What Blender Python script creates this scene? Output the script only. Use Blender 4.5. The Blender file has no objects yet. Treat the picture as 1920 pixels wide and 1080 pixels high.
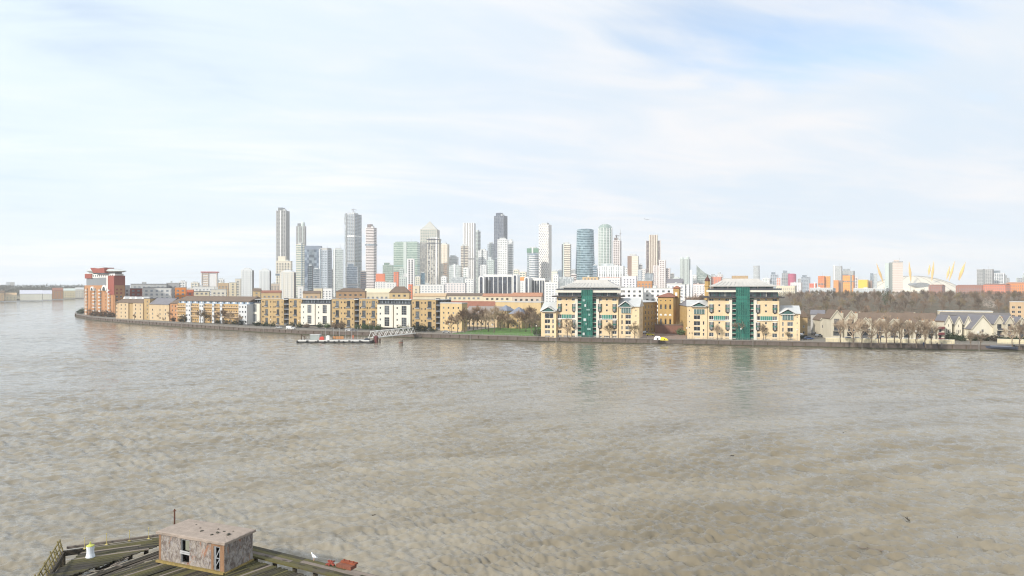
import bpy, bmesh, math, random
from mathutils import Vector, Matrix, noise
R = math.radians
random.seed(11)
SC = bpy.context.scene
COL = SC.collection
# ------------------------------------------------------------------ camera
FOC, CAMH, HZN = 1350.0, 28.0, 537.0          # focal length in photo pixels, metres above the river, horizon row
LAND = 2.4                                      # quay level above the river
cam_d = bpy.data.cameras.new('camera'); cam = bpy.data.objects.new('camera', cam_d); COL.objects.link(cam)
cam.location = (0, 0, CAMH); cam.rotation_euler = (R(90), 0, 0)
cam_d.sensor_width = 36; cam_d.lens = FOC / 1920 * 36; cam_d.shift_y = -3 / 1920
cam_d.clip_start = 0.5; cam_d.clip_end = 40000
SC.camera = cam
# ------------------------------------------------------------------ light
SUN_EL, SUN_AZ = R(29), R(226)                  # azimuth clockwise from +Y : behind the camera, a little left
sd = bpy.data.lights.new('sun', 'SUN'); sd.energy = 2.9; sd.angle = R(2.5); sd.color = (1, .95, .87)
sun = bpy.data.objects.new('sun', sd); COL.objects.link(sun)
sdir = Vector((math.sin(SUN_AZ) * math.cos(SUN_EL), math.cos(SUN_AZ) * math.cos(SUN_EL), math.sin(SUN_EL)))
sun.rotation_euler = sdir.to_track_quat('Z', 'Y').to_euler(); sun.location = (-60, -60, 200)
SC.view_settings.view_transform = 'Standard'; SC.view_settings.look = 'None'
SC.view_settings.exposure = 0.70; SC.view_settings.gamma = 1; SC.view_settings.use_curve_mapping = False
W = bpy.data.worlds.new('World'); SC.world = W; W.use_nodes = True
nt = W.node_tree; nt.nodes.clear()
def nd(t, ty, **kw):
    n = t.nodes.new(ty)
    for k, v in kw.items(): setattr(n, k, v)
    return n
def mth(t, op, a, b=None, c=None, clamp=False):
    n = t.nodes.new('ShaderNodeMath'); n.operation = op; n.use_clamp = clamp
    for i, x in enumerate((a, b, c)):
        if x is None: continue
        if isinstance(x, (int, float)): n.inputs[i].default_value = x
        else: t.links.new(x, n.inputs[i])
    return n.outputs[0]
def smooth(t, x, a, b, lo=0., hi=1.):
    n = t.nodes.new('ShaderNodeMapRange'); n.interpolation_type = 'SMOOTHSTEP'
    t.links.new(x, n.inputs[0]); n.inputs[1].default_value = a; n.inputs[2].default_value = b
    n.inputs[3].default_value = lo; n.inputs[4].default_value = hi
    return n.outputs[0]
sky = nd(nt, 'ShaderNodeTexSky', sky_type='NISHITA', sun_disc=False, sun_elevation=SUN_EL, sun_rotation=SUN_AZ)
sky.air_density = 1.0; sky.dust_density = 1.5; sky.ozone_density = 1.0
bg1 = nd(nt, 'ShaderNodeBackground'); bg1.inputs[1].default_value = 0.13
nt.links.new(sky.outputs[0], bg1.inputs[0])
tc = nd(nt, 'ShaderNodeTexCoord'); sep = nd(nt, 'ShaderNodeSeparateXYZ'); nt.links.new(tc.outputs['Generated'], sep.inputs[0])
dz = mth(nt, 'ADD', mth(nt, 'MAXIMUM', sep.outputs[2], 0.0), 0.10)
cx = mth(nt, 'DIVIDE', sep.outputs[0], dz); cy = mth(nt, 'DIVIDE', sep.outputs[1], dz)
cmb = nd(nt, 'ShaderNodeCombineXYZ'); nt.links.new(cx, cmb.inputs[0]); nt.links.new(cy, cmb.inputs[1])
def cloud(scale, rot, sx, sy, off, det=6, dist=0.6, rough=.55):
    m0 = nd(nt, 'ShaderNodeMapping'); m0.inputs['Rotation'].default_value = (0, 0, R(-rot)); nt.links.new(cmb.outputs[0], m0.inputs[0])
    mp = nd(nt, 'ShaderNodeMapping'); mp.inputs['Scale'].default_value = (sx, sy, 1)
    mp.inputs['Location'].default_value = off
    nt.links.new(m0.outputs[0], mp.inputs[0])
    n = nd(nt, 'ShaderNodeTexNoise'); n.inputs['Scale'].default_value = scale; n.inputs['Detail'].default_value = det
    n.inputs['Distortion'].default_value = dist; n.inputs['Roughness'].default_value = rough
    nt.links.new(mp.outputs[0], n.inputs['Vector']); return n.outputs[0]
n1 = cloud(.62, 24, .5, 1.0, (3.1, 7.3, 0), 5, .5)           # long soft streaks
n2 = cloud(1.9, 20, .5, 1.1, (1.7, 2.2, 5), 8, 1.2)    # fine wisps
# the opening in the cirrus, up to the right
gx = mth(nt, 'SUBTRACT', cx, 0.78); gy = mth(nt, 'SUBTRACT', cy, 2.1)
gr = mth(nt, 'ADD', mth(nt, 'MULTIPLY', mth(nt, 'MULTIPLY', gx, gx), 1.3), mth(nt, 'MULTIPLY', mth(nt, 'MULTIPLY', gy, gy), 1.1))
gap = smooth(nt, gr, .8, 0.0)
cov = mth(nt, 'ADD', mth(nt, 'MULTIPLY', n1, .75), mth(nt, 'MULTIPLY', n2, .35))
cov = mth(nt, 'SUBTRACT', cov, mth(nt, 'MULTIPLY', gap, .24))
fac = smooth(nt, cov, .20, .50, .10, 1.0)
bg2 = nd(nt, 'ShaderNodeBackground'); nt.links.new(mth(nt, 'ADD', .60, smooth(nt, mth(nt, 'ADD', mth(nt, 'MULTIPLY', sep.outputs[0], -1.0), mth(nt, 'MULTIPLY', n1, .6)), .05, 1.0, 0, .10)), bg2.inputs[1])
cr = nd(nt, 'ShaderNodeMix', data_type='RGBA')
nt.links.new(smooth(nt, mth(nt, 'ADD', mth(nt, 'MULTIPLY', n1, .7), mth(nt, 'MULTIPLY', n2, .3)), .43, .66), cr.inputs[0])
cr.inputs[6].default_value = (.76, .875, 1.0, 1); cr.inputs[7].default_value = (.975, .975, 1.0, 1)
nt.links.new(cr.outputs[2], bg2.inputs[0])
mx = nd(nt, 'ShaderNodeMixShader'); wo = nd(nt, 'ShaderNodeOutputWorld')
nt.links.new(fac, mx.inputs[0]); nt.links.new(bg1.outputs[0], mx.inputs[1]); nt.links.new(bg2.outputs[0], mx.inputs[2])
nt.links.new(mx.outputs[0], wo.inputs[0])
SC.cycles.use_denoising = True; SC.cycles.filter_width = 1.15; SC.cycles.use_adaptive_sampling = False; SC.cycles.max_bounces = 6; SC.cycles.volume_bounces = 2
SC.cycles.transparent_max_bounces = 8; SC.cycles.caustics_reflective = False; SC.cycles.caustics_refractive = False

# ------------------------------------------------------------------ helpers
def PX(px, Y): return (px - 960) / FOC * Y
def PZ(py, Y): return CAMH - (py - HZN) / FOC * Y
class MB:
    def __init__(s): s.v, s.f, s.m = [], [], []
    def face(s, pts, mi=0):
        n = len(s.v); s.v += [tuple(p) for p in pts]; s.f.append(tuple(range(n, n + len(pts)))); s.m.append(mi)
    def box(s, x0, x1, y0, y1, z0, z1, mi=0):
        n = len(s.v)
        s.v += [(x0,y0,z0),(x1,y0,z0),(x1,y1,z0),(x0,y1,z0),(x0,y0,z1),(x1,y0,z1),(x1,y1,z1),(x0,y1,z1)]
        for q in ((0,3,2,1),(4,5,6,7),(0,1,5,4),(1,2,6,5),(2,3,7,6),(3,0,4,7)):
            s.f.append(tuple(n + i for i in q)); s.m.append(mi)
    def ring(s, rings, mi=0, cap=True):
        """loft of closed rings (lists of points, same count)"""
        n = len(s.v); k = len(rings[0])
        for r in rings: s.v += [tuple(p) for p in r]
        for a in range(len(rings) - 1):
            for i in range(k):
                j = (i + 1) % k
                s.f.append((n + a*k + i, n + a*k + j, n + (a+1)*k + j, n + (a+1)*k + i)); s.m.append(mi)
        if cap:
            s.f.append(tuple(n + i for i in reversed(range(k)))); s.m.append(mi)
            s.f.append(tuple(n + (len(rings)-1)*k + i for i in range(k))); s.m.append(mi)
    def tube(s, p, q, r0, r1=None, k=6, mi=0, cap=True):
        p, q = Vector(p), Vector(q); r1 = r0 if r1 is None else r1
        d = (q - p).normalized(); a = d.orthogonal().normalized(); b = d.cross(a)
        rr = lambda c, r: [c + a * (r*math.cos(2*math.pi*i/k)) + b * (r*math.sin(2*math.pi*i/k)) for i in range(k)]
        s.ring([rr(p, r0), rr(q, r1)], mi, cap)
    def bar(s, p, q, w, h, mi=0):
        """square-section bar p->q, w across, h upright"""
        p, q = Vector(p), Vector(q); d = (q - p).normalized()
        up = Vector((0,0,1)) if abs(d.z) < .95 else Vector((0,1,0))
        a = d.cross(up).normalized() * (w/2); b = a.cross(d).normalized() * (h/2)
        rr = lambda c: [c - a - b, c + a - b, c + a + b, c - a + b]
        s.ring([rr(p), rr(q)], mi)
    def lathe(s, prof, k=12, mi=0, c=(0,0)):
        s.ring([[(c[0]+r*math.cos(2*math.pi*i/k), c[1]+r*math.sin(2*math.pi*i/k), z) for i in range(k)] for r, z in prof], mi)
    def prism(s, poly, y0, y1, mi=0):
        """poly in x,z extruded along y"""
        s.ring([[(x, y0, z) for x, z in poly], [(x, y1, z) for x, z in poly]], mi)
    def prismx(s, poly, x0, x1, mi=0):
        s.ring([[(x0, y, z) for y, z in poly], [(x1, y, z) for y, z in poly]], mi)
    def mesh(s, name, mats, sm=False):
        me = bpy.data.meshes.new(name); me.from_pydata(s.v, [], s.f)
        for m in (mats if isinstance(mats, (list, tuple)) else [mats]): me.materials.append(m)
        me.polygons.foreach_set('material_index', s.m)
        if sm: me.polygons.foreach_set('use_smooth', [True] * len(s.f))
        me.update(); return me
    def build(s, name, mats, parent=None, loc=(0,0,0), rz=0, sm=False, kind=None, label=None):
        return ob(name, s.mesh(name, mats, sm), parent, loc, rz, kind, label)
def ob(name, me, parent=None, loc=(0,0,0), rz=0, kind=None, label=None):
    o = bpy.data.objects.new(name, me); COL.objects.link(o); o.location = loc; o.rotation_euler = (0, 0, rz)
    if parent: o.parent = parent
    if kind: o['kind'] = kind
    if label: o['label'] = label
    return o
def tag(o, label, cat, group=None, kind=None):
    o['label'] = label; o['category'] = cat
    if group: o['group'] = group
    if kind: o['kind'] = kind
    return o
def thing(name, label, cat, loc=(0,0,0), rz=0, group=None):
    o = bpy.data.objects.new(name, None); COL.objects.link(o); o.location = loc; o.rotation_euler = (0, 0, rz); o.empty_display_size = .5
    return tag(o, label, cat, group)
KIDS = {}
def dup(root, loc, rz=0, label=None, group=None, scale=None):
    r = root.copy(); COL.objects.link(r); r.location = loc; r.rotation_euler = (0, 0, rz)
    if label: r['label'] = label
    if group: r['group'] = group
    if scale: r.scale = scale
    if root.name not in KIDS: KIDS[root.name] = [(c, list(c.children)) for c in root.children]
    for ch, gs in KIDS[root.name]:
        c = ch.copy(); COL.objects.link(c); c.parent = r
        for g in gs:
            d = g.copy(); COL.objects.link(d); d.parent = c
    return r
# ------------------------------------------------------------------ materials
MATS = {}
def newmat(name):
    m = bpy.data.materials.new(name); m.use_nodes = True; return m, m.node_tree, m.node_tree.nodes['Principled BSDF']
def M(name, col=None, rough=.85, var=.14, scale=.35, metal=0., streak=True, rnd=0., bump=0.):
    if name in MATS: return MATS[name]
    m, t, b = newmat(name); b.inputs['Roughness'].default_value = rough; b.inputs['Metallic'].default_value = metal
    b.inputs['Specular IOR Level'].default_value = .35
    tcn = nd(t, 'ShaderNodeTexCoord'); mp = nd(t, 'ShaderNodeMapping'); mp.inputs['Scale'].default_value = (1, 1, .25 if streak else 1)
    t.links.new(tcn.outputs['Object'], mp.inputs[0])
    n = nd(t, 'ShaderNodeTexNoise'); n.inputs['Scale'].default_value = scale; n.inputs['Detail'].default_value = 6; n.inputs['Roughness'].default_value = .7
    t.links.new(mp.outputs[0], n.inputs['Vector'])
    n2 = nd(t, 'ShaderNodeTexNoise'); n2.inputs['Scale'].default_value = scale * 9; n2.inputs['Detail'].default_value = 3
    t.links.new(tcn.outputs['Object'], n2.inputs['Vector'])
    f = mth(t, 'ADD', mth(t, 'MULTIPLY', n.outputs[0], .65), mth(t, 'MULTIPLY', n2.outputs[0], .35))
    if rnd:
        oi = nd(t, 'ShaderNodeObjectInfo'); f = mth(t, 'ADD', f, mth(t, 'MULTIPLY', mth(t, 'SUBTRACT', oi.outputs['Random'], .5), rnd))
    f = smooth(t, f, .25, .75)
    mix = nd(t, 'ShaderNodeMix', data_type='RGBA'); t.links.new(f, mix.inputs[0])
    mix.inputs[6].default_value = (*[c * (1 - var) for c in col], 1); mix.inputs[7].default_value = (*[min(1, c * (1 + var)) for c in col], 1)
    t.links.new(mix.outputs[2], b.inputs['Base Color'])
    if bump:
        bp = nd(t, 'ShaderNodeBump'); bp.inputs['Strength'].default_value = bump; bp.inputs['Distance'].default_value = .05
        t.links.new(n2.outputs[0], bp.inputs['Height']); t.links.new(bp.outputs[0], b.inputs['Normal'])
    MATS[name] = m; return m
def G(name, dark=(.02,.025,.03), light=(.25,.27,.28), cell=(3,3,3.2), metal=.25, rough=.12, bias=.55, perobj=False):
    """window glass: pane colours differ at random, for blinds and for reflections painted in"""
    if name in MATS: return MATS[name]
    m, t, b = newmat(name); b.inputs['Roughness'].default_value = rough; b.inputs['Metallic'].default_value = metal
    if perobj:
        val = nd(t, 'ShaderNodeObjectInfo').outputs['Random']
        tcn = nd(t, 'ShaderNodeTexCoord'); n = nd(t, 'ShaderNodeTexNoise'); n.inputs['Scale'].default_value = 1.1
        t.links.new(tcn.outputs['Object'], n.inputs['Vector'])
        val = mth(t, 'ADD', mth(t, 'MULTIPLY', val, .8), mth(t, 'MULTIPLY', mth(t, 'SUBTRACT', n.outputs[0], .4), .8))
    else:
        tcn = nd(t, 'ShaderNodeTexCoord'); v = nd(t, 'ShaderNodeVectorMath', operation='DIVIDE'); v.inputs[1].default_value = cell
        ad = nd(t, 'ShaderNodeVectorMath', operation='ADD'); ad.inputs[1].default_value = (.013, .013, .013)
        t.links.new(tcn.outputs['Object'], ad.inputs[0]); t.links.new(ad.outputs[0], v.inputs[0])
        fl = nd(t, 'ShaderNodeVectorMath', operation='FLOOR'); t.links.new(v.outputs[0], fl.inputs[0])
        wn = nd(t, 'ShaderNodeTexWhiteNoise', noise_dimensions='3D'); t.links.new(fl.outputs[0], wn.inputs['Vector'])
        ns = nd(t, 'ShaderNodeTexNoise'); ns.inputs['Scale'].default_value = .03; ns.inputs['Detail'].default_value = 4; t.links.new(tcn.outputs['Object'], ns.inputs['Vector'])
        val = mth(t, 'ADD', mth(t, 'MULTIPLY', wn.outputs['Value'], .6), mth(t, 'MULTIPLY', ns.outputs[0], .5))
    f = smooth(t, val, bias - .25, bias + .5)
    mix = nd(t, 'ShaderNodeMix', data_type='RGBA'); t.links.new(f, mix.inputs[0])
    mix.inputs[6].default_value = (*dark, 1); mix.inputs[7].default_value = (*light, 1)
    t.links.new(mix.outputs[2], b.inputs['Base Color'])
    MATS[name] = m; return m
white = M('white_render', (.72,.71,.68), .7, .07)
ivory = M('ivory_render', (.66,.62,.53), .75, .08)
ochre = M('ochre_brick', (.41,.29,.145), .9, .26, .22)
ochre2 = M('pale_ochre_brick', (.55,.41,.22), .9, .14)
gold = M('gold_brick', (.67,.52,.325), .9, .17, .22)
orange = M('orange_brick', (.42,.215,.105), .9, .15)
redb = M('red_panel', (.28,.075,.055), .7, .12)
coral = M('coral_panel', (.65,.20,.10), .7, .1)
cream = M('cream_stone', (.66,.58,.42), .85, .12)
creamw = M('cream_wall', (.55,.50,.39), .85, .12)
grey = M('grey_concrete', (.40,.40,.40), .8, .12)
lgrey = M('light_grey_metal', (.50,.51,.50), .5, .10)
roofgrey = M('grey_roof_metal', (.47,.45,.42), .55, .10)
slate = M('slate_roof', (.17,.165,.18), .7, .16)
brownroof = M('brown_tile_roof', (.155,.112,.082), .85, .18)
redroof = M('red_tile_roof', (.26,.11,.07), .85, .15)
dgrey = M('dark_grey_metal', (.075,.08,.09), .5, .15)
black = M('black_rubber', (.025,.025,.027), .8, .2)
greenp = M('green_panel', (.012,.12,.09), .45, .15)
greenl = M('pale_green_panel', (.035,.19,.14), .45, .15)
maroon = M('maroon_paint', (.14,.03,.035), .6, .2)
bluep = M('blue_panel', (.05,.09,.22), .5, .15)
palebl = M('pale_blue_cladding', (.57,.58,.585), .6, .10)
pink = M('pinkish_cladding', (.56,.47,.38), .8, .1)
tan = M('tan_cladding', (.50,.36,.22), .8, .14)
yellow = M('yellow_paint', (.80,.62,.03), .5, .08)
yel2 = M('amber_cladding', (.75,.40,.05), .6, .12)
org2 = M('orange_cladding', (.72,.25,.05), .6, .12)
rust = M('rusty_steel', (.24,.065,.03), .85, .35, 3., bump=.4)
glass = G('window_glass', perobj=True)
glassd = G('dark_glass', (.015,.02,.025), (.12,.14,.15), cell=(1.5,1.5,2.9))
glassg = G('green_glass', (.006,.085,.065), (.03,.20,.15), cell=(1.4,1.4,3.0), metal=.1, rough=.2)
glassb = G('blue_grey_glass', (.14,.19,.25), (.42,.48,.52), cell=(3,3,4), metal=.5)
glassl = G('pale_glass', (.32,.36,.38), (.62,.65,.65), cell=(3,3,4), metal=.4)
# ------------------------------------------------------------------ window pieces (shared meshes)
WM = {}
def win_mesh(w, h, nx=2, ny=1, fm=None, gm=None):
    fm = fm or white; gm = gm or glass
    w, h = round(w, 1), round(h, 1); key = (w, h, nx, ny, fm.name, gm.name)
    if key in WM: return WM[key]
    mb = MB(); t = .07 if w < 2 else .1
    mb.box(-w/2, w/2, .10, .14, 0, h, 1)
    mb.box(-w/2, w/2, 0, .09, 0, t); mb.box(-w/2, w/2, 0, .09, h - t, h)
    mb.box(-w/2, -w/2 + t, 0, .09, t, h - t); mb.box(w/2 - t, w/2, 0, .09, t, h - t)
    for i in range(1, nx):
        x = -w/2 + w*i/nx; mb.box(x - t*.4, x + t*.4, .01, .095, t, h - t)
    for i in range(1, ny):
        z = h*i/ny; mb.box(-w/2 + t, w/2 - t, .02, .097, z - t*.4, z + t*.4)
    WM[key] = mb.mesh('window', [fm, gm]); return WM[key]
def cuts(vals):
    o = []
    for v in sorted(vals):
        if not o or v - o[-1] > 1e-4: o.append(v)
    return o
def hole_wall(mb, o, d, L, z0, z1, holes, dep=.35, mi=0, top=None):
    """vertical wall from point o along unit d, with recessed openings; inward = d rotated +90deg"""
    d = Vector((d[0], d[1], 0)); n = Vector((-d.y, d.x, 0)); o = Vector((o[0], o[1], 0))
    P = lambda u, z, k=0.: o + d * u + n * k + Vector((0, 0, z))
    holes = [(max(.02, a), min(L - .02, b), max(z0 + .01, c), min(z1 - .01, e)) for a, b, c, e in holes]
    holes = [h for h in holes if h[1] - h[0] > .1 and h[3] - h[2] > .1]
    us = cuts([0, L] + [x for h in holes for x in h[:2]]); zs = cuts([z0, z1] + [x for h in holes for x in h[2:]])
    for i in range(len(us) - 1):
        run = None
        for j in range(len(zs) - 1):
            um, zm = (us[i] + us[i+1]) / 2, (zs[j] + zs[j+1]) / 2
            solid = not any(h[0] < um < h[1] and h[2] < zm < h[3] for h in holes)
            if solid and run is None: run = zs[j]
            if run is not None and (not solid or j == len(zs) - 2):
                e = zs[j+1] if solid else zs[j]
                mb.face([P(us[i], run), P(us[i+1], run), P(us[i+1], e), P(us[i], e)], mi)
                run = None
    for a, b, c, e in holes:
        mb.face([P(a, c), P(b, c), P(b, c, dep), P(a, c, dep)], mi); mb.face([P(a, e, dep), P(b, e, dep), P(b, e), P(a, e)], mi)
        mb.face([P(a, c), P(a, c, dep), P(a, e, dep), P(a, e)], mi); mb.face([P(b, c, dep), P(b, c), P(b, e), P(b, e, dep)], mi)
class Frame:
    """a facade standing between two ground points; local x along it, y into the building, z up"""
    def __init__(s, name, label, cat, px0, Y0, px1, Y1, base=LAND, group=None):
        s.A = Vector((PX(px0, Y0), Y0)); B = Vector((PX(px1, Y1), Y1)); d = B - s.A
        s.L = d.length; s.d = d / s.L; s.rz = math.atan2(d.y, d.x); s.base = base
        s.root = thing(name, label, cat, (s.A.x, s.A.y, base), s.rz, group)
    def u(s, px):
        k = (px - 960) / FOC          # X = k Y
        return (k * s.A.y - s.A.x) / (s.d.x - k * s.d.y)
    def z(s, px, py): return PZ(py, s.A.y + s.d.y * s.u(px)) - s.base
    def win(s, u0, u1, z0, z1, nx=2, ny=1, fm=None, gm=None, y=.16, name='window'):
        return ob(name, win_mesh(u1 - u0, z1 - z0, nx, ny, fm, gm), s.root, ((u0 + u1)/2, y, z0))
    def section(s, u0, u1, H, depth, mat, wins=(), y=0., z0=-.3, name='wall', top=None, fm=None, rwins=(), gm=None):
        """box of wall with real openings and a window part in each"""
        mb = MB(); L = u1 - u0
        hole_wall(mb, (0, y), (1, 0), L, z0, H, [(a - u0, b - u0, c, e) for a, b, c, e, *_ in wins])
        hole_wall(mb, (L, y), (0, 1), depth, z0, H, [(a, b, c, e) for a, b, c, e, *_ in rwins])
        mb.face([(0,y,z0),(0,y,H),(0,y+depth,H),(0,y+depth,z0)]); mb.face([(0,y+depth,z0),(0,y+depth,H),(L,y+depth,H),(L,y+depth,z0)])
        mb.face([(0,y,H),(L,y,H),(L,y+depth,H),(0,y+depth,H)], 1)
        w = mb.build(name, [mat, top or roofgrey], s.root, (u0, 0, 0))
        for q in wins:
            a, b, c, e = q[:4]; nx = q[4] if len(q) > 4 else (2 if b - a > 1.3 else 1); ny = q[5] if len(q) > 5 else 1
            s.win(a, b, c, e, nx, ny, fm, gm, y=y + .16)
        for q in rwins:
            a, b, c, e = q[:4]
            o = ob('window', win_mesh(b - a, e - c, 2 if b-a > 1.3 else 1, 1, fm, gm), s.root, (u1 - .16, y + (a + b)/2, c), math.pi/2)
        return w
# ------------------------------------------------------------------ river
import numpy as np
def water_mat():
    m, t, b = newmat('river_water')
    tcn = nd(t, 'ShaderNodeTexCoord')
    def nz(sc, rot, sx, sy, det, dist=0., rough=.6):
        mp = nd(t, 'ShaderNodeMapping'); mp.inputs['Rotation'].default_value = (0, 0, R(rot)); t.links.new(tcn.outputs['Object'], mp.inputs[0])
        m2 = nd(t, 'ShaderNodeMapping'); m2.inputs['Scale'].default_value = (sx, sy, 1); t.links.new(mp.outputs[0], m2.inputs[0])
        n = nd(t, 'ShaderNodeTexNoise'); n.inputs['Scale'].default_value = sc; n.inputs['Detail'].default_value = det
        n.inputs['Distortion'].default_value = dist; n.inputs['Roughness'].default_value = rough
        t.links.new(m2.outputs[0], n.inputs['Vector']); return n.outputs[0]
    big = nz(.012, 25, 1, .5, 4)                    # slicks and wind patches
    mid = nz(.07, -20, .45, 1.5, 5, .5)             # silt boils and streaks
    w2 = nz(.75, -14, .5, 1.0, 6, .8, .68)          # chop
    w3 = nz(2.6, 12, .55, 1.0, 4, .6, .7)           # ripples
    w1 = nz(.30, -24, .42, 1.0, 4, .6)
    h = mth(t, 'ADD', mth(t, 'ADD', mth(t, 'MULTIPLY', w2, .6), mth(t, 'MULTIPLY', w1, 1.7)), mth(t, 'MULTIPLY', w3, .2))
    h = mth(t, 'MULTIPLY', h, smooth(t, big, .35, .65, .6, 1.2))
    bp = nd(t, 'ShaderNodeBump'); bp.inputs['Strength'].default_value = 1.; bp.inputs['Distance'].default_value = .20
    t.links.new(h, bp.inputs['Height']); t.links.new(bp.outputs[0], b.inputs['Normal'])
    cm = nd(t, 'ShaderNodeMix', data_type='RGBA')
    f = mth(t, 'ADD', mth(t, 'MULTIPLY', mid, .6), mth(t, 'MULTIPLY', big, .4)); t.links.new(smooth(t, f, .38, .62), cm.inputs[0])
    cm.inputs[6].default_value = (.168, .140, .092, 1); cm.inputs[7].default_value = (.250, .220, .165, 1)
    t.links.new(cm.outputs[2], b.inputs['Base Color'])
    b.inputs['Roughness'].default_value = .07; b.inputs['IOR'].default_value = 1.33; b.inputs['Specular IOR Level'].default_value = 1.0
    return m
wmat = water_mat()
def wave_height(x, y, sp):
    """height of the wind chop: many crossing wave trains, crests sharpened; trains finer than the mesh fade out"""
    rg = np.random.default_rng(3); h = np.zeros_like(x)
    wx = x + 1.6*np.sin(y*.11 + 1.3) + .8*np.sin(x*.23 + y*.17); wy = y + 1.3*np.sin(x*.09 + .4) + .7*np.sin(x*.31 - y*.19 + 2)
    patch = 1 + .30*np.sin(x*.021 + y*.013 + 1) + .25*np.sin(x*.034 - y*.027 + 2.2) + .2*np.sin(y*.061 + x*.012)
    N = 110
    for i in range(N):
        L = .55*(18/.55)**((i + rg.random())/N); th = R(-104) + rg.normal(0, .52 if L < 6 else .34)
        k = 2*np.pi/L; a = (.115 if L < 1.5 else .07)*L/(2*np.pi)*(1 if L < 2.6 else (2.6/L)**1.6); ph = rg.random()*6.283
        w = np.clip((L/sp - 2.2)/1.8, 0, 1)
        q = k*(np.cos(th)*wx + np.sin(th)*wy) + ph
        h += a*w*(np.sin(q) + .30*np.sin(2*q + 1.57))
    return h*np.clip(patch, .35, 1.7)
NR, NA = 1350, 720
rr_ = 40*(2600/40)**(np.arange(NR + 1)/NR); aa_ = np.linspace(-R(42), R(42), NA + 1)
RR, AA = np.meshgrid(rr_, aa_, indexing='ij'); gx_ = RR*np.sin(AA); gy_ = RR*np.cos(AA)
sp_ = np.maximum(RR*(R(84)/NA), RR*(math.log(65)/NR))
gz_ = wave_height(gx_, gy_, sp_)*np.clip((2600 - RR)/900, 0, 1)
me = bpy.data.meshes.new('river_water'); nv = (NR+1)*(NA+1); me.vertices.add(nv)
me.vertices.foreach_set('co', np.stack([gx_, gy_, gz_], -1).astype(np.float32).ravel())
ii, jj = np.meshgrid(np.arange(NR), np.arange(NA), indexing='ij'); b0 = (ii*(NA+1) + jj).ravel()
fc = np.stack([b0, b0 + 1, b0 + NA + 2, b0 + NA + 1], -1)[:, ::-1].astype(np.int32); nf_ = len(fc)
me.loops.add(nf_*4); me.loops.foreach_set('vertex_index', fc.ravel()); me.polygons.add(nf_)
me.polygons.foreach_set('loop_start', np.arange(0, nf_*4, 4, dtype=np.int32)); me.polygons.foreach_set('loop_total', np.full(nf_, 4, dtype=np.int32))
me.polygons.foreach_set('use_smooth', np.ones(nf_, dtype=bool)); me.materials.append(wmat); me.update(); me.validate()
river = ob('river_water', me, kind='structure')
mb = MB(); mb.face([(-16000, -400, -.9), (16000, -400, -.9), (16000, 16000, -.9), (-16000, 16000, -.9)]); mb.build('river_water', wmat, kind='structure')
# ------------------------------------------------------------------ land
def pt(px, Y): return (PX(px, Y), Y)
BANK = [(-1010, 1800), (-520, 1130), (-432, 760), (-424, 705), (-415, 684), (-396, 655), (-351, 600), (-300, 552), (-250, 511), (-165, 446), (-124, 420), (-52, 391), (11, 366), (62, 351.5), (133, 333), (175, 321), (222, 311), (330, 283), (520, 240), (1500, 60), (4000, -300)]
NEARB = BANK[3:19]
def ground_mat():
    m = M('ground_paving', (.17,.15,.12), .95, .25, .03, streak=False); return m
def sheet(name, poly, z, mat, kind='structure', h=0):
    mb = MB(); mb.face([(x, y, z) for x, y in poly])
    return mb.build(name, mat, kind=kind)
land = MB(); poly = [(x, y) for x, y in BANK] + [(14000, -300), (14000, 15000), (-1010, 15000)]
bm = bmesh.new(); vs = [bm.verts.new((x, y, LAND)) for x, y in poly]; f = bm.faces.new(vs)
bmesh.ops.triangulate(bm, faces=[f]); me = bpy.data.meshes.new('ground'); bm.to_mesh(me); bm.free(); me.materials.append(ground_mat())
for p in me.polygons:
    if p.normal.z < 0: p.flip()
o = ob('ground', me, kind='structure')
FARB = [(-4000, 800), (-1500, 1080), (-1130, 1200), (-960, 1290), (-1000, 1500), (-1120, 1700), (-1250, 2300)]
sheet('far_bank_ground', FARB + [(-1250, 15000), (-15000, 15000), (-15000, 800)], LAND, M('far_ground', (.17,.15,.10), .95, .3, .01, streak=False))
# quay wall: sloping dark face with coping, fenders
wallm = M('quay_wall_stone', (.115,.092,.078), .95, .35, .8, bump=.3); copm = M('quay_coping', (.19,.165,.145), .9, .2, .5); weed = M('tidal_weed', (.05,.048,.028), .95, .3, .6)
qw = thing('quay_wall', 'long dark weathered river wall with pale coping along the far bank', 'river wall')
mb, mc, mw = MB(), MB(), MB()
for (x0, y0), (x1, y1) in zip(BANK[:-1], BANK[1:]):
    d = Vector((x1-x0, y1-y0, 0)).normalized(); n = Vector((d.y, -d.x, 0))     # n towards the river
    a, b = Vector((x0, y0, 0)), Vector((x1, y1, 0))
    mb.face([a + n*.35 + Vector((0,0,.45)), b + n*.35 + Vector((0,0,.45)), b + Vector((0,0,LAND-.05)), a + Vector((0,0,LAND-.05))])
    mw.face([a + n*.9 + Vector((0,0,-.6)), b + n*.9 + Vector((0,0,-.6)), b + n*.35 + Vector((0,0,.45)), a + n*.35 + Vector((0,0,.45))])
    mc.ring([[a + n*.25 + Vector((0,0,LAND-.15)), a - n*.35 + Vector((0,0,LAND-.15)), a - n*.35 + Vector((0,0,LAND+.25)), a + n*.25 + Vector((0,0,LAND+.25))],
             [b + n*.25 + Vector((0,0,LAND-.15)), b - n*.35 + Vector((0,0,LAND-.15)), b - n*.35 + Vector((0,0,LAND+.25)), b + n*.25 + Vector((0,0,LAND+.25))]])
mb.build('wall_face', wallm, qw); mc.build('coping', copm, qw); mw.build('weed_band', weed, qw)
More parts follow.
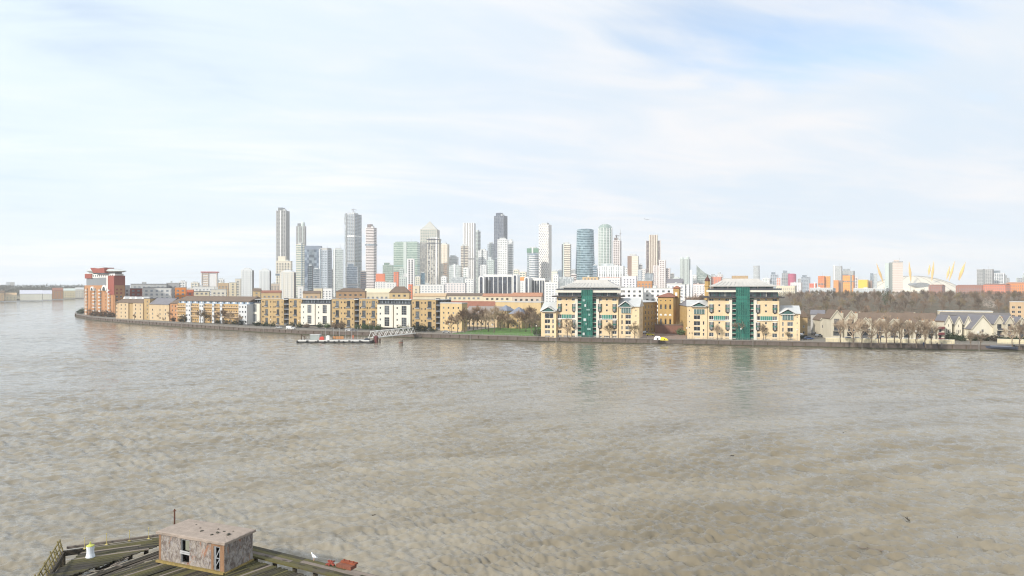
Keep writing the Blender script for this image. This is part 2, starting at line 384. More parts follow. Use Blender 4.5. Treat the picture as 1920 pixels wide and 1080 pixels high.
def along(pts, step, start=0.):
    """points every step metres along a polyline, with heading"""
    out = []; acc = start
    for (x0, y0), (x1, y1) in zip(pts[:-1], pts[1:]):
        L = math.hypot(x1-x0, y1-y0); dx, dy = (x1-x0)/L, (y1-y0)/L
        while acc < L: out.append((x0 + dx*acc, y0 + dy*acc, math.atan2(dy, dx))); acc += step
        acc -= L
    return out
ld = MB()
for s_ in (-.22, .22): ld.box(s_ - .03, s_ + .03, -.6, -.5, -.3, LAND + .3)
for k in range(9): ld.box(-.22, .22, -.58, -.52, .0 + k*.3, .05 + k*.3)
ld = ld.mesh('ladder', M('ladder_steel', (.30,.28,.25), .7, .2))
for x, y, a in along(NEARB, 47, 12): ob('ladder', ld, qw, (x, y, 0), a)
fb = MB(); fb.box(-.16, .16, -.42, -.02, -.5, LAND - .2); fme = fb.mesh('fender', M('fender_timber', (.10,.075,.05), .95, .3, 2))
for x, y, a in along(NEARB, 5.5): ob('fender', fme, qw, (x, y, 0), a)
# railing with white posts on the coping
rl = thing('promenade_railing', 'thin pale railing along the top of the far river wall', 'railing')
mb = MB()
for x, y, a in along(NEARB, 2.2, 1):
    n = Vector((-math.sin(a), math.cos(a), 0)) * .15; mb.box(x + n.x - .04, x + n.x + .04, y + n.y - .04, y + n.y + .04, LAND + .25, LAND + 1.3)
mb.build('railing_post', M('railing_paint', (.24,.24,.235), .6, .1), rl, kind='stuff')
mb = MB()
for (x0, y0), (x1, y1) in zip(NEARB[:-1], NEARB[1:]):
    d = Vector((x1-x0, y1-y0)).normalized(); n = Vector((-d.y, d.x)) * .15
    for z in (.75, 1.3): mb.bar((x0 + n.x, y0 + n.y, LAND + z), (x1 + n.x, y1 + n.y, LAND + z), .06, .06)
mb.build('rail', MATS['railing_paint'], rl)
# promenade strip, road, lawn
def offset(pts, k):
    o = []
    for i, (x, y) in enumerate(pts):
        a = pts[max(0, i-1)]; b = pts[min(len(pts)-1, i+1)]; d = Vector((b[0]-a[0], b[1]-a[1])).normalized()
        o.append((x - d.y*k, y + d.x*k))
    return o
def strip(name, pts, k0, k1, z, mat):
    a, b = offset(pts, k0), offset(pts, k1); mb = MB()
    for i in range(len(pts) - 1): mb.face([(*a[i], z), (*a[i+1], z), (*b[i+1], z), (*b[i], z)])
    return mb.build(name, mat, kind='structure')
strip('promenade', NEARB, .4, 6.5, LAND + .02, M('promenade_paving', (.22,.195,.165), .9, .15, .3, streak=False))
strip('riverside_road', BANK[8:12], 16, 23, LAND + .03, M('asphalt', (.065,.063,.06), .95, .2, .3, streak=False))
def zpt(px, py, z=LAND): Y = (CAMH - z) * FOC / (py - HZN); return (PX(px, Y), Y)
sheet('park_lawn', [zpt(845, 626), zpt(900, 627), zpt(1012, 630.5), zpt(1014, 611), zpt(950, 613), zpt(905, 617)], LAND + .04, M('lawn_grass', (.085,.18,.03), .95, .45, .12, streak=False))
sheet('park_path', [zpt(836, 623.5), zpt(845, 625), zpt(905, 616.6), zpt(950, 612.6), zpt(1014, 610.6), zpt(1014, 609), zpt(950, 611), zpt(900, 615)], LAND + .03, M('path_gravel', (.42,.37,.30), .95, .15, .3, streak=False))
sheet('wharf_yard', [zpt(1200, 634), zpt(1287, 636), zpt(1285, 622), zpt(1200, 621)], LAND + .03, M('yard_paving', (.24,.17,.135), .9, .15, .3, streak=False))
# wooded rise behind the gabled houses
HB = MB(); hs = {}
def hill_z(x, y):
    r = max(0., min(1., (y - 440) / 330)); q = max(0., min(1., (x - 110 - (y-440)*.12) / 110))
    far = 1 - max(0., min(1., (y - 1150) / 250))
    return LAND + 9.5 * r*r*(3-2*r) * q * far
nx_, ny_ = 44, 40; grid = []
for j in range(ny_ + 1):
    for i in range(nx_ + 1):
        y = 430 + j * 1000 / ny_; x = 90 + i * 1300 / nx_
        HB.v.append((x, y, hill_z(x, y) - .3 + (.6 if hill_z(x, y) > LAND + .1 else 0)))
for j in range(ny_):
    for i in range(nx_):
        a = j*(nx_+1) + i; HB.f.append((a, a+1, a+nx_+2, a+nx_+1)); HB.m.append(0)
HB.build('park_hill', M('rough_grass', (.10,.082,.05), .95, .3, .05, streak=False), kind='structure', sm=True)
# air
mb = MB(); mb.box(-6500, 6500, -450, 6500, -1.5, 345)
hz, t, b = newmat('haze_air'); t.nodes.remove(b); pv = nd(t, 'ShaderNodeVolumePrincipled')
pv.inputs['Color'].default_value = (.97, .985, 1, 1); pv.inputs['Density'].default_value = .00013; pv.inputs['Anisotropy'].default_value = 0.
t.links.new(pv.outputs[0], t.nodes['Material Output'].inputs['Volume'])
mb.build('haze', hz, kind='stuff')
# ================================================================== riverside buildings
# ---- the two big wharf apartment towers with green glass centres
def metal_rail(mb, u0, u1, y, z, h=1.0, mi=0):
    mb.box(u0, u1, y, y + .06, z + h - .06, z + h, mi); mb.box(u0, u1, y, y + .04, z + .1, z + h - .1, mi)
def oriel(F, u0, u1, z0, z1, y=0., gm=None):
    """two-storey glazed bay: dark glass, green band in the middle, tapering to a point below"""
    w = u1 - u0; h = z1 - z0; mb = MB(); p = .75; tz = h * .17
    bot = [(0, y+.02), (w, y+.02), (w*.5, y+.02)]
    def pr(z, s, k): return [(w/2 - w/2*s, y + .3, z), (w/2 - w/2*s*.72, y - k, z), (w/2 + w/2*s*.72, y - k, z), (w/2 + w/2*s, y + .3, z)]
    mb.ring([pr(0, .25, .12), pr(tz, 1, p)], 2)
    mb.ring([pr(tz, 1, p), pr(h*.46, 1, p)], 0); mb.ring([pr(h*.46, 1.03, p+.05), pr(h*.62, 1.03, p+.05)], 1)
    mb.ring([pr(h*.62, 1, p), pr(h - .15, 1, p)], 0); mb.ring([pr(h - .15, 1.06, p+.1), pr(h, 1.06, p+.1)], 3)
    for k in (.34, .5, .66): mb.box(w*k - .05, w*k + .05, y - p - .05, y - p + .02, tz, h - .15, 3)
    return mb.build('bay_window', [glassd, greenp if gm is None else gm, dgrey, white], F.root, (u0, 0, z0))
def wharf_tower(c):
    ox, oy, s = c['org']; q = lambda zx: ox + zx / s; r = lambda zy: oy + zy / s
    F = Frame('wharf_apartment_tower', c['label'], 'apartment building', q(c['x'][0]), c['Y'][0], q(c['x'][1]), c['Y'][1])
    U = lambda zx: F.u(q(zx)); xm = (c['x'][0] + c['x'][1]) / 2; Zr = lambda zy: F.z(q(xm), r(zy))
    L = F.L; D = 19.; Hm = Zr(c['brick']); cu = [U(x) for x in c['core']]    # recess l, glass l, glass r, recess r
    def side(u0, u1, cols, mids, k):
        wins = []
        for a, b in cols:
            for (za, zb) in c['rows']: wins.append((U(a), U(b), Zr(zb), Zr(za), 2, 1))
            za, zb = c['band']; wins.append((U(a), U(b), Zr(zb), Zr(za), 2, 1))
            za, zb = c['gnd']; wins.append((U(a), U(b), max(.1, Zr(zb)), Zr(za), 2, 1))
        for mx_ in mids:
            um = U(mx_)
            for zy in c['small']: wins.append((um - .45, um + .45, Zr(zy) - .5, Zr(zy) + .5, 1, 1))
        for a, b in zip(cols[:-1], cols[1:]):
            za, zb = c['gnd']; ua, ub = U(a[1]) + 1.0, U(b[0]) - 1.0
            wins.append((ua, ub, max(.1, Zr(zb)), Zr(za), 4, 1))
        rw = [] if not k else [(2 + 4.2*i, 3.4 + 4.2*i, 2.4 + 3*j, 4 + 3*j) for i in range(4) for j in range(7)]
        F.section(u0, u1, Hm, D, gold, wins, rwins=rw)
        for a, b in cols:
            for (za, zb) in c['oriel']: oriel(F, U(a), U(b), Zr(zb), Zr(za), gm=greenp)
        for a, b in zip(cols[:-1], cols[1:]):
            za, zb = c['band']; mb = MB(); ua, ub = U(a[1]) + .05, U(b[0]) - .05
            mb.box(ua, ub, -.12, .05, Zr(zb), Zr(za), 0); n = 6
            for i in range(n + 1): x = ua + (ub - ua)*i/n; mb.box(x - .05, x + .05, -.17, -.1, Zr(zb), Zr(za), 1)
            mb.build('green_band', [greenl, white], F.root)
            sl = MB(); sl.box(U(a[0]) - .2, U(b[1]) + .2, -.45, .02, Zr(zb) - .35, Zr(zb) - .03); sl.build('sill', white, F.root)
    side(0, cu[0] - 1.4, c['colsL'], c['midL'], False); side(cu[3] + 1.4, L, c['colsR'], c['midR'], True)
    for ua in (cu[0] - 1.4, cu[3]):                                 # pale piers either side of the glass
        mb = MB(); mb.box(ua + .003, ua + 1.397, -.5, 3, -.3, Hm); mb.build('pier', ivory, F.root)
    # recesses with balconies
    flo = (Hm - 1.2) / 8
    for k, (ua, ub) in enumerate(((cu[0], cu[1]), (cu[2], cu[3]))):
        mb = MB(); mb.box(ua, ub, 2.6, D, -.3, Hm); mb.build('recess_glazing', glassd, F.root)
        for i in range(9):
            z = i*flo + .3; mb = MB(); mb.box(ua + .02, ub - .02, -.2, 2.58, z, z + .22, 0); metal_rail(mb, ua + .02, ub - .02, -.2, z + .2, 1.05, 1)
            mb.build('balcony', [ivory, greenp], F.root)
    # green curtain wall
    Hg = Zr(c['glass_top']); mb = MB(); ga, gb = cu[1], cu[2]; mb.box(ga, gb, -1.3, D, -.3, Hg, 0)
    mb.build('green_glass_wall', [glassg], F.root)
    n = 10
    for i in range(n):
        z = .5 + (Hg - .8) * i / (n - 1)
        mb = MB(); mb.box(ga - .05, gb + .05, -1.5, -1.28, z, z + .28); mb.build('glass_transom', greenp, F.root)
    for i in range(7):
        x = ga + (gb - ga)*i/6; mb = MB(); mb.box(x - .09, x + .09, -1.46, -1.25, 0, Hg); mb.build('mullion', greenl, F.root)
    if c['cuts']:
        for i in range(8):
            z = i*flo + .6; mb = MB(); x = ga + .6 + (gb - ga - 2.6)*((i*5) % 7)/6; w_ = (1.0, 1.7, .8, 1.3)[i % 4]; mb.box(x, x + w_, -1.62, -1.32, z + .6 + .3*(i % 3), z + 1.9); mb.build('green_wall_window', M('net_curtain_glass', (.28,.40,.37), .3, .3) if i % 3 else M('pale_curtain', (.55,.58,.56), .6, .2), F.root)
    # canopy and set-back floors
    mb = MB()
    for ua, ub in ((-2.2, cu[1] - .1), (cu[2] + .1, L + 2.2)): mb.box(ua, ub, -2.0, D + .5, Hm + .01, Hm + .7)
    mb.build('canopy', M('dark_canopy', (.055,.05,.05), .7, .2), F.root)
    z1, z2, z3 = Zr(c['p1']), Zr(c['p2']), Zr(c['p3'])
    def pent(ua, ub, za, zb, yy):
        mb = MB(); mb.box(ua, ub, yy, D - 1, za, zb); mb.build('penthouse_glazing', glassd, F.root)
        n = max(2, int((ub - ua) / 2.2))
        for i in range(n + 1):
            x = ua + (ub - ua)*i/n; mb = MB(); mb.box(x - .11, x + .11, yy - .15, yy - .003, za, zb); mb.build('penthouse_mullion', ivory if i % 3 == 0 else greenp, F.root)
    pent(.6, cu[1] - .1, Hm + .72, z1, .9); pent(cu[2] + .1, L - .6, Hm + .72, z1, .9)
    mb = MB(); mb.box(-.5, cu[1] - .1, -.9, D, z1 + .01, z2 - .3, 0); mb.box(cu[2] + .1, L + 1.5, -.9, D, z1 + .01, z2 - .3, 0); mb.build('white_slab', ivory, F.root)
    mb = MB(); metal_rail(mb, 0, L + 1, -.8, z2 - .3, .9); mb.build('terrace_rail', dgrey, F.root)
    ru0, ru1 = U(c['roof'][0]), U(c['roof'][1])
    pent(ru0 + 1, ru1 - 1, z2 - .28, z3, 2.6)
    rt0, rt1 = U(c['rtop'][0]), U(c['rtop'][1]); z4, z5 = Zr(c['z4']), Zr(c['z5'])
    mb = MB(); rect = lambda a, b, ya, yb, z: [(a, ya, z), (b, ya, z), (b, yb, z), (a, yb, z)]
    mb.ring([rect(ru0 - .6, ru1 + .6, .6, D + .6, z3 + .01), rect(ru0 - .6, ru1 + .6, .6, D + .6, z3 + .4), rect(ru0*.7 + rt0*.3, ru1*.7 + rt1*.3, 2.6, D - 1.4, z3*.5 + z4*.5),
             rect(ru0*.3 + rt0*.7, ru1*.3 + rt1*.7, 4.4, D - 3.4, z4), rect(rt0, rt1, 5.4, D - 5, z5 - .6), rect(rt0 + .5, rt1 - .5, 5.8, D - 5.4, z5)])
    mb.build('roof', roofgrey, F.root)
    for k in range(1, 14):
        x = ru0 + (ru1 - ru0)*k/14; mb = MB(); xt = rt0*.7 + ru0*.3 + (rt1*.7 + ru1*.3 - rt0*.7 - ru0*.3)*k/14
        mb.bar((x, .55, z3 + .44), (xt, 4.3, z4 + .1), .12, .14); mb.build('roof_seam', lgrey, F.root)
    if c.get('plant'):
        a, b, ta, tb = c['plant']; mb = MB(); mb.box(U(a), U(b), 7, 11, z5 + .01, Zr(ta)); mb.build('roof_plant', M('timber_screen', (.42,.31,.20), .9, .3, 2), F.root)
    return F
def pavilion(c):
    ox, oy, s = c['org']; q = lambda zx: ox + zx / s; r = lambda zy: oy + zy / s
    F = Frame('wharf_pavilion', c['label'], 'apartment building', q(c['x'][0]), c['Y'][0], q(c['x'][1]), c['Y'][1])
    U = lambda zx: F.u(q(zx)); xm = (c['x'][0] + c['x'][1]) / 2; Zr = lambda zy: F.z(q(xm), r(zy))
    L = F.L; H = Zr(c['eave']); D = 15.
    F.section(0, L, H, D, gold, [(U(a), U(b), max(.1, Zr(zb)), Zr(za)) for a, b, za, zb in c['win']], rwins=[(2 + 3.5*i, 3.2 + 3.5*i, 2 + 3*j, 3.4 + 3*j) for i in range(3) for j in range(4)])
    ga, gb, ap = c['gable']; ga, gb = U(ga), U(gb); zr = Zr(c['ridge']); za = Zr(ap)
    mb = MB(); e = .6                                              # main roof, ridge along the front
    mb.prismx([(-e, H + .01), (-e, H + .35), (D*.5, zr), (D + e, H + .35), (D + e, H + .01)], -.4, L + .4); mb.build('roof', lgrey, F.root)
    m = (ga + gb) / 2
    mb = MB(); mb.prism([(ga + .5, H + .02), (gb - .5, H + .02), (m, za - .5)], -1.1, 1.2); mb.build('gable_glazing', M('gable_glass', (.05,.12,.11), .25, .2), F.root)
    for k, (x0, x1) in enumerate(((ga - .5, m), (m, gb + .5))):
        mb = MB(); za_, zb_ = (H, za) if k == 0 else (za, H)
        mb.ring([[(x0, -1.7, za_), (x0, 6, za_), (x0, 6, za_ + .45), (x0, -1.7, za_ + .45)], [(x1, -1.7, zb_), (x1, 6, zb_), (x1, 6, zb_ + .45), (x1, -1.7, zb_ + .45)]])
        mb.build('gable_roof', white if k == 0 else lgrey, F.root)
    mb = MB(); mb.box(ga, gb, -1.15, .35, H - .3, H - .02); mb.build('gable_beam', white, F.root)
    for a, b, za_, zb_ in c.get('glz', []):
        mb = MB(); mb.box(U(a), U(b), -.35, .1, Zr(zb_), Zr(za_), 0)
        for i in range(5): x = U(a) + (U(b) - U(a))*i/4; mb.box(x - .06, x + .06, -.42, -.36, Zr(zb_), Zr(za_), 1)
        mb.build('conservatory_glazing', [M('green_grey_glass', (.10,.16,.15), .2, .3), white], F.root)
    return F
A_ = (1000., 500., 7.2); B_ = (1240., 500., 6.75)
wharf_tower(dict(org=A_, label='cream wharf apartment tower with green glass centre beside the park lawn', x=(315, 1143), Y=(364, 357), brick=412, core=(600, 655, 800, 850),
    colsL=[(330, 383), (520, 575)], colsR=[(868, 925), (1065, 1125)], midL=[448], midR=[993], rows=[(425, 460), (862, 905)], band=(648, 700), gnd=(932, 952),
    small=[443, 517, 590, 735, 805], oriel=[(498, 620), (718, 842)], glass_top=312, p1=350, p2=312, p3=283, roof=(370, 1165), rtop=(545, 1000), z4=222, z5=176, cuts=True))
wharf_tower(dict(org=B_, label='cream wharf apartment tower with plain green glass centre, nearer the gabled houses', x=(588, 1492), Y=(350, 342), brick=397, core=(895, 945, 1112, 1168),
    colsL=[(605, 662), (808, 868)], colsR=[(1190, 1250), (1405, 1467)], midL=[735], midR=[1325], rows=[(404, 435), (840, 890)], band=(625, 675), gnd=(912, 932),
    small=[415, 490, 565, 713, 783, 855], oriel=[(475, 597), (700, 817)], glass_top=262, p1=322, p2=290, p3=252, roof=(630, 1450), rtop=(785, 1262), z4=190, z5=150, cuts=False, plant=(905, 1112, 112, 140)))
pavilion(dict(org=A_, label='low gabled cream pavilion at the edge of the park lawn', x=(105, 308), Y=(365, 362.5), eave=603, ridge=478, gable=(120, 300, 545),
    win=[(155, 272, 630, 697), (155, 226, 712, 765), (155, 226, 790, 835), (155, 226, 858, 905), (255, 278, 712, 765), (255, 278, 790, 830), (255, 278, 858, 900), (155, 226, 930, 944), (255, 278, 930, 944)]))
pavilion(dict(org=A_, label='low gabled cream pavilion on the left of the brick engine house yard', x=(1148, 1430), Y=(357.5, 354.5), eave=542, ridge=428, gable=(1160, 1335, 470), glz=[(1188, 1315, 558, 628)],
    win=[(1188, 1208, 648, 702), (1188, 1208, 725, 780), (1188, 1208, 803, 850), (1188, 1208, 870, 915), (1243, 1318, 648, 702), (1243, 1318, 725, 780), (1243, 1318, 803, 850), (1243, 1318, 870, 915),
         (1378, 1392, 580, 600), (1378, 1392, 655, 675), (1378, 1392, 730, 750), (1378, 1392, 808, 828), (1378, 1392, 880, 900), (1243, 1318, 942, 958)]))
pavilion(dict(org=B_, label='low gabled cream pavilion on the right of the brick engine house yard', x=(328, 583), Y=(352.5, 350.3), eave=503, ridge=425, gable=(385, 565, 452), glz=[(412, 545, 538, 600)],
    win=[(412, 492, 615, 668), (412, 492, 690, 745), (412, 492, 760, 812), (412, 492, 832, 875), (525, 545, 690, 735), (525, 545, 790, 820), (525, 545, 836, 875), (350, 364, 545, 562), (350, 364, 618, 636), (350, 364, 690, 708), (350, 364, 762, 780), (350, 364, 835, 852), (412, 492, 905, 920)]))
pavilion(dict(org=B_, label='low gabled cream pavilion at the right end beside the parked cars', x=(1494, 1755), Y=(342, 339.5), eave=598, ridge=496, gable=(1505, 1690, 540), glz=[(1530, 1667, 612, 675)],
    win=[(1530, 1550, 700, 752), (1530, 1550, 775, 825), (1530, 1550, 848, 890), (1595, 1667, 700, 752), (1595, 1667, 775, 825), (1595, 1667, 848, 890), (1713, 1727, 632, 648), (1713, 1727, 706, 722), (1713, 1727, 782, 798), (1713, 1727, 856, 872), (1595, 1667, 918, 934)]))

sP_ = M('tower_pink_band', (.72,.665,.64), .7, .08, .05)
# ---- generic block used for flats, houses and the middle ground
def roof_on(F, kind, L, D, H, rise, mat, e=.4, y=0.):
    mb = MB()
    if kind == 'gable':   mb.prismx([(y-e, H+.01), (y-e, H+.2), (y+D/2, H+rise), (y+D+e, H+.2), (y+D+e, H+.01)], -e, L+e)
    elif kind == 'cross': mb.prism([(-e, H+.01), (-e, H+.2), (L/2, H+rise), (L+e, H+.2), (L+e, H+.01)], y-e, y+D+e)
    elif kind == 'mono':  mb.prismx([(y-e, H+.01), (y-e, H+.3), (y+D+e, H+rise), (y+D+e, H+.01)], -e, L+e)
    elif kind == 'hip':
        k = min(L, D) * .45; mb.ring([[(-e, y-e, H+.01), (L+e, y-e, H+.01), (L+e, y+D+e, H+.01), (-e, y+D+e, H+.01)], [(-e, y-e, H+.2), (L+e, y-e, H+.2), (L+e, y+D+e, H+.2), (-e, y+D+e, H+.2)],
                 [(k, y+D/2-.1, H+rise), (L-k, y+D/2-.1, H+rise), (L-k, y+D/2+.1, H+rise), (k, y+D/2+.1, H+rise)]])
    elif kind == 'barrel':
        mb.prismx([(y-e, H+.01)] + [(y + D/2 - (D/2+e)*math.cos(a*math.pi/8), H + .1 + rise*math.sin(a*math.pi/8)) for a in range(9)] + [(y+D+e, H+.01)], -e, L+e)
    else:                 # flat with parapet
        mb.box(-.15, L+.15, y-.15, y+D+.15, H+.005, H+.5)
    return mb.build('roof', mat, F.root)
def block(name, label, cat, x0, Y0, x1, Y1, ytop, wall, D=12., roof='flat', rise=3., rmat=None, fl=3.1, bay=4., ww=1.4, wh=1.5, yref=None, base=LAND, group=None, fm=None, fin=None, z1=1.0, gm=None):
    """ytop is the photo row of the eaves at the middle"""
    F = Frame(name, label, cat, x0, Y0, x1, Y1, base, group); xm = (x0 + x1)/2; H = F.z(xm, ytop); L = F.L
    nf = max(1, int((H - z1 + .6) / fl)); nb = max(1, int(L / bay)); off = (L - nb*bay)/2
    rects = [(off + i*bay + (bay - ww)/2, off + i*bay + (bay + ww)/2, z1 + k*fl, min(z1 + k*fl + wh, H - .3)) for i in range(nb) for k in range(nf)]
    near = Y0 < 620 and nf*nb <= 90
    if near: F.section(0, L, H, D, wall, rects, fm=fm, top=rmat, gm=gm)
    else:
        mb = MB(); mb.box(0, L, 0, D, -.3, H); mb.build('wall', wall, F.root)
        mb = MB()
        for a, b, c, d in rects: mb.box(a, b, -.12, .05, c, d)
        for j in range(max(1, int(D / bay))):
            for k in range(nf): mb.box(L - .05, L + .12, 1.2 + j*bay, 1.2 + j*bay + ww, z1 + k*fl, z1 + k*fl + wh)
        mb.build('window', gm or (M('distant_window', (.20,.215,.235), .3, .25, .5) if wall not in (white, lgrey, sP_) else M('pale_distant_window', (.33,.36,.39), .3, .25, .5)), F.root, kind='stuff' if len(rects) > 1 else None)
    roof_on(F, roof, L, D, H, rise, rmat or roofgrey)
    return F, H
# ---- long ochre waterfront terrace: white bays, tall glazed bays, dark stair slots
def terrace(label, x0, Y0, x1, Y1, ytop, secs, D=13.):
    F = Frame('waterfront_flats', label, 'apartment building', x0, Y0, x1, Y1); H = F.z((x0+x1)/2, ytop); fl = (H - .4) / 5
    for kind, a, b in secs:
        u0, u1 = max(0, F.u(a)), min(F.L, F.u(b)); w = u1 - u0
        if kind == 'W':            # white render bay, proud, lower by an attic
            hw = H - fl*.95; sm = u0 + w*.2; tm = u0 + w*.62
            if (a + b)/2 in MIRROR: sm, tm = u0 + w*.8, u0 + w*.38
            sw = [(sm - .5, sm + .5, .9 + k*fl + .6, 2.1 + k*fl + .6, 1, 1) for k in range(4)]
            tw = [(tm - 1.75, tm + 1.75, 1.6 + k*fl*2, 1.6 + k*fl*2 + fl*1.55, 3, 4) for k in range(2)]
            F.section(u0, u1, hw, 2.2, ivory, sw + tw, y=-1.2, fm=lgrey, top=lgrey, z0=.9)
            mb = MB(); mb.box(u0, u1, 1.0, D, -.3, H - .5); mb.build('attic_wall', M('attic_cladding', (.20,.23,.26), .4, .2), F.root)
            nn = 5
            for i in range(nn): x = u0 + w*(i + .5)/nn; mb = MB(); mb.box(x - w/nn*.36, x + w/nn*.36, .9, 1.0, hw + .3, H - .8); mb.build('attic_window', glassd, F.root)
            mb = MB(); mb.box(u0 - .2, u1 + .2, -.6, D, H - .48, H - .15); mb.build('attic_roof', palebl, F.root)
            mb = MB(); metal_rail(mb, u0 + .1, u1 - .1, -1.1, hw, .9); mb.build('roof_rail', dgrey, F.root)
        elif kind == 'O':          # ochre brick with a column of tall bays
            ws = []; n = max(1, round(w / 9)); step = w / n
            for i in range(n):
                c = u0 + step*(i + .5)
                for k in (0, 1, 2): ws.append((c - 1.3, c + 1.3, .5 + k*fl*1.72, .5 + k*fl*1.72 + fl*1.22, 3, 3))
                for k in range(5):
                    for dx in (-step*.36, -step*.36 + 1.2, step*.36):
                        if abs(dx) > 1.9: ws.append((c + dx - .4, c + dx + .4, 1.3 + k*fl, 2.4 + k*fl, 1, 1))
            F.section(u0, u1, H, D, ochre, ws, fm=dgrey, top=lgrey)
            mb = MB(); mb.box(u0 - .05, u1 + .05, -.25, .3, H + .004, H + .22); mb.build('parapet', lgrey, F.root)
            for i in range(n):
                c = u0 + step*(i + .5)
                for k in (0, 1, 2):
                    mb = MB(); z = .5 + k*fl*1.72 - .12; mb.box(c - 1.5, c + 1.5, -.7, .1, z, z + .14, 0); metal_rail(mb, c - 1.5, c + 1.5, -.68, z + .1, .95, 1); mb.build('balcony', [white, dgrey], F.root)
        elif kind == 'S':          # dark glazed stair slot with landings
            mb = MB(); mb.box(u0, u1, 2.2, D, -.3, H - .3); mb.build('stair_glazing', glassd, F.root)
            for k in range(6):
                mb = MB(); z = .4 + k*fl*.98; mb.box(u0, u1, .2, 2.18, z, z + .2, 0); metal_rail(mb, u0, u1, .2, z + .18, 1.0, 1); mb.build('landing', [grey, dgrey], F.root)
            mb = MB(); mb.box(u0 + .05, u1 - .05, -.6, D, H - .28, H + .05); mb.build('stair_roof', palebl, F.root)
    return F
MIRROR = {(595+622)/2, (741+771)/2}
terrace('left block of the ochre waterfront terrace with a single white bay', 466, 494, 541, 473, 560.5, [('W', 466.5, 489.5), ('O', 489.5, 532), ('S', 532, 541)])
terrace('ochre terrace block with twin white bays behind the white van', 541.3, 472.5, 673, 444, 560.5, [('O', 541.5, 566), ('W', 566.5, 592.7), ('W', 594.5, 621.5), ('O', 622, 664.5), ('S', 664.5, 673)])
terrace('ochre terrace block with twin white bays behind the white gangway', 673.3, 443.5, 825, 419, 561, [('O', 673.5, 709), ('W', 709.5, 738.7), ('W', 740.8, 771.3), ('O', 771.6, 817), ('S', 817, 825)])
block('brick_flats', 'plain ochre brick flats at the right end of the waterfront terrace by the lawn', 'apartment building', 825.4, 419, 866, 410, 569, ochre2, D=5, fl=2.9, bay=3.6, ww=1.0, wh=1.2, rmat=lgrey)
# infill strips between the twin white bays
# ---- white and orange waterfront row with long brown roof
F = Frame('waterfront_row_flats', 'waterfront flats with alternating white and orange bays under a long brown roof', 'apartment building', 333, 524, 465.6, 486)
H = F.z(400, 569.5); fl = (H - .3)/4
seq = [('o', 333, 351), ('w', 351, 360), ('o', 360, 376), ('w', 376, 384), ('o', 384, 400), ('w', 400, 404), ('o', 404, 415), ('w', 415, 419), ('o', 419, 450), ('w', 450, 465.6)]
for k, a, b in seq:
    u0, u1 = max(0, F.u(a)), min(F.L, F.u(b)); w = u1 - u0; n = max(1, round(w/2.6))
    ws = [(u0 + w*(i+.5)/n - .6, u0 + w*(i+.5)/n + .6, 1.1 + j*fl, 2.4 + j*fl, 1, 1) for i in range(n) for j in range(4)]
    F.section(u0, u1, H, 12 + (1.2 if k == 'w' else 0), palebl if k == 'w' else M('orange_tan_brick', (.45,.30,.135), .9, .15), ws, y=-1.2 if k == 'w' else 0, fm=white, top=lgrey)
    if k == 'o':
        for j in range(1, 4): mb = MB(); z = .85 + j*fl; mb.box(u0 + .1, u1 - .1, -1.0, .0, z - .15, z); metal_rail(mb, u0+.1, u1-.1, -1.0, z, .9); mb.build('balcony', tan, F.root)
u_ = F.L
mb = MB(); mb.box(0, u_, 1.0, 12, H + .01, H + 1.7); mb.build('attic_wall', M('attic_blue_cladding', (.30,.38,.48), .5, .15), F.root)
for i in range(22): x = u_*(i + .5)/22; mb = MB(); mb.box(x - .75, x + .75, .85, 1.0, H + .35, H + 1.4); mb.build('attic_window', white if i % 2 else glassd, F.root)
mb = MB(); mb.prismx([(.2, H + 1.72), (.2, H + 1.9), (8, H + 5.2), (15, H + 1.9), (15, H + 1.72)], -.5, u_ + .5); mb.build('roof', brownroof, F.root)
# ---- tan and cream gabled blocks between the row and the tower
F = Frame('tan_waterfront_flats', 'tan and ochre waterfront flats with small balconies beside the orange brick tower', 'apartment building', 217, 574, 281, 548)
H = F.z(250, 568)
F.section(F.u(217), F.u(225), H, 12, tan, [(.8, 2.2, 1.5 + 3*k, 3 + 3*k) for k in range(4)])
F.section(F.u(225), F.u(242.5), H, 13, M('pale_tan_brick', (.52,.40,.25), .9, .12), [(F.u(x) - .6, F.u(x) + .6, 1.2 + 3*k, 2.7 + 3*k, 1) for x in (229, 237) for k in range(4)], y=-.8)
F.section(F.u(242.5), F.u(251), H, 12, ochre, [])
F.section(F.u(251), F.u(270), H, 13, M('pale_tan_brick'), [(F.u(x) - .6, F.u(x) + .6, 1.2 + 3*k, 2.7 + 3*k, 1) for x in (256, 265) for k in range(4)], y=-.8)
F.section(F.u(270), F.L, H + 3.5, 12, ochre, [(F.u(276) - .6, F.u(276) + .6, 1.2 + 3*k, 2.7 + 3*k, 1) for k in range(5)])
mb = MB(); mb.prismx([(-1.2, H + .02), (6, H + 3.0), (12.5, H + .02)], 0, F.u(270) - .05); mb.build('roof', brownroof, F.root)
mb = MB(); mb.box(F.u(270) - .2, F.L + .2, -.3, 12.3, H + 3.52, H + 3.9); mb.build('stair_roof', slate, F.root)
for i, x in enumerate((221, 233, 243, 256)):
    mb = MB(); u = F.u(x); mb.prism([(u - 1.8, H + 3.0), (u + 1.8, H + 3.0), (u, H + 4.8)], 5, 10); mb.build('dormer', white, F.root)
F = Frame('cream_waterfront_flats', 'cream and tan waterfront flats left of the long brown roof', 'apartment building', 281.5, 547.5, 332.7, 525)
H = F.z(305, 571)
F.section(0, F.u(319), H, 13, M('pale_tan_brick'), [(F.u(x) - .7, F.u(x) + .7, 1.2 + 3*k, 2.7 + 3*k, 1) for x in (288, 302, 312) for k in range(3)], y=-.8)
F.section(F.u(319), F.L, H + 1, 12, orange, [(F.u(x) - .6, F.u(x) + .6, 1.2 + 3*k, 2.7 + 3*k, 1) for x in (323, 329) for k in range(4)])
